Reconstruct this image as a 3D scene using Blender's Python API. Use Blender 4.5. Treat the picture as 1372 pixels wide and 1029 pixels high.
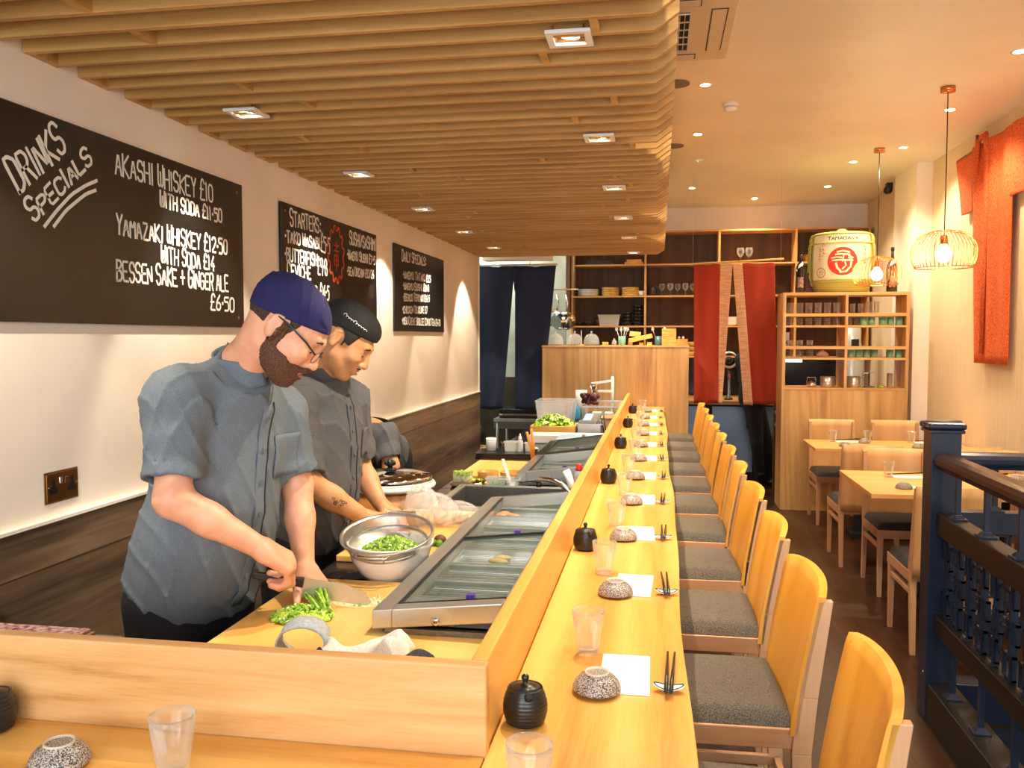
import bpy, math, random
import numpy as np
from mathutils import Vector, Matrix
random.seed(7)
PI = math.pi
SC = bpy.context.scene
COL = SC.collection
for o in list(bpy.data.objects): bpy.data.objects.remove(o)

# ---------------------------------------------------------------- camera
cd = bpy.data.cameras.new('camera'); cam = bpy.data.objects.new('camera', cd); COL.objects.link(cam)
cd.sensor_width = 36; cd.lens = 36*1150/1372; cd.clip_start = .05; cd.clip_end = 60
cam.location = (0, 0, 1.62)
cam.rotation_euler = (math.radians(90-3.111), 0, math.radians(9.707))
SC.camera = cam
# ---------------------------------------------------------------- view and world
SC.view_settings.view_transform = 'Standard'; SC.view_settings.look = 'None'
SC.view_settings.gamma = 1; SC.view_settings.use_curve_mapping = False
SC.view_settings.exposure = 0.72
SC.cycles.max_bounces = 10; SC.cycles.diffuse_bounces = 5; SC.cycles.glossy_bounces = 5
SC.cycles.transmission_bounces = 10; SC.cycles.transparent_max_bounces = 12
SC.cycles.caustics_refractive = False; SC.cycles.caustics_reflective = False
SC.cycles.sample_clamp_indirect = 6
W = bpy.data.worlds.new('world'); SC.world = W; W.use_nodes = True
W.node_tree.nodes['Background'].inputs[0].default_value = (.80, .88, 1, 1)
W.node_tree.nodes['Background'].inputs[1].default_value = 1.0

def lamp(name, kind, loc, power, color=(1, .78, .5), aim=None, size=.05, spot=80, blend=.5, sy=None):
    l = bpy.data.lights.new(name, kind); l.energy = power; l.color = color
    if kind == 'AREA':
        l.shape = 'RECTANGLE'; l.size = size; l.size_y = sy or size
    else: l.shadow_soft_size = size
    if kind == 'SPOT': l.spot_size = math.radians(spot); l.spot_blend = blend
    o = bpy.data.objects.new(name, l); COL.objects.link(o); o.location = loc
    if aim is not None:
        o.rotation_euler = (Vector(aim)-Vector(loc)).to_track_quat('-Z', 'Y').to_euler()
    return o
# daylight from the shop window behind the camera
lamp('daylight', 'AREA', (0.3, -2.3, 1.75), 125, (.88, .94, 1), (0.1, 3, 1.1), 4.0, sy=2.6)

# ---------------------------------------------------------------- materials
def srgb(r, g, b):
    f = lambda c: (c/255/12.92 if c/255 <= .04045 else ((c/255+.055)/1.055)**2.4)
    return (f(r), f(g), f(b), 1)
MATS = {}
def mat(name, rgb, rough=.5, metal=0, **kw):
    if name in MATS: return MATS[name]
    m = bpy.data.materials.new(name); m.use_nodes = True; MATS[name] = m
    b = m.node_tree.nodes['Principled BSDF']
    c = srgb(*rgb); b.inputs['Base Color'].default_value = c
    b.inputs['Roughness'].default_value = rough; b.inputs['Metallic'].default_value = metal
    if 'trans' in kw: b.inputs['Transmission Weight'].default_value = kw['trans']; b.inputs['IOR'].default_value = kw.get('ior', 1.45)
    if 'alpha' in kw: b.inputs['Alpha'].default_value = kw['alpha']
    if 'emit' in kw:
        b.inputs['Emission Color'].default_value = srgb(*kw.get('ecol', rgb)); b.inputs['Emission Strength'].default_value = kw['emit']
    if 'coat' in kw: b.inputs['Coat Weight'].default_value = kw['coat']
    if 'sss' in kw:
        b.inputs['Subsurface Weight'].default_value = kw['sss']; b.inputs['Subsurface Radius'].default_value = (1, .35, .2); b.inputs['Subsurface Scale'].default_value = .006
    if 'sheen' in kw: b.inputs['Sheen Weight'].default_value = kw['sheen']
    m.diffuse_color = c
    return m
def nodes(m): return m.node_tree.nodes, m.node_tree.links, m.node_tree.nodes['Principled BSDF']
def ramp(N, stops):
    r = N.new('ShaderNodeValToRGB'); e = r.color_ramp.elements
    while len(e) < len(stops): e.new(.5)
    for i, (p, c) in enumerate(stops): e[i].position = p; e[i].color = srgb(*c)
    return r
def wood(name, dark, mid, light, axis='Y', rough=.42, scale=1.0, plank=None, bump=.05, rings=1.0, paxis=None):
    m = mat(name, mid, rough); N, L, b = nodes(m)
    tc = N.new('ShaderNodeTexCoord'); oi = N.new('ShaderNodeObjectInfo')
    mp = N.new('ShaderNodeMapping'); mp.inputs['Scale'].default_value = [(.35 if a == axis else 6)*scale for a in 'XYZ']
    ad = N.new('ShaderNodeVectorMath'); ad.operation = 'ADD'
    mu = N.new('ShaderNodeMath'); mu.operation = 'MULTIPLY'; mu.inputs[1].default_value = 37.3
    L.new(oi.outputs['Random'], mu.inputs[0]); L.new(tc.outputs['Object'], ad.inputs[0]); L.new(mu.outputs[0], ad.inputs[1])
    L.new(ad.outputs[0], mp.inputs[0])
    n1 = N.new('ShaderNodeTexNoise'); n1.inputs['Scale'].default_value = 1.6; n1.inputs['Detail'].default_value = 3; n1.inputs['Distortion'].default_value = .6
    L.new(mp.outputs[0], n1.inputs['Vector'])
    n3 = N.new('ShaderNodeTexNoise'); n3.inputs['Scale'].default_value = .55; n3.inputs['Detail'].default_value = 1.2; L.new(mp.outputs[0], n3.inputs['Vector'])
    w1 = N.new('ShaderNodeMath'); w1.operation = 'MULTIPLY'; w1.inputs[1].default_value = 46*rings; L.new(n3.outputs[0], w1.inputs[0])
    w2 = N.new('ShaderNodeMath'); w2.operation = 'SINE'; L.new(w1.outputs[0], w2.inputs[0])
    w = N.new('ShaderNodeMath'); w.operation = 'MULTIPLY_ADD'; w.inputs[1].default_value = .5; w.inputs[2].default_value = .5; L.new(w2.outputs[0], w.inputs[0])
    n2 = N.new('ShaderNodeTexNoise'); n2.inputs['Scale'].default_value = 22; n2.inputs['Detail'].default_value = 2
    L.new(mp.outputs[0], n2.inputs['Vector'])
    a1 = N.new('ShaderNodeMath'); a1.operation = 'MULTIPLY_ADD'; a1.inputs[1].default_value = .17; L.new(w.outputs[0], a1.inputs[0])
    a0 = N.new('ShaderNodeMath'); a0.operation = 'MULTIPLY'; a0.inputs[1].default_value = .72; L.new(n1.outputs[0], a0.inputs[0]); L.new(a0.outputs[0], a1.inputs[2])
    a2 = N.new('ShaderNodeMath'); a2.operation = 'MULTIPLY_ADD'; a2.inputs[1].default_value = .26; L.new(n2.outputs[0], a2.inputs[0]); L.new(a1.outputs[0], a2.inputs[2])
    r = ramp(N, [(.28, dark), (.5, mid), (.78, light)]); L.new(a2.outputs[0], r.inputs[0])
    out = r.outputs[0]
    if plank:
        bk = N.new('ShaderNodeTexBrick'); bk.inputs['Scale'].default_value = 1
        bk.inputs['Brick Width'].default_value = plank[0]; bk.inputs['Row Height'].default_value = plank[1]; bk.inputs['Mortar Size'].default_value = plank[2]
        bk.inputs['Color1'].default_value = (1, 1, 1, 1); bk.inputs['Color2'].default_value = (plank[3],)*3+(1,); bk.inputs['Mortar'].default_value = (.25, .22, .2, 1)
        mp2 = N.new('ShaderNodeMapping'); L.new(tc.outputs['Object'], mp2.inputs[0])
        if paxis: mp2.inputs['Rotation'].default_value = paxis
        L.new(mp2.outputs[0], bk.inputs['Vector'])
        mx = N.new('ShaderNodeMix'); mx.data_type = 'RGBA'; mx.blend_type = 'MULTIPLY'; mx.inputs[0].default_value = 1
        L.new(out, mx.inputs[6]); L.new(bk.outputs[0], mx.inputs[7]); out = mx.outputs[2]
    L.new(out, b.inputs['Base Color'])
    bp = N.new('ShaderNodeBump'); bp.inputs['Strength'].default_value = bump; bp.inputs['Distance'].default_value = .002
    L.new(a2.outputs[0], bp.inputs['Height']); L.new(bp.outputs[0], b.inputs['Normal'])
    return m
def noisy(name, c1, c2, rough=.6, scale=20, metal=0, bump=0, detail=4, thr=(.35, .65), stretch=None, **kw):
    m = mat(name, c1, rough, metal, **kw); N, L, b = nodes(m)
    tc = N.new('ShaderNodeTexCoord'); mp = N.new('ShaderNodeMapping'); L.new(tc.outputs['Object'], mp.inputs[0])
    if stretch: mp.inputs['Scale'].default_value = stretch
    n = N.new('ShaderNodeTexNoise'); n.inputs['Scale'].default_value = scale; n.inputs['Detail'].default_value = detail
    L.new(mp.outputs[0], n.inputs['Vector'])
    r = ramp(N, [(thr[0], c1), (thr[1], c2)]); L.new(n.outputs[0], r.inputs[0]); L.new(r.outputs[0], b.inputs['Base Color'])
    if bump:
        bp = N.new('ShaderNodeBump'); bp.inputs['Strength'].default_value = bump; bp.inputs['Distance'].default_value = .004
        L.new(n.outputs[0], bp.inputs['Height']); L.new(bp.outputs[0], b.inputs['Normal'])
    return m
OAK = wood('oak_counter', (188, 124, 52), (218, 158, 74), (234, 182, 100), 'Y', .33, 1.3)
OAKX = wood('oak_counter_across', (188, 124, 52), (218, 158, 74), (234, 182, 100), 'X', .33, 1.3)
SCRX = wood('oak_screen_across', (166, 112, 60), (208, 154, 92), (226, 178, 120), 'X', .42, 2.4)
SLAT = wood('oak_slat', (150, 106, 52), (188, 142, 78), (208, 164, 98), 'X', .5, 1.5)
VENV = wood('oak_veneer_upright', (152, 108, 58), (192, 148, 88), (214, 174, 114), 'Z', .45, 1.1, rings=1.6)
SHELFW = wood('oak_shelf', (188, 134, 72), (214, 160, 92), (226, 176, 112), 'X', .45)
SHELFB = wood('oak_shelf_back', (62, 40, 20), (80, 54, 28), (98, 68, 38), 'Z', .6)
BEECH = wood('beech_frame', (186, 136, 94), (204, 154, 110), (216, 170, 126), 'Z', .45, .8, bump=.02)  # pinkish cast of the daylight put into the frame colour
BEECHX = wood('beech_rail', (186, 136, 94), (204, 154, 110), (216, 170, 126), 'X', .45, .8, bump=.02)
BACKW = wood('beech_warm_lit', (208, 132, 42), (228, 154, 52), (238, 172, 70), 'Z', .38, .7, bump=.02)  # same beech, oranger: glow of the warm lamps put into the colour
TABW = wood('beech_table', (214, 150, 78), (230, 170, 94), (240, 186, 112), 'X', .38, .8)
TABP = wood('beech_pale', (206, 152, 92), (222, 170, 110), (234, 186, 128), 'Z', .42, .8)
BOARDW = wood('maple_board', (222, 164, 80), (236, 184, 98), (244, 200, 122), 'Y', .45, .6, bump=.02)
FLOORM = wood('floor_walnut', (34, 17, 5), (56, 30, 10), (78, 45, 17), 'Y', .38, .6, plank=(1.1, .14, .004, .72), paxis=(0, 0, PI/2), bump=.08)
CLADM = wood('cladding_grey_wood', (24, 17, 12), (72, 54, 40), (146, 120, 92), 'Y', .55, .45, plank=(.62, .19, .003, .72), paxis=(PI/2, 0, PI/2), bump=.4, rings=.5)
WALLW = noisy('wall_paint_white', (240, 228, 212), (246, 236, 222), .7, 3)
WALLB = noisy('wall_paint_beige', (216, 196, 160), (226, 206, 172), .75, 60, stretch=(1, 1, .03))
CEILM = noisy('ceiling_paint', (240, 232, 214), (245, 238, 222), .42, 2, stretch=(1, 1, 1))
WHITE = mat('white_plastic', (240, 238, 232), .4)
PAPER = mat('white_paper', (250, 249, 246), .8)
PORC = mat('white_porcelain', (244, 242, 238), .18, coat=.5)
BLACKP = mat('black_plastic', (18, 18, 19), .3)
BLACKM = mat('black_matte', (22, 21, 22), .7)
STEEL = noisy('brushed_steel', (196, 194, 188), (202, 200, 195), .30, 14, .82, stretch=(12, 1, 12))
STEELD = noisy('dark_steel', (120, 117, 112), (142, 139, 134), .34, 14, .85, stretch=(12, 1, 12))
CHROME = mat('chrome', (225, 225, 225), .08, 1)
COPPER = mat('copper', (226, 150, 92), .22, 1)
BRASS = mat('antique_brass', (140, 100, 52), .32, 1)
GLASS = bpy.data.materials.new('clear_glass'); GLASS.use_nodes = True; N_ = GLASS.node_tree.nodes; L_ = GLASS.node_tree.links; N_.clear()
o_ = N_.new('ShaderNodeOutputMaterial'); mx_ = N_.new('ShaderNodeMixShader'); tr_ = N_.new('ShaderNodeBsdfTransparent'); gl_ = N_.new('ShaderNodeBsdfGlossy'); df_ = N_.new('ShaderNodeBsdfDiffuse'); m2_ = N_.new('ShaderNodeMixShader'); lw_ = N_.new('ShaderNodeLayerWeight')
tr_.inputs[0].default_value = (.97, .98, .97, 1); gl_.inputs[1].default_value = .04; df_.inputs[0].default_value = (.9, .92, .92, 1); lw_.inputs[0].default_value = .34; m2_.inputs[0].default_value = .38
mr_ = N_.new('ShaderNodeMapRange'); mr_.inputs[3].default_value = .02; mr_.inputs[4].default_value = .85
L_.new(gl_.outputs[0], m2_.inputs[1]); L_.new(df_.outputs[0], m2_.inputs[2]); L_.new(lw_.outputs[1], mr_.inputs[0]); L_.new(mr_.outputs[0], mx_.inputs[0]); L_.new(tr_.outputs[0], mx_.inputs[1]); L_.new(m2_.outputs[0], mx_.inputs[2]); L_.new(mx_.outputs[0], o_.inputs[0])
THIN = mat('thin_glass', (225, 240, 230), .03, alpha=.16)
PLAST = mat('clear_plastic', (236, 238, 238), .12, alpha=.28)
FROST = mat('frosted_plastic', (228, 228, 224), .3, alpha=.55)
POT = noisy('black_glaze', (20, 20, 22), (34, 33, 34), .28, 30)
BOWLM = noisy('speckled_glaze', (62, 54, 50), (190, 178, 166), .35, 420, detail=2, thr=(.44, .56))
SEATF = noisy('tweed_seat', (50, 45, 39), (124, 113, 98), .9, 360, bump=.4, detail=2, stretch=(1, 2.2, 1))
NAVYP = noisy('navy_gloss_paint', (20, 30, 50), (26, 38, 62), .3, 8)
RAILW_ = wood('dark_handrail_wood', (50, 28, 20), (78, 44, 30), (102, 60, 40), 'Y', .35)
CURBM = mat('brown_black_paint', (20, 16, 14), .4)
NORENN = noisy('navy_linen', (26, 34, 58), (38, 48, 76), .9, 240, stretch=(1, 1, 6), bump=.2)
NORENR = noisy('rust_linen', (150, 44, 20), (172, 56, 28), .9, 240, stretch=(1, 1, 6), bump=.2)
NORENP = noisy('striped_pink_linen', (196, 138, 100), (226, 178, 138), .9, 9, stretch=(1, 1, 14))
KIMO = noisy('orange_shibori', (186, 66, 20), (226, 112, 48), .85, 130, bump=.5, detail=1, thr=(.42, .58))
CHALK = noisy('chalkboard_black', (15, 13, 12), (32, 28, 25), .36, 2.2, thr=(.4, .8), detail=6)
CHALKW = mat('chalk_pen_white', (244, 240, 228), .7)
CHALKR = mat('chalk_pen_orange', (206, 74, 34), .7)
STONE = noisy('black_stone_worktop', (26, 24, 23), (46, 42, 40), .18, 40)
GREEN = noisy('spring_onion', (92, 148, 24), (196, 222, 92), .5, 90)
GREENL = noisy('lettuce_green', (120, 184, 30), (206, 228, 84), .5, 40)
GREEND = noisy('herb_green', (58, 110, 18), (120, 168, 40), .5, 60)
GREENW = mat('onion_white', (232, 236, 190), .5)
BULBM = mat('lamp_bulb_glow', (255, 214, 150), .5, emit=26, ecol=(255, 206, 140))
SPOTM = mat('spot_lens_glow', (255, 240, 215), .5, emit=18, ecol=(255, 232, 200))
# ---------------------------------------------------------------- mesh helpers
class MB:
    def __init__(s): s.v = []; s.f = []; s.sm = []; s.mi = []
    def add(s, vs, fs, smooth=False, mi=0):
        n = len(s.v); s.v += [tuple(v) for v in vs]
        for f in fs: s.f.append(tuple(i+n for i in f)); s.sm.append(smooth); s.mi.append(mi)
        return s
    def box(s, x0, x1, y0, y1, z0, z1, M=None, mi=0):
        vs = [(x, y, z) for z in (z0, z1) for y in (y0, y1) for x in (x0, x1)]
        if M is not None: vs = [M @ Vector(v) for v in vs]
        return s.add(vs, [(0, 2, 3, 1), (4, 5, 7, 6), (0, 1, 5, 4), (2, 6, 7, 3), (0, 4, 6, 2), (1, 3, 7, 5)], mi=mi)
    def hexa(s, lo, hi, mi=0):   # two quads of 4 points
        return s.add(list(lo)+list(hi), [(3, 2, 1, 0), (4, 5, 6, 7)]+[(i, (i+1) % 4, (i+1) % 4+4, i+4) for i in range(4)], mi=mi)
    def prism(s, pts, d, M=None, mi=0, smooth=False):   # pts in xz, extruded along y 0..d
        n = len(pts); vs = [(p[0], 0, p[1]) for p in pts]+[(p[0], d, p[1]) for p in pts]
        if M is not None: vs = [M @ Vector(v) for v in vs]
        s.add(vs, [tuple(range(n)), tuple(range(2*n-1, n-1, -1))], mi=mi)
        n0 = len(s.v)-2*n
        for i in range(n):
            s.f.append((n0+i, n0+i+n, n0+(i+1) % n+n, n0+(i+1) % n)); s.sm.append(smooth); s.mi.append(mi)
        return s
    def lathe(s, prof, c=(0, 0, 0), n=24, M=None, cap0=True, cap1=True, mi=0, smooth=True, sx=1, sy=1):
        vs = []; fs = []
        for r, z in prof:
            for k in range(n):
                a = 2*PI*k/n; vs.append((c[0]+r*math.cos(a)*sx, c[1]+r*math.sin(a)*sy, c[2]+z))
        if M is not None: vs = [M @ Vector(v) for v in vs]
        for i in range(len(prof)-1):
            for k in range(n):
                k2 = (k+1) % n; fs.append((i*n+k, i*n+k2, (i+1)*n+k2, (i+1)*n+k))
        s.add(vs, fs, smooth, mi)
        b = len(s.v)-len(vs)
        if cap0 and prof[0][0] > 1e-5: s.f.append(tuple(b+k for k in range(n-1, -1, -1))); s.sm.append(False); s.mi.append(mi)
        if cap1 and prof[-1][0] > 1e-5: s.f.append(tuple(b+(len(prof)-1)*n+k for k in range(n))); s.sm.append(False); s.mi.append(mi)
        return s
    def tube(s, pts, r, n=8, closed=False, mi=0, flat=1.0, up=None):
        P = [Vector(p) for p in pts]; m = len(P); vs = []; fs = []
        rr = r if isinstance(r, (list, tuple)) else [r]*m
        prev = None
        for i in range(m):
            if closed: t = P[(i+1) % m]-P[i-1]
            else: t = P[min(i+1, m-1)]-P[max(i-1, 0)]
            t.normalize()
            if prev is None:
                a = Vector(up) if up else (Vector((0, 0, 1)) if abs(t.z) < .9 else Vector((1, 0, 0)))
                u = a - t*a.dot(t); u.normalize()
            else:
                u = prev - t*prev.dot(t); u.normalize()
            prev = u; w = t.cross(u)
            for k in range(n):
                an = 2*PI*k/n; vs.append(P[i]+u*math.cos(an)*rr[i]*flat+w*math.sin(an)*rr[i])
        for i in range(m if closed else m-1):
            j = (i+1) % m
            for k in range(n):
                k2 = (k+1) % n; fs.append((i*n+k, i*n+k2, j*n+k2, j*n+k))
        s.add(vs, fs, True, mi)
        if not closed:
            b = len(s.v)-len(vs)
            s.f.append(tuple(b+k for k in range(n-1, -1, -1))); s.sm.append(False); s.mi.append(mi)
            s.f.append(tuple(b+(m-1)*n+k for k in range(n))); s.sm.append(False); s.mi.append(mi)
        return s
    def cyl(s, a, b, r, r2=None, n=16, mi=0): return s.tube([a, b], [r, r if r2 is None else r2], n, mi=mi)
    def bar(s, a, b, w, h, up=(0, 0, 1), w2=None, h2=None, mi=0):
        a = Vector(a); b = Vector(b); t = (b-a).normalized(); u = Vector(up); u = (u-t*u.dot(t)).normalized(); q = t.cross(u)
        w2 = w if w2 is None else w2; h2 = h if h2 is None else h2
        return s.hexa([a+q*x*w/2+u*y*h/2 for x, y in ((-1, -1), (1, -1), (1, 1), (-1, 1))], [b+q*x*w2/2+u*y*h2/2 for x, y in ((-1, -1), (1, -1), (1, 1), (-1, 1))], mi)
    def ball(s, c, r, n=12, m=8, sc=(1, 1, 1), M=None, mi=0):
        vs = []; fs = []
        for i in range(m+1):
            th = PI*i/m
            for k in range(n):
                a = 2*PI*k/n; v = Vector((math.sin(th)*math.cos(a)*r*sc[0], math.sin(th)*math.sin(a)*r*sc[1], math.cos(th)*r*sc[2]))
                if M is not None: v = M @ v
                vs.append(v+Vector(c))
        for i in range(m):
            for k in range(n): fs.append((i*n+k, (i+1)*n+k, (i+1)*n+(k+1) % n, i*n+(k+1) % n))
        return s.add(vs, fs, True, mi)
    def grid(s, fn, nu, nv, smooth=True, mi=0, closed=False):
        vs = [fn(i/nu, j/nv) for i in range(nu+1) for j in range(nv+1)]
        fs = [(i*(nv+1)+j, (i+1)*(nv+1)+j, (i+1)*(nv+1)+j+1, i*(nv+1)+j+1) for i in range(nu) for j in range(nv)]
        return s.add(vs, fs, smooth, mi)
    def build(s, name, m, parent=None, bevel=0, solid=0, sub=0, label=None, loc=None, rz=0):
        me = bpy.data.meshes.new(name); me.from_pydata(s.v, [], s.f)
        me.polygons.foreach_set('use_smooth', s.sm)
        ms = m if isinstance(m, (list, tuple)) else [m]
        for q in ms: me.materials.append(q)
        if len(ms) > 1: me.polygons.foreach_set('material_index', s.mi)
        me.update()
        o = bpy.data.objects.new(name, me); COL.objects.link(o)
        if parent is not None: o.parent = parent
        if loc is not None: o.location = loc; o.rotation_euler.z = rz
        if solid:
            q = o.modifiers.new('solid', 'SOLIDIFY'); q.thickness = solid; q.offset = 0
        if sub:
            q = o.modifiers.new('sub', 'SUBSURF'); q.levels = sub; q.render_levels = sub
        if bevel:
            q = o.modifiers.new('bevel', 'BEVEL'); q.width = bevel; q.segments = 2; q.limit_method = 'ANGLE'; q.angle_limit = .7
            q.harden_normals = False
        if label: o['label'] = label
        return o
def tag(o, label, cat, group=None, kind=None):
    o['label'] = label; o['category'] = cat
    if group: o['group'] = group
    if kind: o['kind'] = kind
    return o
def thing(name, label, cat, loc=(0, 0, 0), rz=0, group=None):
    o = bpy.data.objects.new(name, None); COL.objects.link(o); o.empty_display_size = .05
    o.location = loc; o.rotation_euler.z = rz
    return tag(o, label, cat, group)
def struct(o): o['kind'] = 'structure'; return o
def kids(o): return [c for c in COL.objects if c.parent == o]
def copy_tree(o, loc, rz=0, label=None, sc=None):
    tree = {}
    def rec(a, par):
        c = a.copy(); COL.objects.link(c)
        if par is not None: c.parent = par
        for ch in KIDS[a.name]: rec(ch, c)
        return c
    KIDS = {}
    def gather(a):
        KIDS[a.name] = [c for c in a.children]
        for c in KIDS[a.name]: gather(c)
    gather(o)
    r = rec(o, None); r.location = loc; r.rotation_euler.z = rz
    if label: r['label'] = label
    if sc: r.scale = sc
    return r
ORD = ['first', 'second', 'third', 'fourth', 'fifth', 'sixth', 'seventh', 'eighth', 'ninth', 'tenth', 'eleventh', 'twelfth']
# ================================================================ the room shell
XW, XR, ZC, ZS = -1.82, 2.45, 3.22, 2.44
MB().box(XW-.1, 1.235, -1.6, 11.2, -.06, 0).box(1.235, XR+.1, 3.90, 11.2, -.06, 0).build('floor', FLOORM)['kind'] = 'structure'
struct(MB().box(XW-.1, XR+.6, -1.7, 11.2, ZC, ZC+.06).build('ceiling', CEILM))
struct(MB().box(XW-.1, XW, -1.6, 8.60, 0, ZC).build('wall_left', WALLW))
struct(MB().box(XR, XR+.1, -1.6, 11.2, -1.6, ZC).build('wall_right', WALLB))
struct(MB().box(2.31, XR, 8.45, 9.19, 0, ZC).build('wall_pier', WALLW))
struct(MB().box(-3.4, XR+.1, 11.1, 11.2, 0, ZC).build('wall_back', WALLW))
struct(MB().box(XW, XR, 10.95, 11.1, 2.90, ZC).build('trim_1', WALLW))
# kitchen side beyond the left wall's end
KW = mat('kitchen_wall_tile', (184, 188, 176), .3)
struct(MB().box(-3.5, -3.4, 8.60, 11.2, 0, ZC).box(-3.4, XW-.1, 8.5, 8.60, 0, ZC).build('wall_kitchen', KW))
struct(MB().box(XW, -1.10, 8.80, 9.0, 2.42, ZC).build('wall_lintel', WALLW))
struct(MB().box(-3.4, XW-.1, 8.6, 11.2, -.06, 0).build('floor_kitchen', mat('kitchen_floor', (60, 56, 52), .4)))
# wall above the canopy (bulkhead it hangs from)
struct(MB().box(XW, -.66, .6, 8.75, 2.78, ZC).build('ceiling_bulkhead', CEILM))
# front wall with shop windows, behind the camera
fw = MB()
fw.box(XW-.1, XR+.1, -1.72, -1.6, 0, .45).box(XW-.1, XR+.1, -1.72, -1.6, 3.05, ZC)
for x in (XW-.1, -.05, 1.25, XR-.1): fw.box(x, x+.2, -1.72, -1.6, .45, 3.05)
struct(fw.build('wall_front', mat('shopfront_paint', (52, 58, 70), .4)))
for i, (a, b) in enumerate(((XW+.1, -.05), (.15, 1.25), (1.45, XR-.1))):
    w = struct(MB().box(a, b, -1.675, -1.665, .45, 3.05).build('window_%d' % (i+1), mat('window_glass', (255, 255, 255), 0, alpha=.05)))
# dark wood-look cladding along the left wall, with a steel trim
c = struct(MB().box(XW, XW+.018, -1.6, 8.60, 0, 1.062).build('wall_cladding', CLADM))
struct(MB().box(XW, XW+.022, -1.6, 8.60, 1.062, 1.072).build('trim_2', WALLW))
struct(MB().box(XW-.1, XW+.01, 8.60, 8.625, 0, ZS).build('trim_3', WALLW))
# stairwell below the railing
sw = mat('stairwell_navy', (30, 42, 66), .5)
st = MB().box(1.215, 1.235, -1.6, 3.9, -1.6, -.06).box(1.235, XR, 3.90, 3.92, -1.6, -.06)
struct(st.build('wall_stairwell', sw))
sm_ = MB()
for k in range(12): sm_.box(1.24, XR, 3.5-.25*(k+1), 3.5-.25*k, -1.7, -1.5+.0+k*.13)
struct(sm_.build('floor_stair', sw, bevel=.006))

# ================================================================ slatted oak canopy
can = thing('slatted_canopy', 'suspended oak slat canopy with angled edge over the sushi counter', 'ceiling canopy', (0, 0, ZS))
XC = -.018
prof = [(XW+.002, 0), (XC, 0), (XC+.064, .044), (XC+.064, .30), (XW+.002, .30)]
pm = MB(); pm.prism(prof, .022)
me_s = None
YS = [2.249+.1209*k for k in range(-13, 54)]
for k, y in enumerate(YS):
    if me_s is None:
        s0 = pm.build('slat', SLAT, can, bevel=.0015); me_s = s0; s0.location.y = y
    else:
        s = s0.copy(); COL.objects.link(s); s.location.y = y
bl = MB().box(-.012, .012, 0, .0989, 0.001, .29); b0 = None
def block(x, y):
    global b0
    if b0 is None: b0 = bl.build('spacer_block', SLAT, can); b0.location = (x, y, 0)
    else:
        b = b0.copy(); COL.objects.link(b); b.location = (x, y, 0)
rnd = random.Random(3)
for k, y in enumerate(YS[:-1]):
    yy = y+.022
    if k % 2 == 1: block(XW+.014, yy)
    if k % 3 != 2: block(rnd.choice((-1.25, -1.02, -1.4))+rnd.uniform(-.06, .06), yy) if k % 2 == 0 else block(-.36+rnd.uniform(-.2, .26), yy)
MB().box(XW+.002, XC+.05, YS[0], YS[-1]+.022, .301, .335).build('backing_panel', wood('canopy_backing', (96, 62, 30), (120, 80, 40), (136, 94, 50), 'X', .6), can)
# square gimbal downlights set between the slats
def gimbal(x, y, lab, aim, power, spot=85):
    t = thing('square_downlight', lab, 'downlight', (x, y, ZS), 0, 'square downlights in the slat canopy')
    f = MB(); a, b = .062, .043
    for q in ((-a, a, -a, -b), (-a, a, b, a), (-a, -b, -b, b), (b, a, -b, b)): f.box(q[0], q[1], q[2], q[3], -.004, .006)
    f.build('trim_frame', WHITE, t, bevel=.001)
    MB().box(-b, b, -b, b, .022, .024).box(-b, -b+.003, -b, b, .007, .022).box(b-.003, b, -b, b, .007, .022).box(-b, b, -b, -b+.003, .007, .022).box(-b, b, b-.003, b, .007, .022).build('housing', SLAT, t)
    d = MB().lathe([(.030, -.002), (.034, .008), (.034, .016)], n=20).build('lamp_head', CHROME, t)
    g = MB().lathe([(0.0005, -.0035), (.027, -.0035), (.0275, -.002)], n=20, cap0=False).build('lens', SPOTM, t)
    dv = (Vector(aim)-Vector((x, y, ZS))).normalized()
    rot = dv.to_track_quat('-Z', 'Y').to_euler()
    for o in (d, g): o.rotation_euler = rot; o.location.z = .008
    l = lamp('spot', 'SPOT', tuple(Vector((x, y, ZS+.004))+dv*.028), power, (1, .86, .66), aim, .02, spot, .35)
    return t
names = ['nearest the camera', 'second from the camera', 'third from the camera', 'fourth from the camera', 'fifth from the camera', 'farthest, by the back bar']
for i in range(6):
    gimbal(-.25, 2.40+1.2*i+(.0 if i < 5 else .05), 'lit square spotlight over the dining counter, '+names[i], (-.42, 2.40+1.2*i+.1, .93), 58, 95)
for i in range(6):
    gimbal(-1.50, 1.79+1.2*i, 'lit square spotlight on the wall side of the slats, '+names[i], (-1.74, 1.79+1.2*i+.22, 1.2), 44, 75)

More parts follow.
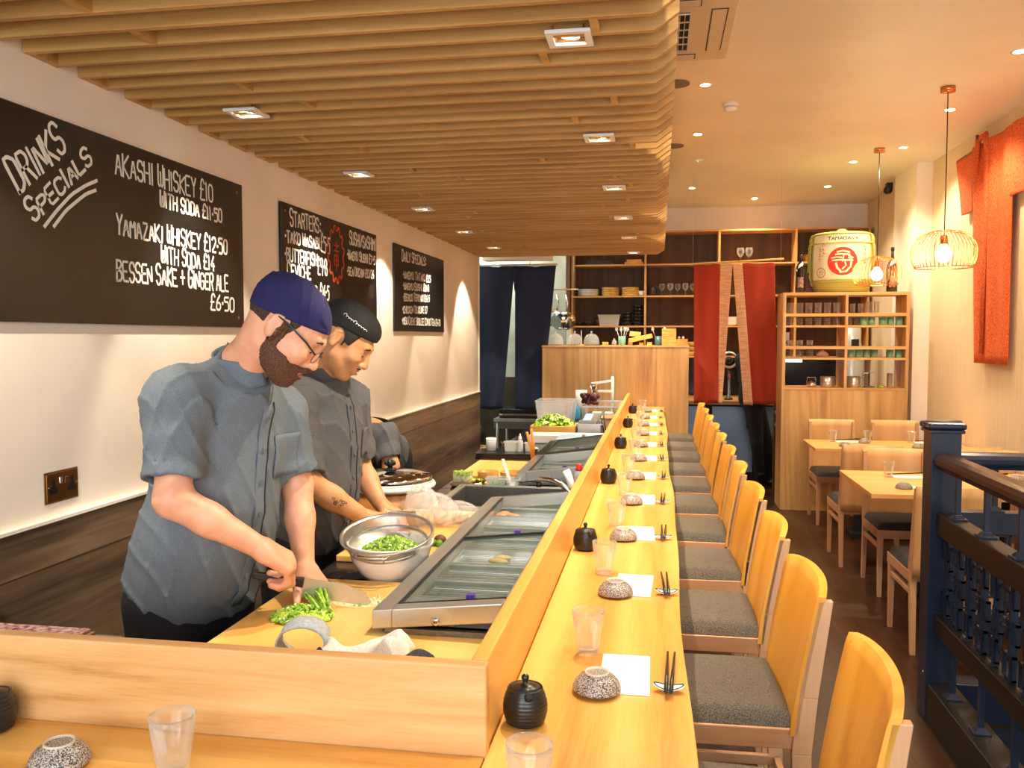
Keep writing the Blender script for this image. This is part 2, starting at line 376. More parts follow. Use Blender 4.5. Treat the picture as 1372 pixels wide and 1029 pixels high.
# ================================================================ ceiling fittings on the right
lights = [(.275, 5.67), (.287, 7.02), (.333, 9.5), (1.072, 10.33), (1.752, 9.65), (1.733, 8.35), (2.019, 7.8), (2.005, 6.57), (1.977, 5.315), (.28, 3.6), (1.2, 2.4), (1.9, 3.4), (.28, 1.6)]
wh = ['beside the smoke detector', 'beyond the smoke detector', 'near the back beam, left of centre', 'closest to the back wall', 'between back beam and far pendant, deepest one', 'above the far pendant, on its left', 'just right of the far pendant cord', 'just behind the near pendant cord', 'at the right edge of the picture', 'above the camera', 'above the stair', 'over the stairwell', 'above the entrance']
for (x, y), w_ in zip(lights, wh):
    t = thing('round_downlight', 'small round recessed ceiling light '+w_, 'downlight', (x, y, ZC), 0, 'round recessed ceiling lights')
    MB().lathe([(.030, -.001), (.044, -.004), (.046, -.001), (.046, .004), (.030, .004)], n=24).build('trim_ring', WHITE, t)
    MB().lathe([(.0005, -.0022), (.0295, -.0022)], n=20, cap0=False).build('lens', SPOTM, t)
    lamp('spot', 'SPOT', (x, y, ZC-.02), 46, (1, .84, .60), (x, y, 0), .03, 125, .6)
# pendants
def pendant(x, y, zb, lab):
    t = thing('wire_pendant', lab, 'pendant lamp', (x, y, ZC), 0, 'copper wire pendant lamps')
    MB().lathe([(.045, 0), (.045, -.032), (.0005, -.034)], n=24, cap1=False).build('ceiling_rose', COPPER, t)
    zz = zb-ZC
    MB().tube([(0, 0, -.03), (.002, 0, zz*.5), (0, 0, zz+.12)], .0035, 8).build('cord', BLACKP, t)
    MB().lathe([(.006, .125), (.02, .12), (.021, .07), (.017, .062)], (0, 0, zz), 16).build('lamp_holder', COPPER, t)
    MB().ball((0, 0, zz), .048, 20, 14, (1, 1, 1.05)).lathe([(.03, .035), (.016, .065)], (0, 0, zz), 16).build('bulb', BULBM, t)
    sh = MB(); R_, Hh = .196, .155
    n = 44
    for k in range(n):
        a = 2*PI*k/n; pts = []
        for j in range(13):
            th = math.radians(8+j*(128)/12)
            r = .03+(R_-.03)*math.sin(th)**.85 if th < PI/2 else .10+(R_-.10)*math.sin(th)**.9
            z = .015+Hh*math.cos(th)*.88
            pts.append((r*math.cos(a), r*math.sin(a), zz+z))
        sh.tube(pts, .0016, 5)
    for r, z in ((.052, .152), (.172, -.095+.015-.005)):
        sh.tube([(r*math.cos(q*PI/20), r*math.sin(q*PI/20), zz+z) for q in range(40)], .003, 6, closed=True)
    sh.build('wire_shade', COPPER, t)
    lamp('spot', 'POINT', (x, y, zb), 30, (1, .74, .44), None, .052)
pendant(1.81, 5.98, 2.155, 'near copper wire globe pendant lamp on a long black cord')
pendant(1.83, 7.80, 2.155, 'far copper wire globe pendant lamp in front of the sake barrel')
# smoke detector, dome camera, sensor plates, air conditioner
t = thing('smoke_detector', 'white round smoke detector on the ceiling', 'smoke detector', (.468, 6.13, ZC))
MB().lathe([(.052, 0), (.052, -.022), (.046, -.026)], n=28).build('base', WHITE, t)
MB().lathe([(.036, -.026), (.036, -.034), (.042, -.036), (.042, -.046), (.03, -.058), (.0005, -.06)], n=28, cap1=False).build('sensor_cap', WHITE, t)
t = thing('security_camera', 'small black dome camera high on the right wall corner', 'camera', (2.30, 9.3, 3.14))
MB().box(-.05, .01, -.04, .04, -.03, .04).build('mount', BLACKP, t, bevel=.006)
MB().ball((-.03, 0, -.03), .045, 16, 10).build('dome', BLACKP, t)
for (x, y), l_ in (((.088, 5.61), 'grey round ceiling speaker beside the canopy edge, nearer one'), ((.10, 7.4), 'grey round ceiling speaker beside the canopy edge, farther one')):
    t = thing('ceiling_speaker', l_, 'speaker', (x, y, ZC), 0, 'round ceiling speakers')
    MB().lathe([(.09, 0), (.09, -.006), (.08, -.008)], n=28).build('grille', mat('speaker_grey', (120, 112, 104), .7), t)
t = thing('ceiling_sensor', 'flat white sensor plate with a tiny green light on the ceiling', 'sensor', (.33, 8.0, ZC))
MB().lathe([(.05, 0), (.05, -.012), (.03, -.018)], n=24).build('plate', WHITE, t)
MB().ball((0, -.02, -.02), .005, 8, 6).build('indicator', mat('green_led', (120, 220, 90), .4, emit=3), t)
t = thing('air_conditioner', 'cream ceiling cassette air conditioner with slatted dark grille', 'air conditioner', (-.115, 4.60, ZC))
CRP = mat('cream_plastic', (226, 212, 186), .45)
MB().box(-.475, .475, -.475, .475, -.03, 0).build('panel', CRP, t, bevel=.008)
MB().box(-.27, .25, -.27, .27, -.034, -.0305).build('grille_opening', BLACKM, t, bevel=.001)
g = MB()
for k in range(22): g.box(-.27+.0248*k-.002, -.27+.0248*k+.002, -.27, .27, -.042, -.0345)
for k in range(6): g.box(-.27, .25, -.27+.108*k-.003, -.27+.108*k+.003, -.041, -.035)
g.build('grille', CRP, t)
for s_ in range(4):
    M_ = Matrix.Rotation(s_*PI/2, 4, 'Z')
    fl = MB()
    for b_ in ((.35, .43, -.30, -.296), (.35, .43, .296, .30), (.35, .354, -.30, .30), (.426, .43, -.30, .30)): fl.box(b_[0], b_[1], b_[2], b_[3], -.033, -.0295, M_)
    fl.build('air_slot', BLACKM, t)
    MB().box(.357, .423, -.293, .293, -.035, -.0305, M_).build('flap', CRP, t)
# ================================================================ the sushi counter
ct = thing('dining_counter', 'long golden oak dining counter running from the front to the back half wall', 'counter', (0, 0, 0))
edge = [(.068-.0016*(y-1.3)+.006*math.sin(y*2.1+.4)+.003*math.sin(y*5.3), y) for y in [.93+7.72*i/60 for i in range(61)]]
m = MB(); n = len(edge)
for z in (.89, .93): m.v += [(-.276, y, z) for x, y in edge]+[(x, y, z) for x, y in edge]
for i in range(n-1):
    a = i; b = i+1
    for f in ((2*n+a, 3*n+a, 3*n+b, 2*n+b), (b, n+b, n+a, a), (n+a, n+b, 3*n+b, 3*n+a), (a, 2*n+a, 2*n+b, b)): m.f.append(f)
m.f += [(0, n, 3*n, 2*n), (n-1, 3*n-1, 4*n-1, 2*n-1)]
m.sm = [False]*len(m.f); m.mi = [0]*len(m.f)
m.build('countertop', OAK, ct, bevel=.003)
MB().box(-.26, -.235, .98, 8.60, .10, .889).build('front_panel', VENV, ct)
m = MB()
for k in range(6): m = MB().box(-.234, -.03, 1.9+1.3*k, 1.93+1.3*k, .72, .889).build('bracket', VENV, ct)
MB().cyl((-.13, 1.2, .24), (-.13, 8.5, .24), .016).build('foot_rail', STEELD, ct)
for k in range(7): MB().cyl((-.13, 1.25+1.2*k, 0), (-.13, 1.25+1.2*k, .235), .011).build('rail_post', STEELD, ct)
fc = thing('front_counter', 'short golden oak return counter across the bottom left of the picture', 'counter', (0, 0, 0))
MB().box(-1.80, -.278, .93, 1.350, .89, .93).build('countertop', OAKX, fc, bevel=.003)
MB().box(-1.78, -.28, 1.31, 1.335, 0, .889).build('front_panel', VENV, fc)
s = MB().box(-1.80, -.2745, 1.352, 1.382, .80, 1.081).build('counter_screen', SCRX, None, bevel=.004)
tag(s, 'low oak upstand board across the front, hiding the chefs\' worktop edge', 'counter screen')
s = MB().hexa([(-.307, 1.384, .80), (-.278, 1.384, .80), (-.278, 8.6, .80), (-.307, 8.6, .80)], [(-.307, 1.384, 1.081), (-.278, 1.384, 1.081), (-.278, 8.6, 1.067), (-.307, 8.6, 1.067)]).build('counter_screen', OAK, None, bevel=.004)
tag(s, 'long low oak upstand board between dining counter and chefs\' worktop', 'counter screen')
wt = thing('worktop_bench', 'black stone chefs\' worktop on base cabinets behind the counter', 'worktop', (0, 0, 0))
MB().box(-1.05, -.95, 3.50, 4.06, .855, .88).box(-.36, -.31, 3.50, 4.06, .855, .88).box(-1.05, -.31, 1.402, 3.50, .855, .88).box(-1.05, -.31, 4.06, 8.62, .855, .88).build('stone_top', STONE, wt, bevel=.002)
for k in range(9):
    d_ = MB().box(-1.025, -1.005, 1.42+.8*k, 2.20+.8*k, .09, .85).build('door', STEELD, wt, bevel=.002)
    MB().cyl((-1.045, 1.8+.8*k-.1, .78), (-1.045, 1.8+.8*k+.1, .78), .005).build('handle', STEEL, d_)
MB().box(-1.0, -.31, 1.41, 8.6, 0, .60).box(-1.0, -.31, 1.41, 3.48, .60, .854).box(-1.0, -.31, 4.08, 8.6, .60, .854).build('carcass', STEELD, wt)

# ---------------------------------------------------------------- stools
def stool():
    t = thing('counter_chair', 'x', 'chair', (0, 0, 0), 0, 'tall beech chairs along the dining counter')
    def post(y):
        pts = [(-.0 + .16, 0), (.205, .30), (.205, .64), (.222, .76), (.262, .985)]
        pts = [(.255, 0), (.212, .34), (.205, .62), (.218, .76), (.254, .996)]
        f = MB(); w = [.030, .038, .046, .046, .034]
        for i in range(4):
            (x0, z0), (x1, z1) = pts[i], pts[i+1]
            f.hexa([(x0-w[i]/2, y-.011, z0), (x0+w[i]/2, y-.011, z0), (x0+w[i]/2, y+.011, z0), (x0-w[i]/2, y+.011, z0)],
                   [(x1-w[i+1]/2, y-.011, z1), (x1+w[i+1]/2, y-.011, z1), (x1+w[i+1]/2, y+.011, z1), (x1-w[i+1]/2, y+.011, z1)])
        return f
    for y in (-.196, .196): post(y).build('rear_leg', BEECH, t, bevel=.002)
    for y in (-.186, .186):
        MB().hexa([(-.205, y-.013, 0), (-.18, y-.013, 0), (-.18, y+.013, 0), (-.205, y+.013, 0)], [(-.21, y-.017, .63), (-.172, y-.017, .63), (-.172, y+.017, .63), (-.21, y+.017, .63)]).build('front_leg', BEECH, t, bevel=.002)
    MB().box(-.21, .20, -.198, -.176, .628, .678).box(-.21, .20, .176, .198, .628, .678).box(-.215, -.195, -.198, .198, .628, .678).box(.18, .20, -.176, .176, .628, .678).build('seat_frame', BEECHX, t, bevel=.0025)
    def cush(u, v):
        x = -.212+.408*u; y = -.192+.384*v
        e = min(u, 1-u, v, 1-v); return (x, y, .676+.042*min(1, (e/.07))**.45+.010*math.sin(PI*u)*math.sin(PI*v))
    c = MB().grid(cush, 24, 24); c.box(-.21, .194, -.190, .190, .674, .680)
    c.build('seat_cushion', SEATF, t)
    for y in (-.186, .186): MB().box(-.19, .21, y-.009, y+.009, .40, .428).build('stretcher', BEECHX, t, bevel=.002)
    MB().box(-.205, -.185, -.17, .17, .26, .29).build('foot_rest', BEECHX, t, bevel=.002)
    MB().box(.203, .221, -.17, .17, .40, .428).build('stretcher', BEECHX, t, bevel=.002)
    b = MB(); N_ = 16; V = 10; P_ = []
    for side in (0, 1):
        for i in range(N_+1):
            y = -.207+.414*i/N_
            for j in range(V+1):
                z = .665+(1.018-.665)*j/V
                base = .176+(z-.665)*.125+((z-.665)**2)*.13
                bow = .030*(1-(y/.207)**2)*(.35+.65*(z-.665)/.353)
                tz = z-(.012*(abs(y)/.207)**3 if j == V else 0)
                P_.append((base+bow+(.018 if side else 0), y, tz))
    b.v = P_; S = (N_+1)*(V+1); id_ = lambda s, i, j: s*S+i*(V+1)+j
    for i in range(N_):
        for j in range(V):
            b.f.append((id_(0, i, j), id_(0, i, j+1), id_(0, i+1, j+1), id_(0, i+1, j))); b.f.append((id_(1, i, j), id_(1, i+1, j), id_(1, i+1, j+1), id_(1, i, j+1)))
    ns = len(b.f)
    for i in range(N_):
        b.f.append((id_(0, i, 0), id_(0, i+1, 0), id_(1, i+1, 0), id_(1, i, 0))); b.f.append((id_(0, i, V), id_(1, i, V), id_(1, i+1, V), id_(0, i+1, V)))
    for j in range(V):
        b.f.append((id_(0, 0, j), id_(1, 0, j), id_(1, 0, j+1), id_(0, 0, j+1))); b.f.append((id_(0, N_, j), id_(0, N_, j+1), id_(1, N_, j+1), id_(1, N_, j)))
    b.sm = [True]*ns+[False]*(len(b.f)-ns); b.mi = [0]*len(b.f)
    b.build('backrest', BACKW, t)
    return t
S0 = stool()
for k in range(11):
    y = 1.66+.634*k; rz = (-.05, .03, .0, .04, -.03, .02, 0, .03, -.02, .02, 0)[k]
    lab = 'tall beech chair with grey tweed seat at the counter, %s from the front end' % ORD[k]
    if k == 10: lab = 'tall beech chair with grey tweed seat at the counter, last one at the back'
    x = .135+(.015 if k == 0 else 0)
    if k == 0: S0.location = (x, y, 0); S0.rotation_euler.z = rz; S0['label'] = lab
    else: copy_tree(S0, (x, y, 0), rz, lab)

# ---------------------------------------------------------------- place settings
def tumbler():
    t = MB(); n = 36
    def ring(r, z, fac, lo=0):
        out = []
        for k in range(n):
            a = 2*PI*k/n; q = 1-fac*.085*(1-abs(math.cos(a*4.5)))
            out.append((r*q*math.cos(a), r*q*math.sin(a), z))
        return out
    prof = [(.021, 0, .3), (.0245, .003, .8), (.0255, .02, 1), (.030, .052, 1), (.0325, .064, .25), (.0345, .082, 0), (.0355, .096, 0), (.0343, .0965, 0), (.0325, .082, 0), (.030, .064, 0), (.0268, .05, .3), (.0225, .022, .4), (.021, .013, .2), (.012, .011, 0)]
    for r, z, f_ in prof: t.v += ring(r, z, f_)
    m_ = len(prof)
    for i in range(m_-1):
        for k in range(n): t.f.append((i*n+k, i*n+(k+1) % n, (i+1)*n+(k+1) % n, (i+1)*n+k)); t.sm.append(True)
    t.f.append(tuple(range(n-1, -1, -1))); t.f.append(tuple((m_-1)*n+k for k in range(n))); t.sm += [False, False]; t.mi = [0]*len(t.f)
    return t
G0 = None
def put_glass(x, y, z, lab, grp='clear faceted tumblers on the counter'):
    global G0
    if G0 is None: g = G0 = tumbler().build('glass_tumbler', GLASS, None)
    else: g = G0.copy(); COL.objects.link(g)
    g.location = (x, y, z); g.rotation_euler.z = random.random()*6; tag(g, lab, 'glass', grp); return g
B0 = None
def put_bowl(x, y, z, lab, grp='upturned speckled soy bowls'):
    global B0
    if B0 is None:
        B0 = MB().lathe([(.047, .001), (.0475, .006), (.043, .017), (.034, .027), (.024, .0315), (.0235, .0335)], n=40).build('soy_bowl', BOWLM, None)
        MB().lathe([(.0235, .0325), (.024, .0368), (.0215, .0368), (.0205, .033), (.0005, .032)], n=40, cap0=False, cap1=False).build('foot_ring', [noisy('pale_clay_rim', (210, 196, 178), (190, 176, 156), .5, 60)], B0)
        b = B0
    else: b = copy_tree(B0, (0, 0, 0))
    b.location = (x, y, z); b.rotation_euler.z = random.random()*6; tag(b, lab, 'bowl', grp); return b
C0 = None
def put_sticks(x, y, z, lab, rl, rz=0, flat=False):
    global C0
    if C0 is None:
        C0 = MB().tube([(-.005, -.03, .014), (-.0055, .19, .011)], [.0042, .0026], 8).tube([(.004, -.03, .014), (.0095, .19, .011)], [.0042, .0026], 8).build('chopsticks', BLACKP, None)
        c = C0
        def dish(u, v):
            a = (u-.5)*2; b_ = (v-.5)*2; w = .013*(1-a*a)**.6+.0008
            return (a*.030, b_*w, .004+.0065*abs(a)**1.6*1.2+.003*b_*b_)
        r = MB().grid(dish, 20, 8); R0[0] = r.build('chopstick_rest', PORC, None, solid=.003)
        rim = [(a*.029, s_*(.0125*(1-a*a)**.6+.0006), .0052+.0078*abs(a)**1.6+.003) for s_, rng in ((1, range(-10, 11)), (-1, range(9, -10, -1))) for a in [q/10 for q in rng]]
        MB().tube(rim, .0011, 5, closed=True).build('glazed_rim', mat('teal_glaze', (30, 84, 92), .25), R0[0])
        rr = R0[0]
    else: c = C0.copy(); COL.objects.link(c); rr = copy_tree(R0[0], (0, 0, 0))
    c.location = (x, y, z); c.rotation_euler.z = rz; tag(c, lab, 'chopsticks', 'pairs of black chopsticks')
    rr.location = (x, y+.006, z); rr.rotation_euler.z = rz; tag(rr, rl, 'chopstick rest', 'small white chopstick rests')
    return c
R0 = [None]
N0 = None
def put_napkin(x, y, z, lab, rz=0):
    global N0
    if N0 is None:
        N0 = MB()
        for k in range(4):
            e = .0004*k
            N0.hexa([(-.05+e, -.098+e, .0007+.0011*k), (.05-e, -.1+e, .0007+.0011*k), (.051-e, .1-e, .0007+.0011*k), (-.05+e, .1-e, .0007+.0011*k)],
                    [(-.05+e, -.098+e, .0016+.0011*k), (.05-e, -.1+e, .0016+.0011*k), (.051-e, .1-e, .0016+.0011*k), (-.05+e, .1-e, .0016+.0011*k)])
        N0 = nn = N0.build('folded_napkin', PAPER, None)
    else: nn = N0.copy(); COL.objects.link(nn)
    nn.location = (x, y, z); nn.rotation_euler.z = rz; tag(nn, lab, 'napkin', 'folded white paper napkins')
ZT = .9302
for k in range(11):
    y = 1.645+.636*k+random.uniform(-.012, .012)
    w_ = '%s place setting from the counter\'s front end' % ORD[k]
    if k == 10: w_ = 'last place setting, by the back half wall'
    put_napkin(-.060+random.uniform(-.004, .006), y+.095, ZT, 'folded white napkin at the '+w_, random.uniform(-.04, .04))
    put_bowl(-.108+random.uniform(-.006, .006), y-.0, ZT+.0055, 'upturned speckled soy bowl at the '+w_)
    put_glass(-.146+random.uniform(-.008, .012), y+.205, ZT, 'clear faceted tumbler at the '+w_)
    put_sticks(.027+random.uniform(-.008, .004), y+.02, ZT, 'pair of black chopsticks at the '+w_, 'white leaf-shaped chopstick rest at the '+w_, random.uniform(-.03, .05))
P0 = None
def put_pot(x, y, z, lab, rz=0):
    global P0
    if P0 is None:
        P0 = thing('soy_pot', lab, 'soy sauce pot', (0, 0, 0), 0, 'black ribbed soy sauce pots with lids')
        pr_ = [(.026, 0), (.0285, .003)]
        for i in range(25):
            tt = i/24; r = .031+.0085*math.sin(PI*(tt*.86+.12)); r += .0011*math.cos(2*PI*tt*9); pr_.append((r, .006+.058*tt))
        pr_ += [(.031, .067), (.029, .067), (.0285, .062), (.0005, .061)]
        MB().lathe(pr_, n=36, cap1=False).build('body', POT, P0)
        MB().lathe([(.0275, .0625), (.027, .067), (.012, .0715), (.0055, .073), (.0045, .077), (.0072, .082), (.0066, .087), (.003, .0895), (.0005, .09)], n=24, cap1=False).build('lid', POT, P0)
        MB().tube([(-.026, 0, .055), (-.034, 0, .062), (-.041, 0, .067)], [.010, .007, .0045], 10).build('spout', POT, P0)
        t = P0
    else: t = copy_tree(P0, (0, 0, 0))
    t.location = (x, y, z); t.rotation_euler.z = rz; t['label'] = lab; return t
pots = [(1.485, 'nearest the camera behind the cut-off tumbler'), (2.76, 'second from the front'), (4.06, 'third from the front'), (5.36, 'fourth from the front'), (6.62, 'fifth from the front'), (7.86, 'farthest, near the half wall')]
for k, (y, w_) in enumerate(pots): put_pot(-.230, y, ZT, 'black ribbed soy pot against the long screen, '+w_, 1.9+.2*k)
put_pot(-1.150, 1.300, ZT, 'black ribbed soy pot cut off by the left picture edge', 1)
put_bowl(-.945, 1.205, ZT+.0055, 'upturned speckled soy bowl on the front counter at bottom left')
put_glass(-.752, 1.215, ZT, 'clear tumbler on the front counter below the chef in glasses')
put_glass(-.182, 1.215, ZT, 'clear tumbler in front of the nearest soy pot, cut off at bottom')
put_napkin(-.86, 1.10, ZT, 'folded white napkin at the bottom left picture edge', PI/2)
# ================================================================ handwriting
GL = {  # strokes on a 4 x 6 grid
'A': ['00 26 40', '12 32'], 'B': ['00 06', '06 36 45 34 03', '03 33 42 41 30 00'], 'C': ['45 36 16 05 01 10 30 41'], 'D': ['00 06 26 45 41 20 00'],
'E': ['46 06 00 40', '03 33'], 'F': ['46 06 00', '03 33'], 'G': ['45 36 16 05 01 10 30 41 43 23'], 'H': ['06 00', '46 40', '03 43'], 'I': ['26 20'],
'J': ['36 31 20 10 01'], 'K': ['06 00', '46 03 40'], 'L': ['06 00 40'], 'M': ['00 06 23 46 40'], 'N': ['00 06 40 46'], 'O': ['16 05 01 10 30 41 45 36 16'],
'P': ['00 06 36 45 44 33 03'], 'R': ['00 06 36 45 44 33 03', '23 40'], 'S': ['45 36 16 05 04 13 33 42 41 30 10 01'], 'T': ['06 46', '26 20'],
'U': ['06 01 10 30 41 46'], 'V': ['06 20 46'], 'W': ['06 01 10 21 30 41 46', '21 24'], 'X': ['06 40', '00 46'], 'Y': ['06 23 46', '23 20'], 'Z': ['06 46 00 40'],
'0': ['16 05 01 10 30 41 45 36 16'], '1': ['15 26 20'], '2': ['05 16 36 45 44 00 40'], '3': ['06 46 24 43 41 30 10 01'], '4': ['36 02 42', '33 30'],
'5': ['46 06 04 34 43 41 30 00'], '6': ['36 14 01 10 30 41 42 33 03'], '7': ['06 46 10'], '8': ['13 04 05 16 36 45 44 33 13 02 01 10 30 41 42 33'], '9': ['43 13 04 05 16 36 45 43 30'],
'£': ['45 36 26 15 12 00 40', '03 33'], '.': ['23 23'], ':': ['24 24', '21 21'], '+': ['21 25', '03 43'], '/': ['00 46'], '-': ['03 43'], "'": ['26 25']}
NARROW = {'I': .35, '1': .5, '.': .45, ':': .5, ' ': .55, "'": .3, '/': .8}
def strokes(m, text, a, b, h, w, M, jit=.06, lift=0, seed=1, big=1.0):
    """write text from a to b (2D points on the board), letter height h, pen width w"""
    r = random.Random(seed); a = Vector(a); b = Vector(b)
    ws = [NARROW.get(c, 1.0) for c in text]; tot = sum(ws)+.22*(len(text)-1)*1.0
    d = (b-a); L = d.length; d.normalize(); up = Vector((-d.y, d.x)); unit = L/tot; x = 0; dep = .0006
    for i, c in enumerate(text):
        cw = ws[i]*unit
        hh = h*(1+r.uniform(-jit, jit))*(big if (i == 0 or text[i-1] == ' ') else 1); yo = r.uniform(-jit, jit)*h*.5; sk = r.uniform(-.05, .05)*h
        for st in GL.get(c, []):
            pts = []
            for q in st.split():
                gx, gy = int(q[0])/4, int(q[1])/6
                if c in 'I1': gx = gx
                px = a+d*(x+(gx*.92+.04)*cw+sk*gy+r.uniform(-.02, .02)*unit)+up*(gy*hh+yo+r.uniform(-.015, .015)*h)
                pts.append(px)
            pen(m, pts, w*r.uniform(.9, 1.15), M, dep)
        x += cw+.22*unit
        if c == ' ': x -= .1*unit
def pen(m, pts, w, M, dep=.0006):
    if len(pts) == 2 and (pts[0]-pts[1]).length < w*.8:
        c = pts[0]; n = 10; vs = [c+Vector((math.cos(2*PI*k/n), math.sin(2*PI*k/n)))*w*.8 for k in range(n)]
        m.add([M @ Vector((v.x, v.y, z)) for z in (0, dep) for v in vs], [tuple(range(n, 2*n)), tuple(range(n-1, -1, -1))]+[(k, (k+1) % n, (k+1) % n+n, k+n) for k in range(n)]); return
    # round the corners a little
    if len(pts) > 2:
        q = [pts[0]]
        for i in range(1, len(pts)-1): q += [pts[i].lerp(pts[i-1], .14), pts[i].lerp(pts[i+1], .14)]
        pts = q+[pts[-1]]
    n = len(pts); Lp = []; Rp = []
    for i, p in enumerate(pts):
        t = pts[min(i+1, n-1)]-pts[max(i-1, 0)]
        if t.length < 1e-6: t = Vector((1, 0))
        t.normalize(); nn = Vector((-t.y, t.x))
        e = 0
        if i == 0: p = p-t*w*.4
        if i == n-1: p = p+t*w*.4
        Lp.append(p+nn*w/2); Rp.append(p-nn*w/2)
    vs = [M @ Vector((v.x, v.y, dep)) for v in Lp+Rp]+[M @ Vector((v.x, v.y, 0)) for v in Lp+Rp]
    fs = []
    for i in range(n-1):
        fs += [(i, n+i, n+i+1, i+1), (i, i+1, 2*n+i+1, 2*n+i), (n+i+1, n+i, 3*n+i, 3*n+i+1)]
    m.add(vs, fs)
# wall plane: local (u, v, w) -> world (XW + w, u, v)
WP = Matrix(((0, 0, 1, XW+.0142), (1, 0, 0, 0), (0, 1, 0, 0), (0, 0, 0, 1)))
def chalkboard(y0, y1, z0, z1, lab, screws=True):
    b = MB().box(XW+.002, XW+.014, y0, y1, z0, z1).build('chalkboard', CHALK, None, bevel=.001)
    tag(b, lab, 'chalkboard')
    if screws:
        for y in (y0+.05, y1-.05):
            for z in (z0+.04, z1-.04): MB().cyl((XW+.014, y, z), (XW+.016, y, z), .006, n=10).build('screw', STEELD, b)
    return b
def wrote(b, lines, mt=CHALKW, name='handwriting'):
    for i, (t, p, q, h, w) in enumerate(lines):
        m = MB(); strokes(m, t, p, q, h, w, WP, seed=i+len(t), big=1.12); m.build(name, mt, b)
b1 = chalkboard(1.70, 3.545, 1.664, 2.284, 'largest black chalkboard, drinks specials in white, nearest on the left wall')
m = MB()
strokes(m, 'DRINKS', (2.205, 2.035), (2.415, 2.195), .085, .0105, WP, .1, seed=4, big=1.25)
strokes(m, 'SPECIALS', (2.262, 1.955), (2.535, 2.185), .052, .0098, WP, .1, seed=6, big=1.25)
for st in (((2.305, 1.950), (2.36, 2.005), (2.43, 2.065), (2.50, 2.105), (2.552, 2.128)), ((2.345, 1.955), (2.40, 2.010), (2.46, 2.052), (2.50, 2.078), (2.545, 2.096))): pen(m, [Vector(p) for p in st], .011, WP)
m.build('handwriting', CHALKW, b1)
wrote(b1, [('AKASHI WHISKEY £10', (2.652, 2.169), (3.30, 2.171), .070, .0075), ('WITH SODA £11.50', (2.912, 2.099), (3.37, 2.099), .050, .0085),
           ('YAMAZAKI WHISKEY £12.50', (2.65, 1.968), (3.41, 1.970), .060, .0085), ('WITH SODA £14', (2.912, 1.896), (3.30, 1.894), .056, .0085),
           ('BESSEN SAKE + GINGER ALE', (2.645, 1.813), (3.42, 1.815), .064, .0085), ('£6.50', (3.257, 1.733), (3.455, 1.731), .058, .0085)])
b2 = chalkboard(3.935, 5.36, 1.664, 2.278, 'middle black chalkboard of starters with an orange seal drawing, above the black cap')
wrote(b2, [('STARTERS:', (4.04, 2.174), (4.437, 2.183), .075, .009), ('.TAKO WASABI', (3.976, 2.087), (4.418, 2.095), .055, .010), ('£5.5', (4.43, 2.085), (4.56, 2.085), .085, .010),
           ('.BUTTERFISH', (3.972, 1.996), (4.376, 2.003), .062, .010), ('£9.8', (4.385, 1.955), (4.52, 1.965), .085, .010), ('CEVICHE', (3.998, 1.920), (4.29, 1.925), .062, .010),
           ('.YELLOWTAIL', (3.955, 1.837), (4.404, 1.835), .058, .010), ('£14.5', (4.41, 1.828), (4.54, 1.828), .075, .010),
           ('SUSHI/SASHIMI', (4.868, 2.170), (5.345, 2.178), .072, .010), ('.WAGYU SUSHI £7.5', (4.826, 2.080), (5.337, 2.088), .05, .009), ('.SEA URCHIN £13/24', (4.825, 1.985), (5.311, 1.997), .048, .009)])
m = MB(); c_ = Vector((4.655, 2.088)); pts = []
for k in range(73):
    a = 2*PI*k/72; s_ = 1+.09*(1 if (k//3) % 2 else -1)
    pts.append(c_+Vector((math.sin(a)*.115*s_, math.cos(a)*.148*s_)))
pen(m, pts, .011, WP)
for (x0, y0, x1, y1) in ((-.03, .05, .03, .05), (0, .07, 0, .02), (-.035, .02, .035, .02), (-.03, -.005, .03, -.005), (-.03, -.005, -.03, -.06), (.03, -.005, .03, -.06), (-.03, -.06, .03, -.06), (-.03, -.033, .03, -.033), (0, .0, 0, -.09)):
    pen(m, [c_+Vector((x0, y0)), c_+Vector((x1, y1))], .009, WP)
m.build('seal_drawing', CHALKR, b2, label='orange hand-drawn scalloped seal')
MB().box(XW+.0141, XW+.0152, 4.80, 5.30, 1.868, 1.952).build('wiped_patch', mat('chalkboard_wiped', (26, 22, 20), .5), b2)
b3 = chalkboard(5.74, 7.125, 1.664, 2.272, 'smallest and farthest black chalkboard, daily specials under a spotlight beam')
wrote(b3, [('DAILY SPECIALS:', (5.92, 2.166), (6.565, 2.180), .066, .010), ('.WAGYU TATAKI £15', (5.94, 2.043), (6.70, 2.060), .05, .010), ('.WAGYU SUSHI £8.0', (5.938, 1.964), (6.65, 1.985), .048, .010),
           ('.IBERICO TERIYAKI £16.5', (5.937, 1.882), (6.665, 1.905), .048, .010), ('.CHICKEN TSUKUNE £7', (5.923, 1.792), (6.60, 1.812), .048, .010), ('.MISO CREME BRULEE CONGO TEA £4.70', (5.91, 1.714), (7.015, 1.716), .05, .009)])
# double wall socket
t = thing('wall_socket', 'antique brass double power socket on the white wall above the cladding', 'power socket', (XW, 2.362, 1.163))
MB().box(.001, .007, -.070, .070, -.043, .043).build('plate', BRASS, t, bevel=.002)
MB().box(.0005, .003, -.075, .075, -.048, .048).build('back_plate', mat('brass_edge', (180, 140, 84), .3, 1), t)
for s_ in (-1, 1):
    y = .042*s_; m = MB().box(.0072, .0082, y-.006, y+.006, .002, .026).box(.0072, .0082, y-.018, y+.018, -.020, -.004).box(.0072, .0082, y-.011, y+.011, -.004, .004)
    m.build('pin_holes', BLACKP, t)
    MB().cyl((.007, .064*s_, .002), (.009, .064*s_, .002), .0032, n=10).build('screw', CHROME, t)
    MB().box(.0072, .011, .010*s_-.006, .010*s_+.006, .008, .028, Matrix.Rotation(.08*s_, 4, 'Y')).build('rocker_switch', CHROME, t, bevel=.001)

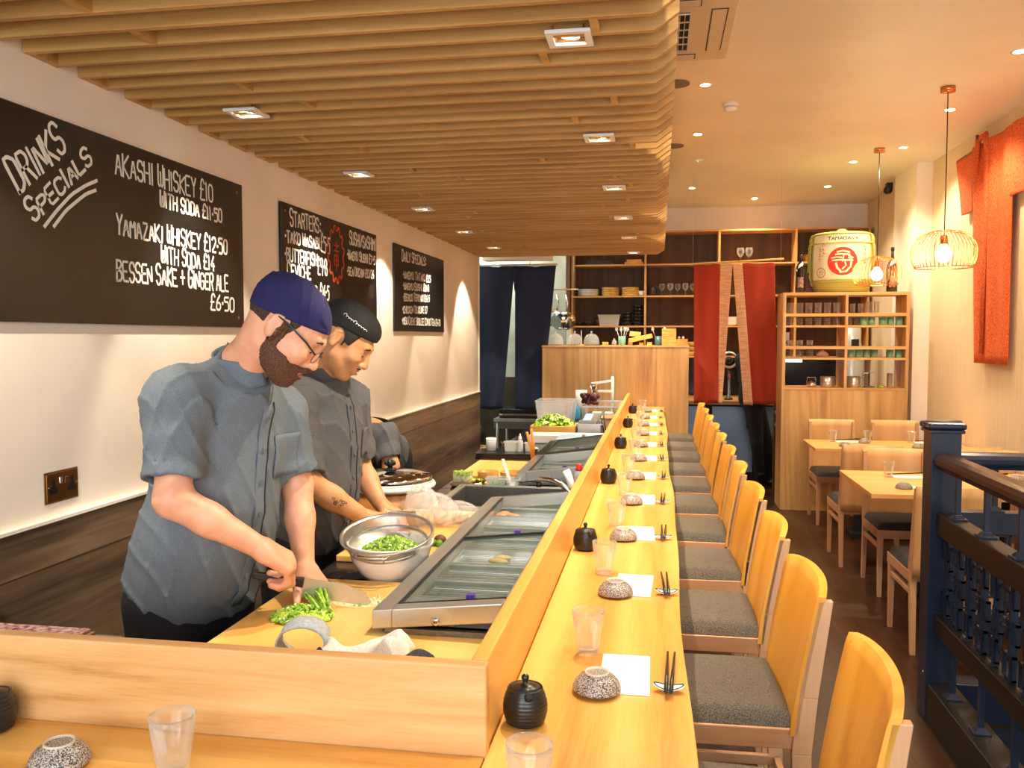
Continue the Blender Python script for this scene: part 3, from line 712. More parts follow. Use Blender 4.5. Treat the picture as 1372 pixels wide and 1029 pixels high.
# ================================================================ things on the worktop
ZW = .8805
b = MB().box(-1.045, -.335, 1.42, 2.395, 0, .022).build('cutting_board', BOARDW, None, bevel=.004, loc=(0, 0, ZW)); tag(b, 'wide golden cutting board under the spring onions and knife', 'cutting board')
b = MB().box(-1.045, -.72, 2.66, 3.44, 0, .022).build('cutting_board', BOARDW, None, bevel=.004, loc=(0, 0, ZW)); tag(b, 'golden cutting board in front of the chef in the black cap', 'cutting board')
b = MB().box(-1.03, -.72, 4.32, 5.06, 0, .024).build('cutting_board', BOARDW, None, bevel=.004, loc=(0, 0, ZW)); tag(b, 'pale cutting board farther back, with black trays on its far end', 'cutting board')
ZB = ZW+.0225
def scatter(name, mts, c, rx, ry, h, n, size, lab, cat, seed=1, long_=1.0, ring=True):
    r = random.Random(seed); m = MB()
    for i in range(n):
        a = r.uniform(0, 2*PI); q = math.sqrt(r.random()); x = rx*q*math.cos(a); y = ry*q*math.sin(a)
        z = h*(1-q*q)**1.2*r.uniform(.55, 1)+size*.35; s_ = size*r.uniform(.6, 1.25)
        M = Matrix.Translation((x, y, z)) @ Matrix.Rotation(r.uniform(0, 6.3), 4, 'Z') @ Matrix.Rotation(r.uniform(-1.2, 1.2), 4, 'X')
        mi = 0 if r.random() < .62 else r.choice(range(len(mts)))
        if ring: m.lathe([(s_*.5, -s_*.22*long_), (s_*.5, s_*.22*long_), (s_*.28, s_*.22*long_), (s_*.28, -s_*.22*long_)], n=6, M=M, mi=mi, cap0=False, cap1=False)
        else: m.add([M @ Vector(v) for v in ((-s_/2, 0, 0), (0, -s_*.3, s_*.15), (s_/2*long_, 0, 0), (0, s_*.3, s_*.15))], [(0, 1, 2, 3)], mi=mi)
    m.ball((0, 0, 0), 1, 16, 6, (rx*.8, ry*.8, h*.72))
    o = m.build(name, mts, None, loc=c); tag(o, lab, cat, None, 'stuff'); return o
scatter('chopped_onion', [GREENL, GREEND, GREENW, GREEN], (-.895, 2.045, ZB), .080, .070, .026, 620, .010, 'heap of chopped spring onion greens on the cutting board', 'chopped spring onion', 2)
scatter('chopped_onion', [GREENW, GREEN], (-.80, 2.19, ZB-.001), .10, .06, .002, 45, .007, 'thin scatter of white onion crumbs by the knife blade', 'chopped spring onion', 5)
# bunch of spring onions in the hand
m = MB(); r = random.Random(4)
for i in range(26):
    x, y, z = r.uniform(-.026, .026), r.uniform(-.018, .018), r.uniform(.0, .03)
    m.tube([(x*.6, y-.055, z*.7+.008), (x, y, z+.010), (x*1.2, y+.030, z*.8+.012)], .0034, 7, mi=i % 2)
ob = tag(m.build('onion_bunch', [GREEN, GREENL], None, loc=(-.880, 2.105, ZB+.012), rz=.7), 'bunch of green spring onion stalks held at the knife', 'spring onions'); ob.rotation_euler.x = .22
# chef's knife
kt = thing('kitchen_knife', 'wide steel chef\'s knife held in the right hand of the chef in glasses', 'knife', (-.925, 2.105, ZB+.034), .36)
kt.rotation_euler.y = .20
m = MB(); bl_ = [(.0, .050), (.10, .050), (.165, .034), (.185, .010), (.175, .0), (.0, .0)]
m.prism([(x, z) for x, z in bl_], .0022); m.build('blade', STEEL, kt)
MB().prism([(-.015, .026), (-.13, .030), (-.135, .048), (-.02, .050), (0, .052), (0, .024)], .018, Matrix.Translation((0, -.008, 0))).build('handle', mat('dark_wood_handle', (44, 28, 20), .5), kt, bevel=.004)
# folded cloths by the screen
def cloth(name, lab, mt, c, w, d, folds, h, seed, rz=0, loop=0):
    r = random.Random(seed); ph = [r.uniform(0, 6) for _ in range(4)]
    def fn(u, v):
        x = (u-.5)*w; y = (v-.5)*d
        z = h*(.45+.3*math.sin(folds*u*PI+ph[0]+1.3*v)+.2*math.sin(7*v+ph[1]+4*u)+.12*math.sin(13*u+ph[2]))
        e = min(u, 1-u, v, 1-v); z *= min(1, e/.12)**.6
        return (x+.01*math.sin(9*v+ph[3]), y+.012*math.sin(8*u+ph[1]), max(.002, z))
    o = MB().grid(fn, 40, 26).build(name, mt, None, solid=.0025, loc=c, rz=rz, sub=0); return tag(o, lab, 'cloth')
TOWEL = noisy('white_terry', (232, 226, 216), (250, 246, 238), .95, 220, bump=.5)
TOWELG = noisy('charcoal_cloth', (44, 46, 54), (78, 80, 90), .95, 260, bump=.5)
GREYC = noisy('pale_grey_cloth', (166, 176, 186), (196, 204, 210), .9, 120, bump=.3)
cloth('kitchen_towel', 'white crumpled towel on the board behind the front screen', TOWEL, (-.640, 1.80, ZB+.002), .21, .13, 2.2, .066, 3)
cloth('kitchen_towel', 'charcoal folded cloth right of the white towel', TOWELG, (-.535, 1.70, ZB+.002), .17, .09, 1.4, .052, 5, .2)
cloth('kitchen_towel', 'flat charcoal cloth in the screen corner, farthest right', TOWELG, (-.405, 1.66, ZB+.002), .12, .08, 1.2, .045, 9)
m = MB()
def strap(u, v):
    a = PI*(1.12-1.45*u); return (-.054*math.cos(a)+.012, (v-.5)*.08, .030+.040*math.sin(a))
m.grid(strap, 24, 3); o = m.build('rolled_cloth', GREYC, None, solid=.004, loc=(-.800, 1.80, ZB+.004), rz=.25); tag(o, 'pale grey cloth curled into an arch left of the white towel', 'cloth')
cloth('kitchen_towel', 'small dark grey cloth between arched cloth and white towel', TOWELG, (-.745, 1.72, ZB+.002), .06, .07, 1.0, .05, 12, .3)
# wrapped box on a low shelf by the wall
t = thing('side_shelf', 'low steel shelf along the wall at bottom left', 'shelf', (0, 0, 0))
MB().box(-1.79, -1.30, 1.45, 1.90, .855, .88).build('shelf_top', STEELD, t); MB().box(-1.79, -1.77, 1.47, 1.49, 0, .854).box(-1.33, -1.31, 1.47, 1.49, 0, .854).box(-1.33, -1.31, 1.86, 1.88, 0, .854).box(-1.79, -1.77, 1.86, 1.88, 0, .854).build('leg', STEELD, t)
t = thing('wrapped_tray', 'pinkish patterned packet tray behind the front screen at far left', 'packet', (-1.56, 1.80, .881))
MB().box(-.21, .21, -.06, .06, 0, .022).build('carton', mat('carton_brown', (150, 116, 74), .7), t, bevel=.002)
MB().box(-.205, .200, -.058, .058, .0225, .030).build('wrap', noisy('pink_foil', (118, 46, 58), (214, 176, 170), .25, 70), t, bevel=.003)

TRAYM = noisy('tray_steel', (104, 102, 92), (134, 130, 118), .34, 9, .85)
# ---- refrigerated glass display cases
def show_case(y0, y1, rise, lab, framem, far_rise=0, food=None, ndiv=2, black=False):
    t = thing('display_case', lab, 'refrigerated display case', (0, 0, 0), 0, 'refrigerated sushi display cases')
    x0, x1 = -.680, -.330; zl, zr = .960, .960+rise; lip = .047
    z = lambda x: zl+(x-x0)/(x1-x0)*(zr-zl)
    fr = .05
    m = MB()
    m.box(x0+.03, x1-.002, y0+.008, y0+.018, ZB, .916).box(x0+.02, x1-.005, y1-.03, y1-.02, ZB, .915).box(x0+.02, x0+.03, y0+.03, y1-.03, ZB, .915).box(x1-.015, x1-.005, y0+.03, y1-.03, ZB, .915)
    m.box(x0+.02, x1-.005, y0+.02, y1-.02, ZB-.001, ZB+.003); m.build('cabinet_body', STEELD, t)
    def slab(xa, xb, ya, yb):
        return [(xa, ya, z(xa)-lip), (xb, ya, z(xb)-lip), (xb, yb, z(xb)-lip), (xa, yb, z(xa)-lip)], [(xa, ya, z(xa)), (xb, ya, z(xb)), (xb, yb, z(xb)), (xa, yb, z(xa))]
    m = MB()
    m.hexa(*slab(x0, x0+fr, y0, y1)).hexa(*slab(x1-.028, x1, y0, y1)).hexa(*slab(x0+fr, x1-.028, y0, y0+.045)).hexa(*slab(x0+fr, x1-.028, y1-.03, y1))
    m.build('rim_frame', framem, t, bevel=.003)
    yy = [y0+.045+(y1-y0-.075)*k/ndiv for k in range(ndiv+1)]
    for k in range(1, ndiv):
        lo, hi = slab(x0+fr, x1-.028, yy[k]-.005, yy[k]+.005); lo = [(a, b, c+lip-.012) for a, b, c in lo]; MB().hexa(lo, hi).build('divider', BLACKP, t)
    for k in range(ndiv):
        lo, hi = slab(x0+fr, x1-.028, yy[k]+.005, yy[k+1]-.005)
        lo = [(a, b, c+lip-.010) for a, b, c in lo]; hi = [(a, b, c-.005) for a, b, c in hi]
        pn = MB().hexa(lo, hi).build('glass_lid', THING, t)
        g_ = MB()
        for q in ((x0+fr, x0+fr+.007, yy[k]+.005, yy[k+1]-.005), (x0+fr, x1-.028, yy[k]+.005, yy[k]+.011)):
            lo, hi = slab(*q); g_.hexa([(a, b, c+lip-.0085) for a, b, c in lo], [(a, b, c-.0005) for a, b, c in hi])
        g_.build('gasket', BLACKP, pn)
        MB().box(-.46, -.44, yy[k]+.015, yy[k]+.030, z(-.45)-.004, z(-.45)+.007).build('lid_catch', mat('purple_tape', (84, 50, 150), .4), pn)
    n = int((y1-y0-.1)/.17)
    for k in range(n):
        a = y0+.055+(y1-y0-.1)*k/n; b_ = a+(y1-y0-.1)/n-.012
        m = MB().box(x0+.055, x1-.035, a, b_, ZB+.004, ZB+.008)
        m.box(x0+.052, x0+.056, a, b_, ZB+.004, .925).box(x1-.036, x1-.032, a, b_, ZB+.004, .925).box(x0+.052, x1-.032, a, a+.004, ZB+.004, .925).box(x0+.052, x1-.032, b_-.004, b_, ZB+.004, .925)
        ty = m.build('inner_tray', TRAYM if k % 3 else STEEL, t); rb = MB(); [rb.box(x0+.06, x1-.04, a+.02+q*(b_-a-.04)/5-.002, a+.02+q*(b_-a-.04)/5+.002, ZB+.010, ZB+.013) for q in range(6)]; rb.build('rack', CHROME, ty); MB().box(x0+.052, x1-.032, a-.003, a+.003, .925, .929).box(x0+.052, x1-.032, b_-.006, b_, .925, .929).build('tray_rim', STEEL, ty)  # some trays and all rims lighter, imitating bright reflections in the case
    if not black: MB().lathe([(.010, 0), (.010, .004), (.006, .006)], n=14, M=Matrix.Translation((-.52, y0, .940)) @ Matrix.Rotation(PI/2, 4, 'X')).build('drain_cap', CHROME, t)
    return t
THING = mat('case_glass', (206, 232, 216), .02, alpha=.07)
show_case(1.96, 3.46, .036, 'nearest steel sushi display case with two sloping glass lids', STEEL)
show_case(4.10, 4.74, .040, 'middle steel display case beyond the sink tap', STEEL, ndiv=1)
show_case(4.76, 5.42, .050, 'farthest display case with black rim before the lettuce tray', mat('black_rim', (40, 38, 36), .25), ndiv=1, black=True)
r = random.Random(8)
for (x, y, mt, lb) in ((-.58, 3.30, mat('salmon', (232, 140, 96), .35), 'piece of pink salmon under the far lid of the nearest display case'), (-.47, 2.62, mat('seed_mix', (168, 140, 74), .6), 'tray of brown garnish under the near lid of the nearest case')):
    m = MB()
    for k in range(6): m.ball((r.uniform(-.03, .03), r.uniform(-.03, .03), .008), .018, 10, 6, (1.3, .7, .5))
    tag(m.build('food_portion', mt, None, loc=(x, y, ZB+.010)), lb, 'food')
# ---- sink with tap
t = thing('steel_sink', 'stainless steel sink between the two display cases', 'sink', (0, 0, 0))
m = MB(); X0, X1, Y0, Y1 = -.95, -.36, 3.50, 4.06; zt = .905
m.box(X0, X0+.03, Y0, Y1, .86, zt).box(X1-.03, X1, Y0, Y1, .86, zt).box(X0+.03, X1-.03, Y0, Y0+.03, .86, zt).box(X0+.03, X1-.03, Y1-.03, Y1, .86, zt).build('rim', STEEL, t, bevel=.003)
MB().box(X0+.03, X0+.036, Y0+.03, Y1-.03, .64, .90).box(X1-.036, X1-.03, Y0+.03, Y1-.03, .64, .90).box(X0+.03, X1-.03, Y0+.03, Y0+.036, .64, .90).box(X0+.03, X1-.03, Y1-.036, Y1-.03, .64, .90).box(X0+.03, X1-.03, Y0+.03, Y1-.03, .632, .64).build('basin', STEELD, t)
t = thing('sink_tap', 'chrome sink tap bending left beside the long screen', 'tap', (-.345, 3.62, .906))
MB().lathe([(.022, 0), (.022, .012), (.015, .016), (.014, .03)], n=20).build('base', CHROME, t)
MB().tube([(0, 0, .02), (-.02, .0, .055), (-.06, .01, .085), (-.11, .02, .100), (-.155, .03, .102), (-.162, .032, .088)], [.014, .014, .013, .012, .012, .012], 14).build('spout', CHROME, t)
MB().lathe([(.013, 0), (.013, .02)], (-.162, .032, .068), 14).build('aerator', BLACKP, t)
MB().tube([(.0, .01, .03), (-.03, .03, .11), (-.045, .04, .14)], [.014, .016, .018], 14).build('spray_handle', WHITE, t)
# ---- white bowl, strainer, greens
bx, by = -.800, 2.480
wb = tag(MB().lathe([(.055, .0), (.060, .004), (.092, .030), (.116, .070), (.128, .112), (.132, .116), (.132, .122), (.126, .122), (.112, .072), (.088, .034), (.05, .012), (.0005, .010)], n=48, cap1=False).build('mixing_bowl', PORC, None, loc=(bx, by, ZW)), 'white mixing bowl under the wire strainer', 'bowl')
t = thing('wire_strainer', 'steel mesh strainer resting in the white bowl, full of chopped greens', 'strainer', (bx-.002, by-.008, ZW+.088)); t.rotation_euler.x = .23
MB().lathe([(.138, .056), (.142, .060), (.142, .066), (.136, .066), (.132, .06)], n=56, cap0=False, cap1=False).build('rim', STEEL, t)
MB().lathe([(.118, .024), (.121, .028), (.121, .034), (.117, .032)], n=56, cap0=False, cap1=False).build('lower_ring', STEEL, t)
MESHM = mat('steel_mesh', (196, 200, 196), .35, 1, alpha=.45)
MB().lathe([(.134, .058), (.118, .028), (.100, .006), (.070, -.012), (.035, -.022), (.0005, -.024)], n=48, cap0=False, cap1=False).build('mesh', MESHM, t)
for s_ in (-1, 1):
    MB().tube([(-.05, s_*.136, .060), (-.045, s_*.158, .062), (.045, s_*.158, .062), (.05, s_*.136, .060)], .003, 8).build('handle', STEEL, t)
for k in range(8):
    a = 2*PI*k/8+.2; MB().cyl((.137*math.cos(a), .137*math.sin(a), .058), (.119*math.cos(a), .119*math.sin(a), .028), .0018, n=6).build('strut', STEEL, t)
gg = scatter('chopped_greens', [GREEN, GREEND, GREENL, GREENW], (bx, by-.004, ZW+.086), .092, .088, .044, 900, .010, 'heap of chopped spring onion greens inside the strainer', 'chopped spring onion', 12)
gg.rotation_euler.x = .20
# ---- plastic bag of food, small mushroom things
r = random.Random(31)
def crumple(c, rx, ry, rz_, n1, n2, amp, seed, open_=0):
    rr = random.Random(seed); W_ = [(rr.uniform(2, 9), rr.uniform(2, 9), rr.uniform(0, 6), rr.uniform(.3, 1)) for _ in range(7)]
    def fn(u, v):
        th = PI*(.02+.96*v); ph = 2*PI*u; s_ = 0
        for a, b_, p, q in W_: s_ += q*abs(math.sin(round(a)*ph+b_*th+p))
        rr_ = 1+amp*(s_/3-.6)
        z = math.cos(th)*rz_*rr_
        return (c[0]+math.sin(th)*math.cos(ph)*rx*rr_, c[1]+math.sin(th)*math.sin(ph)*ry*rr_, max(c[2]+z, .003))
    return MB().grid(fn, n1*2, n2*2, smooth=True)
o = crumple((0, 0, .05), .10, .075, .062, 44, 20, .30, 3)
o2 = crumple((.10, .02, .036), .085, .065, .044, 36, 16, .30, 8); o.add(o2.v, o2.f); o3 = crumple((-.03, .0, .085), .045, .04, .045, 26, 12, .7, 5); o.add(o3.v, o3.f)
BAG = mat('plastic_bag', (240, 236, 230), .04, alpha=.26)
tag(o.build('plastic_bag', BAG, None, loc=(-.865, 3.16, ZB+.001)), 'clear crumpled plastic bag of pale food beside the rice tub', 'plastic bag')
m = MB()
for k in range(9): m.ball((r.uniform(-.06, .14), r.uniform(-.035, .035), r.uniform(.026, .038)), r.uniform(.020, .028), 12, 8)
tag(m.build('pale_vegetables', mat('pale_peach', (236, 202, 168), .6), None, loc=(-.865, 3.16, ZB)), 'pale peach vegetables inside the clear plastic bag', 'vegetables')
m = MB(); m.ball((0, 0, .016), .022, 12, 8, (1, 1, .8)); m.ball((.004, -.03, .010), .014, 10, 6, mi=1); m.ball((-.015, -.026, .010), .012, 10, 6, mi=1)
tag(m.build('shiitake', [mat('brown_mushroom', (110, 66, 44), .6), GREEND], None, loc=(-.742, 2.86, ZB)), 'brown mushroom with green leaf beside the display case', 'mushroom')
t = cloth('kitchen_towel', 'small dark rag under the left side of the white bowl', TOWELG, (-.90, 2.50, ZW+.001), .10, .08, 2, .02, 33)
# ---- wooden rice tub with steel lid
t = thing('rice_warmer', 'large round wood-effect rice warmer with shiny steel lid', 'rice warmer', (-1.262, 3.92, .008))
Rr = .205
MB().lathe([(Rr-.012, .66), (Rr-.008, .66), (Rr-.004, .90)], n=56).build('wooden_body', wood('warmer_wood', (140, 82, 34), (176, 112, 52), (196, 134, 70), 'Z', .4, 1.2), t)
MB().lathe([(Rr-.003, .895), (Rr+.010, .900), (Rr+.013, .912), (Rr+.008, .922), (Rr-.010, .924)], n=56).build('white_rim', mat('cream_rim', (232, 230, 224), .3), t)
MB().lathe([(Rr-.004, .924), (Rr-.004, .950), (Rr-.012, .958), (Rr*.6, .972), (.0005, .982)], n=56, cap1=False).build('lid', CHROME, t)
k_ = MB().lathe([(.034, .980), (.030, .986), (.012, .990), (.012, 1.004)], n=20)
for q in range(5):
    a = 2*PI*q/5; k_.ball((.016*math.cos(a), .016*math.sin(a), 1.014), .014, 10, 8)
k_.ball((0, 0, 1.022), .014, 10, 8); k_.build('knob', BLACKP, t)
t2 = thing('warmer_stand', 'dark low stand carrying the rice warmer', 'stand', (-1.262, 3.92, 0))
MB().box(-.17, .17, -.17, .17, .63, .658).build('top', STEELD, t2)
for x in (-.15, .15):
    for y in (-.15, .15): MB().box(x-.012, x+.012, y-.012, y+.012, 0, .63).build('leg', STEELD, t2)
# ---- cress punnet, small dishes, tubs, bowls
r = random.Random(5)
t = thing('cress_block', 'block of green cress sprouts on a small dark dish', 'cress', (-.955, 4.13, ZW))
MB().lathe([(.05, 0), (.062, .008), (.064, .012)], n=24).build('dish', mat('brown_dish', (74, 50, 36), .4), t)
m = MB()
for k in range(260):
    x, y = r.uniform(-.044, .044), r.uniform(-.03, .03); h_ = r.uniform(.055, .078)
    m.tube([(x, y, .012), (x+r.uniform(-.004, .004), y, h_)], .0009, 4, mi=0)
    for q in range(2):
        M = Matrix.Translation((x, y, h_)) @ Matrix.Rotation(r.uniform(0, 6), 4, 'Z') @ Matrix.Rotation(r.uniform(-.6, .6), 4, 'X')
        m.add([M @ Vector(v) for v in ((0, 0, 0), (.005, -.0035, .001), (.009, 0, 0), (.005, .0035, .001))], [(0, 1, 2, 3)], mi=1)
m.build('sprouts', [GREENW, GREENL], t); MB().box(-.045, .045, -.031, .031, .012, .026).build('root_mat', mat('root_mat', (150, 120, 84), .9), t)
def tub(x, y, z, w, d, h, lab, mt=PLAST, fill=None, cat='container', name='plastic_container', taper=.9, grp=None):
    t = thing(name, lab, cat, (x, y, z), 0, grp); m = MB()
    for sx_ in (-1, 1):
        m.hexa([(sx_*w/2*taper, -d/2*taper, 0), (sx_*(w/2*taper-.002), -d/2*taper, 0), (sx_*(w/2*taper-.002), d/2*taper, 0), (sx_*w/2*taper, d/2*taper, 0)], [(sx_*w/2, -d/2, h), (sx_*(w/2-.002), -d/2, h), (sx_*(w/2-.002), d/2, h), (sx_*w/2, d/2, h)])
        m.hexa([(-w/2*taper, sx_*d/2*taper, 0), (w/2*taper, sx_*d/2*taper, 0), (w/2*taper, sx_*(d/2*taper-.002), 0), (-w/2*taper, sx_*(d/2*taper-.002), 0)], [(-w/2, sx_*d/2, h), (w/2, sx_*d/2, h), (w/2, sx_*(d/2-.002), h), (-w/2, sx_*(d/2-.002), h)])
    m.box(-w/2*taper, w/2*taper, -d/2*taper, d/2*taper, 0, .002); m.build('walls', mt, t)
    q = MB(); e = .006
    q.box(-w/2-e, w/2+e, -d/2-e, -d/2, h-.004, h+.002).box(-w/2-e, w/2+e, d/2, d/2+e, h-.004, h+.002).box(-w/2-e, -w/2, -d/2, d/2, h-.004, h+.002).box(w/2, w/2+e, -d/2, d/2, h-.004, h+.002); q.build('rim', mt, t)
    if fill:
        c = MB(); rr = random.Random(int(x*1000))
        for k in range(60): c.ball((rr.uniform(-.40, .40)*w*taper, rr.uniform(-.4, .4)*d*taper, h*.12+rr.uniform(0, h*.4)), h*.14, 7, 5)
        tag(c.build('tub_filling', fill, None, loc=(x, y, z+.003)), 'green contents of the '+lab, 'food')
    return t
tub(-.775, 4.10, ZW, .095, .075, .055, 'left clear tub of dark greens beside the sink', PLAST, GREEND)
t_ = tub(-.690, 4.09-.005, ZW, .060, .075, .055, 'right clear tub with white tag beside the sink', PLAST, GREEND)
MB().box(-.015, .012, -.0385, -.037, .018, .044).build('tag', PAPER, t_)
t = thing('blue_dish', 'small blue-rimmed dish with white garnish in front of the cress', 'dish', (-.862, 4.03, .8815)); t.location = (-.880, 4.115, ZW)
MB().lathe([(.03, 0), (.04, .004), (.042, .008), (.036, .008), (.0005, .005)], n=24, cap1=False).build('plate', mat('blue_plastic', (40, 150, 210), .3), t)
m = MB()
for k in range(8): m.ball((r.uniform(-.02, .02), r.uniform(-.015, .015), .014), .009, 8, 6)
m.build('garnish', [GREENW], t)
m = MB()
for k in range(30): m.ball((r.uniform(-.04, .04), r.uniform(-.02, .02), r.uniform(.008, .025)), .009, 7, 5, mi=k % 3)
tag(m.build('garnish_leaves', [GREENL, mat('dark_purple_leaf', (70, 36, 34), .6), mat('yellow_petal', (230, 210, 50), .6)], None, loc=(-.885, 4.20, ZW)), 'small heap of yellow and dark garnish leaves right of the cress', 'garnish')
for (x, w_, lb) in ((-.850, .052, 'round wooden bowl left of the spatula'), (-.728, .056, 'round wooden bowl right of the spatula')):
    tag(MB().lathe([(w_*.7, 0), (w_*.95, .01), (w_*1.05, .06), (w_*.98, .062), (w_*.85, .018), (.0005, .012)], n=32, cap1=False).build('wooden_bowl', wood('bowl_wood', (150, 96, 36), (190, 128, 56), (208, 150, 78), 'X', .4), None, loc=(x, 4.245, ZW)), lb, 'bowl')
t = thing('rice_spatula', 'clear plastic spatula leaning between the wooden bowls', 'spatula', (-.70, 4.085, ZW+.01), 0)
MB().bar((0, 0, 0), (-.055, .06, .13), .018, .003).build('blade', FROST, t)
# ---- trays with cup, tongs, bottles
for k in range(3):
    tag(MB().box(-.17, .17, -.11, .11, 0, .009).box(-.178, .178, -.118, .118, .009, .012).build('serving_tray', mat('black_tray', (30, 27, 27), .25), None, bevel=.002, loc=(-.885, 5.00+.004*k, ZW+.026+.0125*k), rz=.02*k), 'flat black tray, %s in the stack at the end of the pale board' % ('bottom', 'middle', 'top')[k], 'tray', 'stack of black trays')
zt2 = ZW+.026+.0375
tag(MB().box(-.11, .11, -.09, .09, 0, .010).build('serving_tray', mat('black_tray', (30, 27, 27)), None, bevel=.002, loc=(-.98, 5.24, ZW)), 'single black tray behind the tray stack, by the wall side', 'tray')
t = thing('patterned_cup', 'white tea cup with black triangle pattern on the trays', 'cup', (-.985, 5.02, zt2))
MB().lathe([(.024, 0), (.03, .004), (.032, .075), (.030, .075), (.027, .006), (.0005, .005)], n=28, cap1=False).build('cup_body', PORC, t)
m = MB()
for row in range(6):
    for k in range(18):
        a = 2*PI*(k+.5*(row % 2))/18; z = .012+.0095*row; rr_ = .0322+.0004*row*.2
        p = lambda da, dz: (rr_*math.cos(a+da), rr_*math.sin(a+da), z+dz)
        m.add([p(-.13, 0), p(.13, 0), p(0, .008)], [(0, 1, 2)])
m.build('triangle_pattern', BLACKM, t)
for k, (x, y, lb) in enumerate(((-.925, 5.0, 'pair of pincers lying open by the patterned cup'),)):
    t = thing('tongs', lb, 'tongs', (x, y, zt2+.004)); MB().tube([(0, 0, 0), (.012, .01, .03), (.028, .02, .055)], .003, 6).build('arm', mat('tong_wood', (120, 70, 40), .5), t); MB().tube([(.026, 0, 0), (.014, .01, .03), (0, .02, .048)], .003, 6).build('arm', mat('tong_wood', (120, 70, 40), .5), t)
tub(-.865, 5.02, zt2, .07, .06, .055, 'clear square tub beside the patterned cup', FROST)
t = thing('squeeze_bottle', 'tall clear squeeze bottle with white nozzle on the black trays', 'bottle', (-.805, 4.99, zt2))
MB().lathe([(.017, 0), (.019, .004), (.019, .06), (.012, .07)], n=20).build('bottle_body', FROST, t); MB().lathe([(.012, .070), (.011, .082), (.004, .10), (.003, .108)], n=16).build('nozzle', WHITE, t)
tub(-.752, 5.02, zt2, .05, .05, .05, 'small frosted tub beside the tongs', FROST)
t = thing('wooden_tongs', 'pair of orange wooden handles standing up by the middle display case', 'utensil', (-.712, 4.86, ZW+.026))
MB().tube([(0, 0, 0), (-.012, .0, .09), (-.034, .0, .17)], [.006, .008, .008], 10).build('handle', mat('orange_wood', (214, 136, 48), .45), t)
MB().tube([(.008, 0, 0), (.006, 0, .09), (-.008, .0, .19)], [.006, .008, .008], 10).build('handle', mat('orange_wood', (214, 136, 48), .45), t)
m = MB()
for k in range(14): m.ball((r.uniform(-.05, .05), r.uniform(-.12, .12), .018), r.uniform(.014, .022), 8, 6, mi=k % 3)
tag(m.build('mixed_scraps', [mat('shrimp_white', (236, 216, 196), .5), BLACKM, mat('scrap_red', (170, 50, 40), .5)], None, loc=(-.76, 5.30, ZW)), 'mixed white, black and red bits left of the farthest display case', 'food')
t = thing('squeeze_bottle', 'clear bottle with a red cap beside the long screen, after the tap', 'bottle', (-.375, 4.08, .905)); t.location = (-.358, 3.93, .906)
MB().lathe([(.022, 0), (.024, .004), (.024, .085), (.015, .10)], n=22).build('bottle_body', PLAST, t); MB().lathe([(.016, .1), (.017, .104), (.012, .125), (.006, .13)], n=18).build('red_cap', mat('red_plastic', (206, 34, 34), .35), t)
# ---- far end of the worktop
t = thing('steel_container', 'low steel box with two pale blue strips beyond the black-rimmed case', 'container', (-.49, 5.66, ZW)); m = MB().box(-.17, .17, -.19, .19, 0, .075); m.build('box_body', STEELD, t, bevel=.003)
for s_ in (-1, 1): MB().box(s_*.085-.075, s_*.085+.075, -.193, .10, .0755, .084).build('blue_strip', mat('pale_blue_film', (170, 198, 222), .3), t)
t = thing('cutting_board', 'thick white board lying across the worktop before the lettuce', 'cutting board', (-.63, 6.0, ZW)); MB().box(-.26, .30, -.09, .09, .0, .060).build('slab', mat('white_board', (236, 234, 226), .5), t, bevel=.006)
t = thing('lettuce_tray', 'wooden tray heaped with bright green lettuce', 'tray', (-.77, 6.42, ZW))
m = MB().box(-.165, .165, -.16, -.145, 0, .085).box(-.165, .165, .145, .16, 0, .085).box(-.165, -.15, -.145, .145, 0, .085).box(.15, .165, -.145, .145, 0, .085).box(-.15, .15, -.145, .145, 0, .02); m.build('box', wood('tray_wood', (190, 130, 50), (220, 164, 76), (232, 184, 100), 'X', .5), t, bevel=.002)
m = MB(); r = random.Random(77)
for k in range(150):
    a, q = r.uniform(0, 6.28), math.sqrt(r.random()); x, y = .15*q*math.cos(a), .13*q*math.sin(a); z = .07+.085*(1-q*q)*r.uniform(.5, 1)
    M = Matrix.Translation((x, y, z)) @ Matrix.Rotation(r.uniform(0, 6.3), 4, 'Z') @ Matrix.Rotation(r.uniform(-.9, .9), 4, 'X'); s_ = r.uniform(.03, .055); p1 = r.uniform(0, 6)
    def leaf(u, v): return M @ Vector(((u-.5)*s_*1.5, (v-.5)*s_*(1.1-abs(u-.5)), .010*math.sin(u*9+p1)*math.sin(v*8)+.008*math.sin(v*3)))
    m.grid(leaf, 5, 4, mi=0 if r.random() < .75 else 1)
tag(m.build('lettuce', [GREENL, GREENW], None, loc=(-.77, 6.42, ZW)), 'heap of frilly green lettuce in the wooden tray', 'lettuce', None, 'stuff')
tub(-.86, 7.30, ZW, .32, .36, .205, 'large empty clear food box behind the lettuce', PLAST, taper=.86)
t = thing('steel_pan', 'deep steel gastronorm pan right of the lettuce tray', 'pan', (-.50, 6.42, ZW)); m = MB().box(-.09, .09, -.13, -.125, .0, .105).box(-.09, .09, .125, .13, 0, .105).box(-.09, -.085, -.13, .13, 0, .105).box(.085, .09, -.13, .13, 0, .105).box(-.1, .1, -.14, -.13, .098, .105).box(-.1, .1, .13, .14, .098, .105); m.build('pan_walls', STEEL, t)
MB().bar((0, 0, .06), (.11, .05, .20), .05, .004).build('lid', STEEL, t)
tag(MB().tube([(0, 0, .0), (-.035, .0, .16)], .004, 6).tube([(.012, 0, 0), (-.012, 0, .17)], .004, 6).build('cooking_chopsticks', BLACKP, None, loc=(-.385, 6.32, ZW+.001)), 'long black cooking chopsticks standing by the steel pan', 'chopsticks')
tub(-.375, 6.72, ZW, .12, .22, .12, 'peach-coloured box against the long screen', mat('peach_plastic', (232, 192, 150), .5), name='plastic_box')
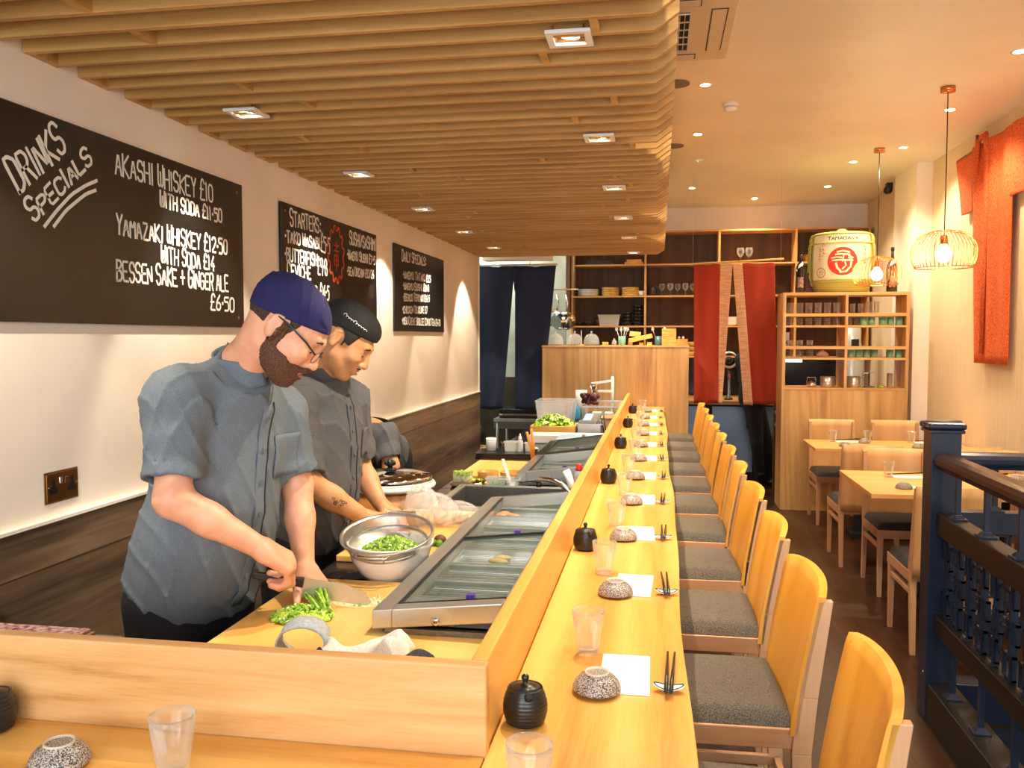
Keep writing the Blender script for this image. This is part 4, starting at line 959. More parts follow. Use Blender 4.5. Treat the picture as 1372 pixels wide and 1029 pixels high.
t = thing('paper_roll', 'standing white kitchen paper roll near the half wall', 'paper roll', (-.72, 8.1, ZW)); MB().lathe([(.055, 0), (.055, .24), (.02, .24), (.02, .20)], n=28).build('roll', PAPER, t); 
t = thing('spray_bottle', 'blue cleaning bottle with red part in front of the paper roll', 'bottle', (-.745, 7.72, ZW)); MB().lathe([(.05, 0), (.055, .01), (.05, .09), (.02, .13), (.014, .15)], n=20).build('bottle_body', mat('blue_liquid', (70, 176, 224), .2, alpha=.8), t)
MB().tube([(-.07, 0, .0), (-.065, 0, .13), (-.05, 0, .16)], [.02, .022, .01], 10).build('red_grip', mat('red_plastic', (206, 34, 34)), t)
t = thing('vegetable_slicer', 'white articulated slicer arm on a post near the half wall', 'slicer', (-.52, 8.15, ZW))
MB().box(-.1, .1, -.08, .08, 0, .03).build('base', WHITE, t, bevel=.004); MB().cyl((.09, 0, .03), (.09, 0, .37), .013).build('post', WHITE, t)
MB().bar((.09, 0, .33), (-.11, 0, .30), .03, .022).bar((.09, 0, .23), (-.05, 0, .23), .03, .02).build('arm', WHITE, t, bevel=.003); MB().lathe([(.05, .30), (.04, .27), (.022, .24), (.03, .20)], (-.09, 0, 0), 18).build('hopper', CHROME, t)
m = MB(); r = random.Random(6)
for k in range(60): m.ball((r.uniform(-.07, .07), r.uniform(-.05, .05), r.uniform(.01, .085)), .018, 7, 5)
t = thing('sushi_showcase', 'glass fish case with steel top rail at the far end of the worktop', 'display case', (-.475, 7.40, ZW))
MB().box(-.15, .16, -.32, .36, .0, .05).build('base', STEEL, t, bevel=.003)
MB().box(-.15, -.146, -.32, .36, .05, .16).box(.156, .16, -.32, .36, .05, .16).box(-.15, .16, -.324, -.32, .05, .16).build('glass_sides', THING, t)
MB().box(-.155, .165, -.33, -.31, .16, .172).box(-.155, .165, .35, .37, .16, .172).box(-.155, -.135, -.31, .35, .16, .172).box(.145, .165, -.31, .35, .16, .172).build('top_rail', STEEL, t)
tag(m.build('red_cabbage', mat('dark_red_leaf', (74, 18, 26), .5), None, loc=(-.575, 7.28+.0, ZW+.173)), 'dark red heap of leaves on top of the far glass case', 'vegetables')
MB().box(-.135, .145, -.31, .35, .158, .1595).build('glass_top', THING, t)
tag(MB().bar((0, 0, -.022), (.05, .16, .08), .07, .01).build('blue_tray', mat('pale_blue_film', (170, 198, 222)), None, loc=(-.60, 6.86, ZW+.03)), 'pale blue tray tilted against the far glass case', 'tray')
# ================================================================ back of the room
def slatbox(m, x0, x1, y0, y1, z0, z1): return m.box(x0, x1, y0, y1, z0, z1)
hw = thing('half_wall_counter', 'oak-veneered half wall bar closing the end of the dining counter', 'bar counter', (0, 0, 0))
MB().box(-1.174, .293, 8.70, 8.73, 0, 1.520).box(-1.174, -1.144, 8.73, 9.22, 0, 1.52).box(.263, .293, 8.73, 9.22, 0, 1.52).build('front_panel', VENV, hw)
MB().box(-1.180, .299, 8.695, 9.24, 1.521, 1.537).build('top', SHELFW, hw, bevel=.001)
# back shelves
bs = thing('back_shelves', 'tall oak open shelving across the whole back wall', 'shelving', (0, 0, 0))
t_ = .024
for x in (-1.06, -.17, .703, 1.586, 2.40): MB().box(x-t_/2, x+t_/2, 10.60, 10.92, 1.38, 2.90).build('upright', SHELFW, bs)
for z in (1.39, 1.757, 2.123, 2.505, 2.90): MB().box(-1.075, 2.415, 10.595, 10.92, z-.014, z+.004).build('shelf', SHELFW, bs)
MB().box(-1.06, 2.41, 10.921, 10.94, 1.38, 2.90).build('back_panel', SHELFB, bs)
MB().box(-1.20, -1.085, 10.56, 10.9, 1.9, 2.92).build('side_post', wood('dark_oak_post', (70, 46, 30), (92, 62, 42), (110, 78, 54), 'Z', .5), bs)
struct(MB().box(-1.2, 2.45, 11.05, 11.09, .9, 1.39).build('wall_splashback', noisy('black_tile', (22, 22, 24), (36, 36, 38), .2, 4)))
bc = thing('back_counter', 'steel-topped back counter with blue-grey fridge doors behind the rust curtain', 'counter', (0, 0, 0))
MB().box(-1.0, 2.30, 9.93, 10.98, .86, .90).build('worktop', wood('back_top', (150, 104, 56), (178, 128, 72), (196, 148, 90), 'X', .4), bc)
MB().box(-1.0, 2.30, 9.97, 10.95, .06, .858).box(-.98, 2.28, 10.02, 10.9, 0, .06).build('carcass', BLACKM, bc)
FR = mat('fridge_blue_grey', (118, 140, 164), .32, .3)
for k in range(6):
    d_ = MB().box(-.98+.52*k+.02, -.98+.52*k+.47, 9.945, 9.969, .10, .84).build('fridge_door', FR, bc, bevel=.004)
    MB().box(-.98+.52*k+.40, -.98+.52*k+.43, 9.925, 9.944, .60, .80).build('door_handle', BLACKP, d_)
# things on the shelves
YB = 10.74
DARKC = noisy('dark_lacquer', (24, 18, 16), (52, 36, 28), .3, 40)
BAMB = wood('bamboo', (190, 134, 52), (214, 160, 74), (228, 182, 100), 'Z', .5)
JADE = noisy('jade_glaze', (96, 150, 118), (138, 184, 150), .3, 12)
def stack(n, x, y, z, prof, hstep, mt, name, lab, cat, grp, seg=22):
    o0 = None
    for k in range(n):
        if o0 is None: o0 = MB().lathe(prof, n=seg, cap1=False).build(name, mt, None); o = o0
        else: o = o0.copy(); COL.objects.link(o)
        o.location = (x, y, z+hstep*k); pos = 'bottom' if k == 0 else ('top' if k == n-1 else ORD[k]+' from the bottom')
        tag(o, lab % pos, cat, grp)
PL = [(.06, 0), (.10, .003), (.135, .010), (.135, .013), (.098, .008), (.0005, .006)]
stack(8, -.875, YB, 2.128, PL, .0105, PORC, 'plate', '%s white plate of the shelf stack left of the steamers', 'plate', 'stacked white plates')
STM = [(.105, 0), (.105, .026), (.098, .026), (.098, .006), (.0005, .005)]
stack(4, -.60, YB, 2.128, STM, .0265, BAMB, 'bamboo_steamer', '%s bamboo steamer in the left stack on the back shelf', 'steamer', 'left stack of bamboo steamers')
stack(4, -.355, YB, 2.128, STM, .0265, BAMB, 'bamboo_steamer', '%s bamboo steamer in the right stack on the back shelf', 'steamer', 'right stack of bamboo steamers')
tag(MB().lathe([(.03, 0), (.04, .02), (.042, .06), (.038, .06), (.0005, .02)], n=18, cap1=False).build('cup', PORC, None, loc=(-.215, 10.70, 2.128)), 'small white cup at the right end of the steamer shelf', 'cup')
tag(MB().lathe([(.05, 0), (.055, .02), (.055, .10), (.045, .11), (.03, .12), (.0005, .125)], n=20).build('jar', DARKC, None, loc=(-.09, YB, 2.128)), 'black lidded jar left of the glasses on the upper back shelf', 'jar')
WG = None
def wineglass(x, y, z, lab, grp='glasses on the back shelf', s=1.0, up=True):
    global WG
    if WG is None:
        WG = MB().lathe([(.030, 0), (.030, .002), (.004, .006), (.0035, .055), (.014, .066), (.032, .088), (.037, .115), (.030, .150), (.0288, .150), (.035, .115), (.030, .09), (.012, .070), (.0005, .066)], n=20, cap1=False).build('wine_glass', GLASS, None); g = WG
    else: g = WG.copy(); COL.objects.link(g)
    g.location = (x, y, z); g.scale = (s, s, s); return tag(g, lab, 'glass', grp)
for k, (x, dy) in enumerate(((.03, 0), (.13, -.05), (.22, .04), (.31, -.04), (.40, .05), (.50, -.03), (.58, .05))): wineglass(x, YB+dy, 2.128, 'stemmed glass on the upper back shelf, %s from the black jar' % ORD[k])
for k, x in enumerate((.86, .96)): wineglass(x+.1, YB, 2.51, 'stemmed glass above the rust curtain rod, %s one' % ('left', 'right')[k], 'glasses above the rust curtain', 1.25)
tag(MB().box(-.90, -.55, 10.62, 10.85, 2.510, 2.560).box(-.86, -.60, 10.64, 10.84, 2.56, 2.575).build('tray_pile', DARKC, None), 'flat dark tray on the top back shelf by the canopy', 'tray')
tag(MB().box(-.42, -.20, 10.64, 10.86, 2.510, 2.54).box(-.40, -.22, 10.66, 10.84, 2.54, 2.57).build('bamboo_box', BAMB, None), 'yellow bamboo box on the top back shelf by the canopy', 'box')
BW = [(.035, 0), (.045, .006), (.062, .038), (.064, .05), (.060, .05), (.04, .012), (.0005, .010)]
for k, (x, y) in enumerate(((-.975, 10.74), (-.86, 10.70))):
    tag(MB().lathe(BW, n=22, cap1=False).build('lacquer_bowl', DARKC, None, loc=(x, y, 1.762)), 'low black bowl at the %s end of the lower back shelf' % ('far left', 'left, second'[0:4])[k], 'bowl')
tag(MB().lathe([(.03, 0), (.035, .07), (.02, .08), (.0005, .08)], n=16).build('jar', mat('red_brown_jar', (120, 40, 28), .4), None, loc=(-.74, 10.72, 1.762)), 'small red-brown jar left of the plastic bin', 'jar')
t = tub(-.61, 10.73, 1.762, .27, .20, .135, 'whitish plastic bin with handles on the lower back shelf', mat('milky_plastic', (196, 188, 176), .4), taper=.84)
stack(4, -.395, YB, 1.762, BW, .040, DARKC, 'lacquer_bowl', '%s dark bowl in the shorter stack right of the bin', 'bowl', 'shorter stack of dark bowls')
stack(6, -.255, YB, 1.762, BW, .040, DARKC, 'lacquer_bowl', '%s dark bowl in the taller stack right of the bin', 'bowl', 'taller stack of dark bowls')
for k in range(3): tag(MB().lathe([(.10, 0), (.10, .05), (.09, .055), (.0005, .055)], n=22).build('bamboo_steamer', BAMB, None, loc=(.42, 10.74, 1.395+.058*k)), '%s bamboo steamer just left of the rust curtain' % ('bottom', 'middle', 'top')[k], 'steamer', 'steamers by the rust curtain')
t = thing('tea_pot', 'dark pot with brass lid right of the rust curtain on the back shelf', 'pot', (1.30, YB, 2.128)); MB().lathe([(.05, 0), (.085, .03), (.09, .09), (.06, .12)], n=22).build('body', DARKC, t); MB().lathe([(.062, .12), (.05, .14), (.01, .15), (.012, .17), (.0005, .172)], n=20).build('lid', BRASS, t)
tag(MB().lathe([(.06, 0), (.075, .09), (.07, .09), (.0005, .02)], n=20, cap1=False).build('bamboo_cup', BAMB, None, loc=(1.75, 10.74, 2.51)), 'yellow wooden tub on the top back shelf left of the sake barrel', 'tub')
# on the half wall
ZH = 1.5375
def dome(x, y, lab):
    t = thing('glass_dome', lab, 'cloche', (x, y, ZH), 0, 'glass domes on the half wall')
    MB().lathe([(.080, 0), (.082, .004), (.082, .045), (.070, .085), (.045, .112), (.012, .122), (.0005, .123)], n=28, cap0=False, cap1=False).build('dome', THINC, t)
    MB().ball((0, 0, .136), .013, 12, 8).build('knob', THINC, t); MB().lathe([(.09, 0), (.092, .006), (.0005, .008)], n=28, cap1=False).build('base_plate', mat('slate', (60, 54, 50), .5), t)
THINC = mat('cloche_glass', (236, 240, 236), .02, alpha=.24)
dome(-1.065, 8.93, 'leftmost glass dome on the half wall by the navy curtain'); dome(-.868, 8.98, 'middle glass dome on the half wall'); dome(-.690, 8.92, 'rightmost and clearest glass dome on the half wall')
t = thing('receipt_spike', 'small stand with an upright white stick between the glass domes', 'stand', (-.785, 8.80, ZH)); MB().lathe([(.03, 0), (.03, .008), (.0005, .01)], n=18).build('base', BAMB, t); MB().cyl((0, 0, .008), (0, 0, .155), .003).build('stick', WHITE, t)
t = thing('glass_bottle', 'small stoppered glass bottle right of the glass domes', 'bottle', (-.455, 8.92, ZH)); MB().lathe([(.022, 0), (.026, .01), (.026, .04), (.012, .055)], n=18).build('bottle_body', THINC, t); MB().ball((0, 0, .062), .010, 10, 8).build('stopper', CHROME, t)
tag(MB().box(-.03, .03, -.02, .02, 0, .035).build('card_holder', BAMB, None, bevel=.003, loc=(-.545, 8.90, ZH)), 'tiny wooden block beside the rightmost glass dome', 'block')
def mug(x, lab, n, mt, tilt=.25, s=1):
    t = thing('utensil_mug', lab, 'mug', (x, 8.92, ZH))
    MB().lathe([(.034, 0), (.037, .004), (.037, .095), (.034, .095), (.033, .006), (.0005, .006)], n=24, cap1=False).build('mug', mt, t)
    r = random.Random(int(x*100))
    for k in range(n):
        a = 2*PI*k/n; q = r.uniform(.5, 1); ex, ey = math.cos(a)*.062*q, math.sin(a)*.04*q
        o = MB().cyl((ex*.2, ey*.2, .01), (ex, ey, .15), .0025, n=6).ball((ex*1.1, ey*1.1, .165), .016, 10, 6, (1, .35, 1.25)).build('spoon', STEEL, None, loc=(x, 8.92, ZH)); tag(o, 'metal spoon standing in the '+lab.split(' mug')[0]+' mug, %s' % ('far left', 'left', 'back left', 'back right', 'right', 'far right', 'front')[k % 7], 'spoon', 'spoons in the '+lab.split(' mug')[0]+' mug')
mug(-.375, 'jade green mug full of spoons left of the tilted trays', 7, JADE)
mug(.045-.05, 'teal mug with utensils between tilted trays and plate stack', 2, mat('teal_mug', (70, 108, 112), .3))
t = thing('tilted_trays', 'pale wooden box tilted on top of wooden blocks on the half wall', 'wooden box', (-.18, 8.93, ZH))
for q_ in ((-.13, -.09, .055), (-.02, .02, .03), (.06, .11, .035)): MB().box(q_[0], q_[1], -.06, .06, 0, q_[2]).build('block', BAMB, t, bevel=.002)
MB().box(-.12, .12, -.08, .08, 0, .045, Matrix.Translation((0, 0, .052)) @ Matrix.Rotation(-.22, 4, 'Y')).build('box', BAMB, t, bevel=.003); MB().box(-.08, .03, -.06, .06, 0, .05, Matrix.Translation((-.04, 0, .088)) @ Matrix.Rotation(.1, 4, 'Y')).build('small_box', BAMB, t, bevel=.003)
for k in range(10): tag(MB().box(-.072, .072, -.07, .07, 0, .0165).build('wooden_plate', BAMB, None, bevel=.004, loc=(.10, 8.93, ZH+.0172*k)), '%s square wooden plate of the tall stack on the half wall' % ('bottom' if k == 0 else 'top' if k == 9 else ORD[k]+' from the bottom'), 'plate', 'tall stack of wooden plates')
t = thing('wooden_box', 'low wooden box holding two white eggs at the right end of the half wall', 'box', (.225, 8.93, ZH)); t.location.x = .222
MB().box(-.066, .066, -.06, .06, 0, .066).build('box', BAMB, t, bevel=.003)
for s_ in (-1, 1): tag(MB().ball((0, 0, 0), .014, 10, 8).build('egg', PORC, None, loc=(.222+.02*s_, 8.93, ZH+.080)), 'white egg-like ball, %s, on the low wooden box' % ('left' if s_ < 0 else 'right'), 'egg')

# noren curtains
def cloth_panel(name, parent, mt, top, bot, z1, z0, y, ph, amp=.012, nf=3, label=None, solid=.003):
    def fn(u, v):   # v down
        x = (top[0]*(1-v)+bot[0]*v)*(1-u)+(top[1]*(1-v)+bot[1]*v)*u
        return (x, y+amp*math.sin(u*nf*PI+ph)*(.3+.7*v)+.01*v*math.sin(3*u+ph), z1+(z0-z1)*v+.004*math.sin(u*nf*PI))
    o = MB().grid(fn, 24, 30).build(name, mt, parent, solid=solid, label=label); return o
t = thing('door_curtain', 'rust red noren curtain with pink striped inner strips on a bamboo rod', 'curtain', (0, 0, 0))
cloth_panel('rust_panel', t, NORENR, (.335, .592), (.352, .588), 2.345, .955, 8.80, 0, label='left rust panel')
cloth_panel('striped_strip', t, NORENP, (.593, .712), (.572, .625), 2.345, .945, 8.797, 1, .006, 1, label='left pink striped strip')
cloth_panel('striped_strip', t, NORENP, (.713, .805), (.838, .925), 2.345, .945, 8.797, 2, .006, 1, label='right pink striped strip')
cloth_panel('rust_panel', t, NORENR, (.806, 1.115), (.926, 1.160), 2.350, .955, 8.80, 1.3, label='right rust panel')
MB().cyl((.30, 8.80, 2.348), (1.20, 8.80, 2.388), .011, n=12).build('bamboo_rod', BAMB, t)
for x in (.325, 1.17): MB().cyl((x, 8.80, 2.35), (x, 8.80, ZC), .0012, n=6).build('hanging_wire', CHROME, t)
t = thing('door_curtain', 'navy blue split noren curtain in the kitchen doorway', 'curtain', (0, 0, 0))
cloth_panel('navy_panel', t, NORENN, (-1.868, -1.474), (-1.868, -1.60), 2.35, .87, 8.78, 0, .016, 3, label='left navy panel')
cloth_panel('navy_panel', t, NORENN, (-1.472, -1.045), (-1.474, -1.185), 2.35, .87, 8.785, 2, .016, 3, label='right navy panel')
cloth_panel('top_join', t, NORENN, (-1.50, -1.44), (-1.475, -1.473), 2.35, 2.09, 8.774, 1, .002, 1)
MB().cyl((-1.88, 8.785, 2.362), (-1.03, 8.785, 2.362), .012, n=12).build('curtain_rod', STEEL, t)
# kitchen beyond
lamp('kitchen_tube_light', 'AREA', (-2.0, 9.9, 3.0), 45, (.94, 1, .90), (-1.9, 9.9, 0), 1.4, sy=.5)
t = thing('prep_table', 'steel kitchen table with lower shelf seen under the navy curtain', 'table', (0, 0, 0))
MB().box(-1.78, -1.12, 9.20, 9.85, .70, .73).build('table_top', STEEL, t); MB().box(-1.78, -1.12, 9.22, 9.85, .22, .24).build('lower_shelf', STEELD, t); MB().box(-1.78, -1.12, 9.22, 9.24, .62, .70).build('front_rail', STEELD, t)
for x in (-1.74, -1.16):
    for y in (9.22, 9.82): MB().cyl((x, y, 0), (x, y, .70), .016).build('leg', STEEL, t)
t = thing('hot_plate', 'black appliance with silver edge on the kitchen table', 'appliance', (-1.45, 9.5, .731)); MB().box(-.28, .28, -.22, .22, 0, .10).build('body', BLACKP, t, bevel=.01); MB().box(-.28, .28, -.226, -.221, .03, .05).build('silver_edge', CHROME, t)
for k, x in enumerate((-1.60, -1.33)): tag(MB().ball((0, 0, .122), .12, 14, 10, (1, .8, 1.0)).build('storage_bag', mat('dark_bag_%d' % k, ((34, 40, 60), (50, 50, 52))[k], .7), None, loc=(x, 9.5, .241)), 'dark bag on the lower shelf of the kitchen table, %s' % ('left', 'right')[k], 'bag')
t = thing('kitchen_stool', 'small wooden stool behind the end of the left wall', 'stool', (-1.93, 8.95, 0)); MB().lathe([(.14, .42), (.15, .425), (.15, .45), (.14, .455)], n=24).build('seat', VENV, t)
for k in range(4): a = PI/4+k*PI/2; MB().cyl((.13*math.cos(a), .13*math.sin(a), 0), (.10*math.cos(a), .10*math.sin(a), .42), .014, n=8).build('leg', VENV, t)
tag(MB().ball((0, 0, .10), .12, 14, 10, (.9, .8, 1.0)).build('black_bag', BLACKM, None, loc=(-1.93, 8.95, .478)), 'black bag on the wooden stool in the kitchen doorway', 'bag')
for k, (x, y, z) in enumerate(((-1.135, 9.62, 1.80), (-1.04, 9.72, 1.80), (-1.22, 9.75, 1.84))):
    t = thing('frying_pan', 'steel pan hanging by its handle right of the navy curtain, %s' % ('front one', 'right one', 'left one')[k], 'pan', (x, y, z), 0, 'hanging steel pans')
    MB().lathe([(.075, -.02), (.105, .02), (.108, .022), (.104, .024), (.073, -.015), (.0005, -.015)], n=28, M=Matrix.Rotation(PI/2-.5+.4*k, 4, 'Z') @ Matrix.Rotation(PI/2-.3, 4, 'Y'), cap1=False).build('pan_body', CHROME, t)
    MB().tube([(0, 0, .10), (.015, .0, .20), (.0, .0, .30)], [.009, .012, .010], 8).build('handle', CHROME, t)
t = thing('pan_rail', 'steel rail carrying the hanging pans', 'rail', (0, 0, 0)); MB().cyl((-1.5, 9.7, 2.16), (-.9, 9.7, 2.16), .01).build('rail', STEEL, t); 
for x in (-1.45, -.95): MB().cyl((x, 9.7, 2.16), (x, 9.7, ZC), .006).build('hanger', STEEL, t)
struct(MB().box(-2.6, -1.08, 10.05, 10.12, 0, ZC).build('wall_kitchen_back', noisy('kitchen_steel_wall', (168, 172, 156), (200, 204, 188), .35, 3)))
struct(MB().box(-2.6, -1.08, 10.03, 10.048, 0, 1.15).build('trim_shade', noisy('kitchen_shade_sheet', (44, 34, 26), (74, 58, 44), .5, 3)))  # added dark sheet, shade of the lower kitchen put into its colour

# glassware cabinet
gc = thing('glass_cabinet', 'oak display cabinet of glasses and green cups under the sake barrel', 'cabinet', (0, 0, 0))
x0, x1, y0, y1, zc = 1.135, 2.245, 8.32, 8.70, 2.035; w_ = .028
for xa in (x0, x1-w_): MB().box(xa, xa+w_, y0, y1, 0, zc).build('side_panel', VENV, gc)
MB().box(x0+w_, x1-w_, y0+.004, y0+.026, 0, 1.153).build('front_panel', VENV, gc)
MB().box(1.688, 1.712, y0, y1, 1.153, zc-w_).build('divider', VENV, gc)
for z, th in ((1.153, .02), (1.432, .018), (1.537, .026), (1.731, .018), (1.842, .028), (zc, .028)):
    MB().box(x0+w_, 1.688, y0, y1, z-th, z).box(1.712, x1-w_, y0, y1, z-th, z).build('shelf', SHELFW, gc) if z < zc else MB().box(x0+w_, x1-w_, y0, y1, z-th, z).build('shelf', SHELFW, gc)
def smallglass(x, z, lab, h=.085, r=.032, grp='small glasses in the oak cabinet'):
    o = MB().lathe([(r*.8, 0), (r*.86, .004), (r, h), (r*.93, h), (r*.78, .01), (.0005, .01)], n=20, cap1=False).build('glass_tumbler', GLASS, None, loc=(x, 8.42, z+.0005)); return tag(o, lab, 'glass', grp)
cols = ['far left', 'second', 'third', 'fourth', 'fifth', 'sixth', 'last']
for k in range(6): smallglass(1.215+.083*k, 1.842, 'bell-shaped glass on the top shelf, left half, %s from the left' % cols[k], .10, .033)
for k in range(6): smallglass(1.215+.083*k, 1.731, 'short glass on the second shelf, left half, %s from the left' % cols[k], .07, .032)
for k in range(3): smallglass(1.215+.09*k, 1.432, 'short glass on the lower narrow shelf, %s from the left' % cols[k], .07, .034)
for k in range(3): smallglass(1.215+.09*k, 1.537, 'small glass in the middle opening, left half, %s from the left' % cols[k], .055, .03)
for k in range(4): smallglass(1.77+.07*k, 1.842, 'slim glass on the top shelf, right half, %s from the left' % cols[k], .11-.02*(k < 2), .024)
for k in range(2): smallglass(1.745+.065*k, 1.731, 'silvery glass beside the upper green cups, %s' % ('left', 'right')[k], .075, .026)
def greencup(x, z, lab): return tag(MB().lathe([(.029, 0), (.032, .003), (.032, .074), (.030, .074), (.028, .006), (.0005, .006)], n=24, cap1=False).build('green_cup', JADE, None, loc=(x, 8.40, z+.0005)), lab, 'cup', 'jade green cups in the oak cabinet')
for k, x in enumerate((1.862, 1.932, 2.03, 2.10, 2.175)): greencup(x, 1.731, 'jade green cup on the upper cup shelf, %s from the left' % cols[k].replace('far left', 'first'))
for k, x in enumerate((1.755, 1.825, 1.895, 1.965, 2.10, 2.175)): greencup(x, 1.432, 'jade green cup on the lower cup shelf, %s from the left' % cols[k].replace('far left', 'first'))
t = thing('white_box', 'small white box with blue mark in the middle opening, far left', 'box', (1.195, 8.55, 1.5375)); MB().box(-.028, .028, -.04, .04, 0, .13).build('carton', PAPER, t); MB().box(-.012, .018, -.0415, -.0402, .02, .045).build('blue_mark', mat('blue_mark', (60, 80, 180), .5), t)
tag(MB().tube([(-.05, 0, .02), (0, 0, .045), (.05, .0, .02)], [.018, .03, .014], 10).build('figurine', mat('pink_cream', (214, 178, 160), .5), None, loc=(1.51, 8.42, 1.4325)), 'small pale figurine right of the lower short glasses', 'ornament')
for k, (x, r_, h_, nm) in enumerate(((1.57, .066, .10, 'steel pot at the right of the left bottom opening'), (1.80, .064, .10, 'steel pot at the left of the right bottom opening'))):
    t = thing('steel_pot', nm, 'pot', (x, 8.47, 1.1535), 0, 'steel pots in the cabinet bottom'); MB().lathe([(r_*.95, 0), (r_, .006), (r_, h_), (r_*.95, h_), (r_*.93, .01), (.0005, .01)], n=28, cap1=False).build('pot_body', STEEL, t); MB().tube([(r_, -.02, h_*.8), (r_+.025, 0, h_*.8), (r_, .02, h_*.8)], .004, 6).build('handle', STEEL, t)
t = thing('kettle', 'small chrome kettle with wire handle in the left bottom opening', 'kettle', (1.42, 8.45, 1.1535)); MB().lathe([(.035, 0), (.045, .02), (.032, .045), (.008, .05), (.009, .06), (.0005, .062)], n=20).build('body', CHROME, t); MB().tube([(-.045, 0, .03), (-.035, 0, .09), (.035, 0, .09), (.045, 0, .03)], .003, 6).build('handle', STEEL, t)
t = thing('juicer', 'chrome lever stand in the right bottom opening', 'juicer', (1.94, 8.47, 1.1535)); MB().lathe([(.05, 0), (.05, .01), (.008, .016), (.008, .14)], n=18).build('stand', STEELD, t); MB().bar((-.05, 0, .13), (.05, 0, .14), .012, .012).ball((-.05, 0, .10), .012, 8, 6).build('lever', CHROME, t)
tag(MB().lathe([(.03, 0), (.034, .012), (.02, .02), (.0005, .02)], n=16).build('lime', GREEN, None, loc=(2.04, 8.44, 1.1535)), 'green lime half beside the chrome lever stand', 'lime')
tag(MB().box(-.02, .02, -.03, .03, 0, .13).build('paper_bundle', mat('paper_brown', (170, 150, 130), .8), None, loc=(2.13, 8.5, 1.1535), bevel=.004), 'brownish paper bundle at the right of the bottom opening', 'bundle')
struct(MB().box(1.2, 1.72, 10.9, 10.98, 1.32, 1.37).build('trim_4', mat('undershelf_light', (230, 238, 250), .5, emit=3)))
t = thing('tea_urn', 'tall white steel urn behind the cabinet, seen through its right half', 'urn', (2.14, 10.2, .9005)); MB().lathe([(.09, 0), (.13, .03), (.14, .10), (.14, .55), (.13, .58), (.10, .66), (.10, .84), (.0005, .85)], n=28).build('body', mat('urn_white', (206, 208, 212), .25, .4), t); MB().box(-.03, .05, -.145, -.135, .62, .70).build('display', BLACKP, t)
tag(MB().bar((0, 0, -.3), (0, 0, .3), .10, .02).build('paper_towel', PAPER, None, loc=(2.20, 9.4, 1.75)), 'white paper hanging behind the right side of the cabinet', 'paper') if False else None

# sake barrel
bt = thing('sake_barrel', 'straw-wrapped white sake barrel with a red circle emblem on top of the cabinet', 'barrel', (1.700, 8.62, 2.0355))
STRAW = noisy('green_straw', (168, 166, 70), (206, 200, 112), .8, 60, bump=.4, stretch=(6, 6, 1))
BCL = noisy('barrel_cream', (236, 224, 182), (244, 234, 198), .7, 8)
RB = lambda z: .262+.024*math.sin(PI*min(1, max(0, (z-.0)/.52)))*1.0
MB().lathe([(.20, 0), (.235, .02), (.262, .07), (.284, .13), (.288, .25), (.284, .40), (.272, .50), (.262, .545), (.235, .565), (.1, .575), (.0005, .578)], n=56, cap1=False).build('straw_wrap', STRAW, bt)
def rbar(z):
    pts = [(.07, .262), (.13, .284), (.25, .288), (.40, .284), (.50, .272), (.545, .262)]
    for (a, ra), (b, rb) in zip(pts, pts[1:]):
        if a <= z <= b: return ra+(rb-ra)*(z-a)/(b-a)
    return .262
class CylMap:   # (s along the curve, height, lift) -> barrel surface, facing the room
    def __init__(s, ac): s.ac = ac
    def __matmul__(s, v):
        r = rbar(v[1])+.0035+v[2]; a = s.ac+v[0]/.288; return (r*math.cos(a), r*math.sin(a), v[1])
CM = CylMap(-PI/2-.17)
def patch(s0, s1, z0, z1, lift=0, n=40):
    m = MB(); return m.grid(lambda u, v: CM @ (s0+(s1-s0)*u, z0+(z1-z0)*v, lift), n, 16)
patch(-.30, .30, .12, .455).build('label_wrap', BCL, bt, label='cream paper label')
patch(-.31, .31, .465, .535).build('top_band', BCL, bt, label='cream band with lettering')
class Shift:
    def __init__(s, lift): s.l = lift
    def __matmul__(s, v): return CM @ (v[0], v[1], v[2]+s.l)
m = MB(); strokes(m, 'TAMAGAWA', (-.135, .483), (.150, .483), .030, .0055, Shift(.001), .0, seed=1); m.build('lettering', BLACKM, bt, label='black lettering TAMAGAWA')
m = MB(); cx_, cz_ = .005, .285; n_ = 48; vs = [CM @ (cx_, cz_, .0015)]; fs = []
for rr_ in (.03, .06, .09, .132):
    vs += [CM @ (cx_+rr_*math.cos(2*PI*k/n_), cz_+rr_*math.sin(2*PI*k/n_)*.98, .0015) for k in range(n_)]
for k in range(n_): fs.append((0, 1+k, 1+(k+1) % n_))
for q in range(3):
    for k in range(n_): fs.append((1+q*n_+k, 1+(q+1)*n_+k, 1+(q+1)*n_+(k+1) % n_, 1+q*n_+(k+1) % n_))
m.add(vs, fs, True); m.build('red_disc', mat('barrel_red', (216, 56, 38), .6), bt)
m = MB()
S2 = Shift(.0035)
def bst(pts, w):
    q = []
    for i in range(len(pts)-1):
        for k in range(6): q.append(Vector(pts[i]).lerp(Vector(pts[i+1]), k/6))
    q.append(Vector(pts[-1])); pen(m, [Vector((cx_+a, cz_+b)) for a, b in q], w, S2)
bst([(-.045, .085), (0, .095), (.055, .080)], .016); bst([(-.06, .062), (-.01, .066), (.06, .058)], .014); bst([(-.095, .032), (-.05, .038), (-.01, .034)], .013); bst([(-.085, .008), (-.02, .012), (.085, .005)], .016)
bst([(-.055, -.02), (-.045, -.06), (-.02, -.085)], .020); bst([(.05, .05), (.075, .038), (.09, .03), (.075, .022), (.05, .03)], .012); bst([(.02, -.005), (.03, -.04), (.0, -.07)], .012); bst([(.075, 0), (.07, -.05), (.03, -.095), (-.02, -.10)], .016); bst([(.01, .06), (.0, .0)], .013)
m.build('white_emblem', BCL, bt)
m = MB(); kr = random.Random(3)
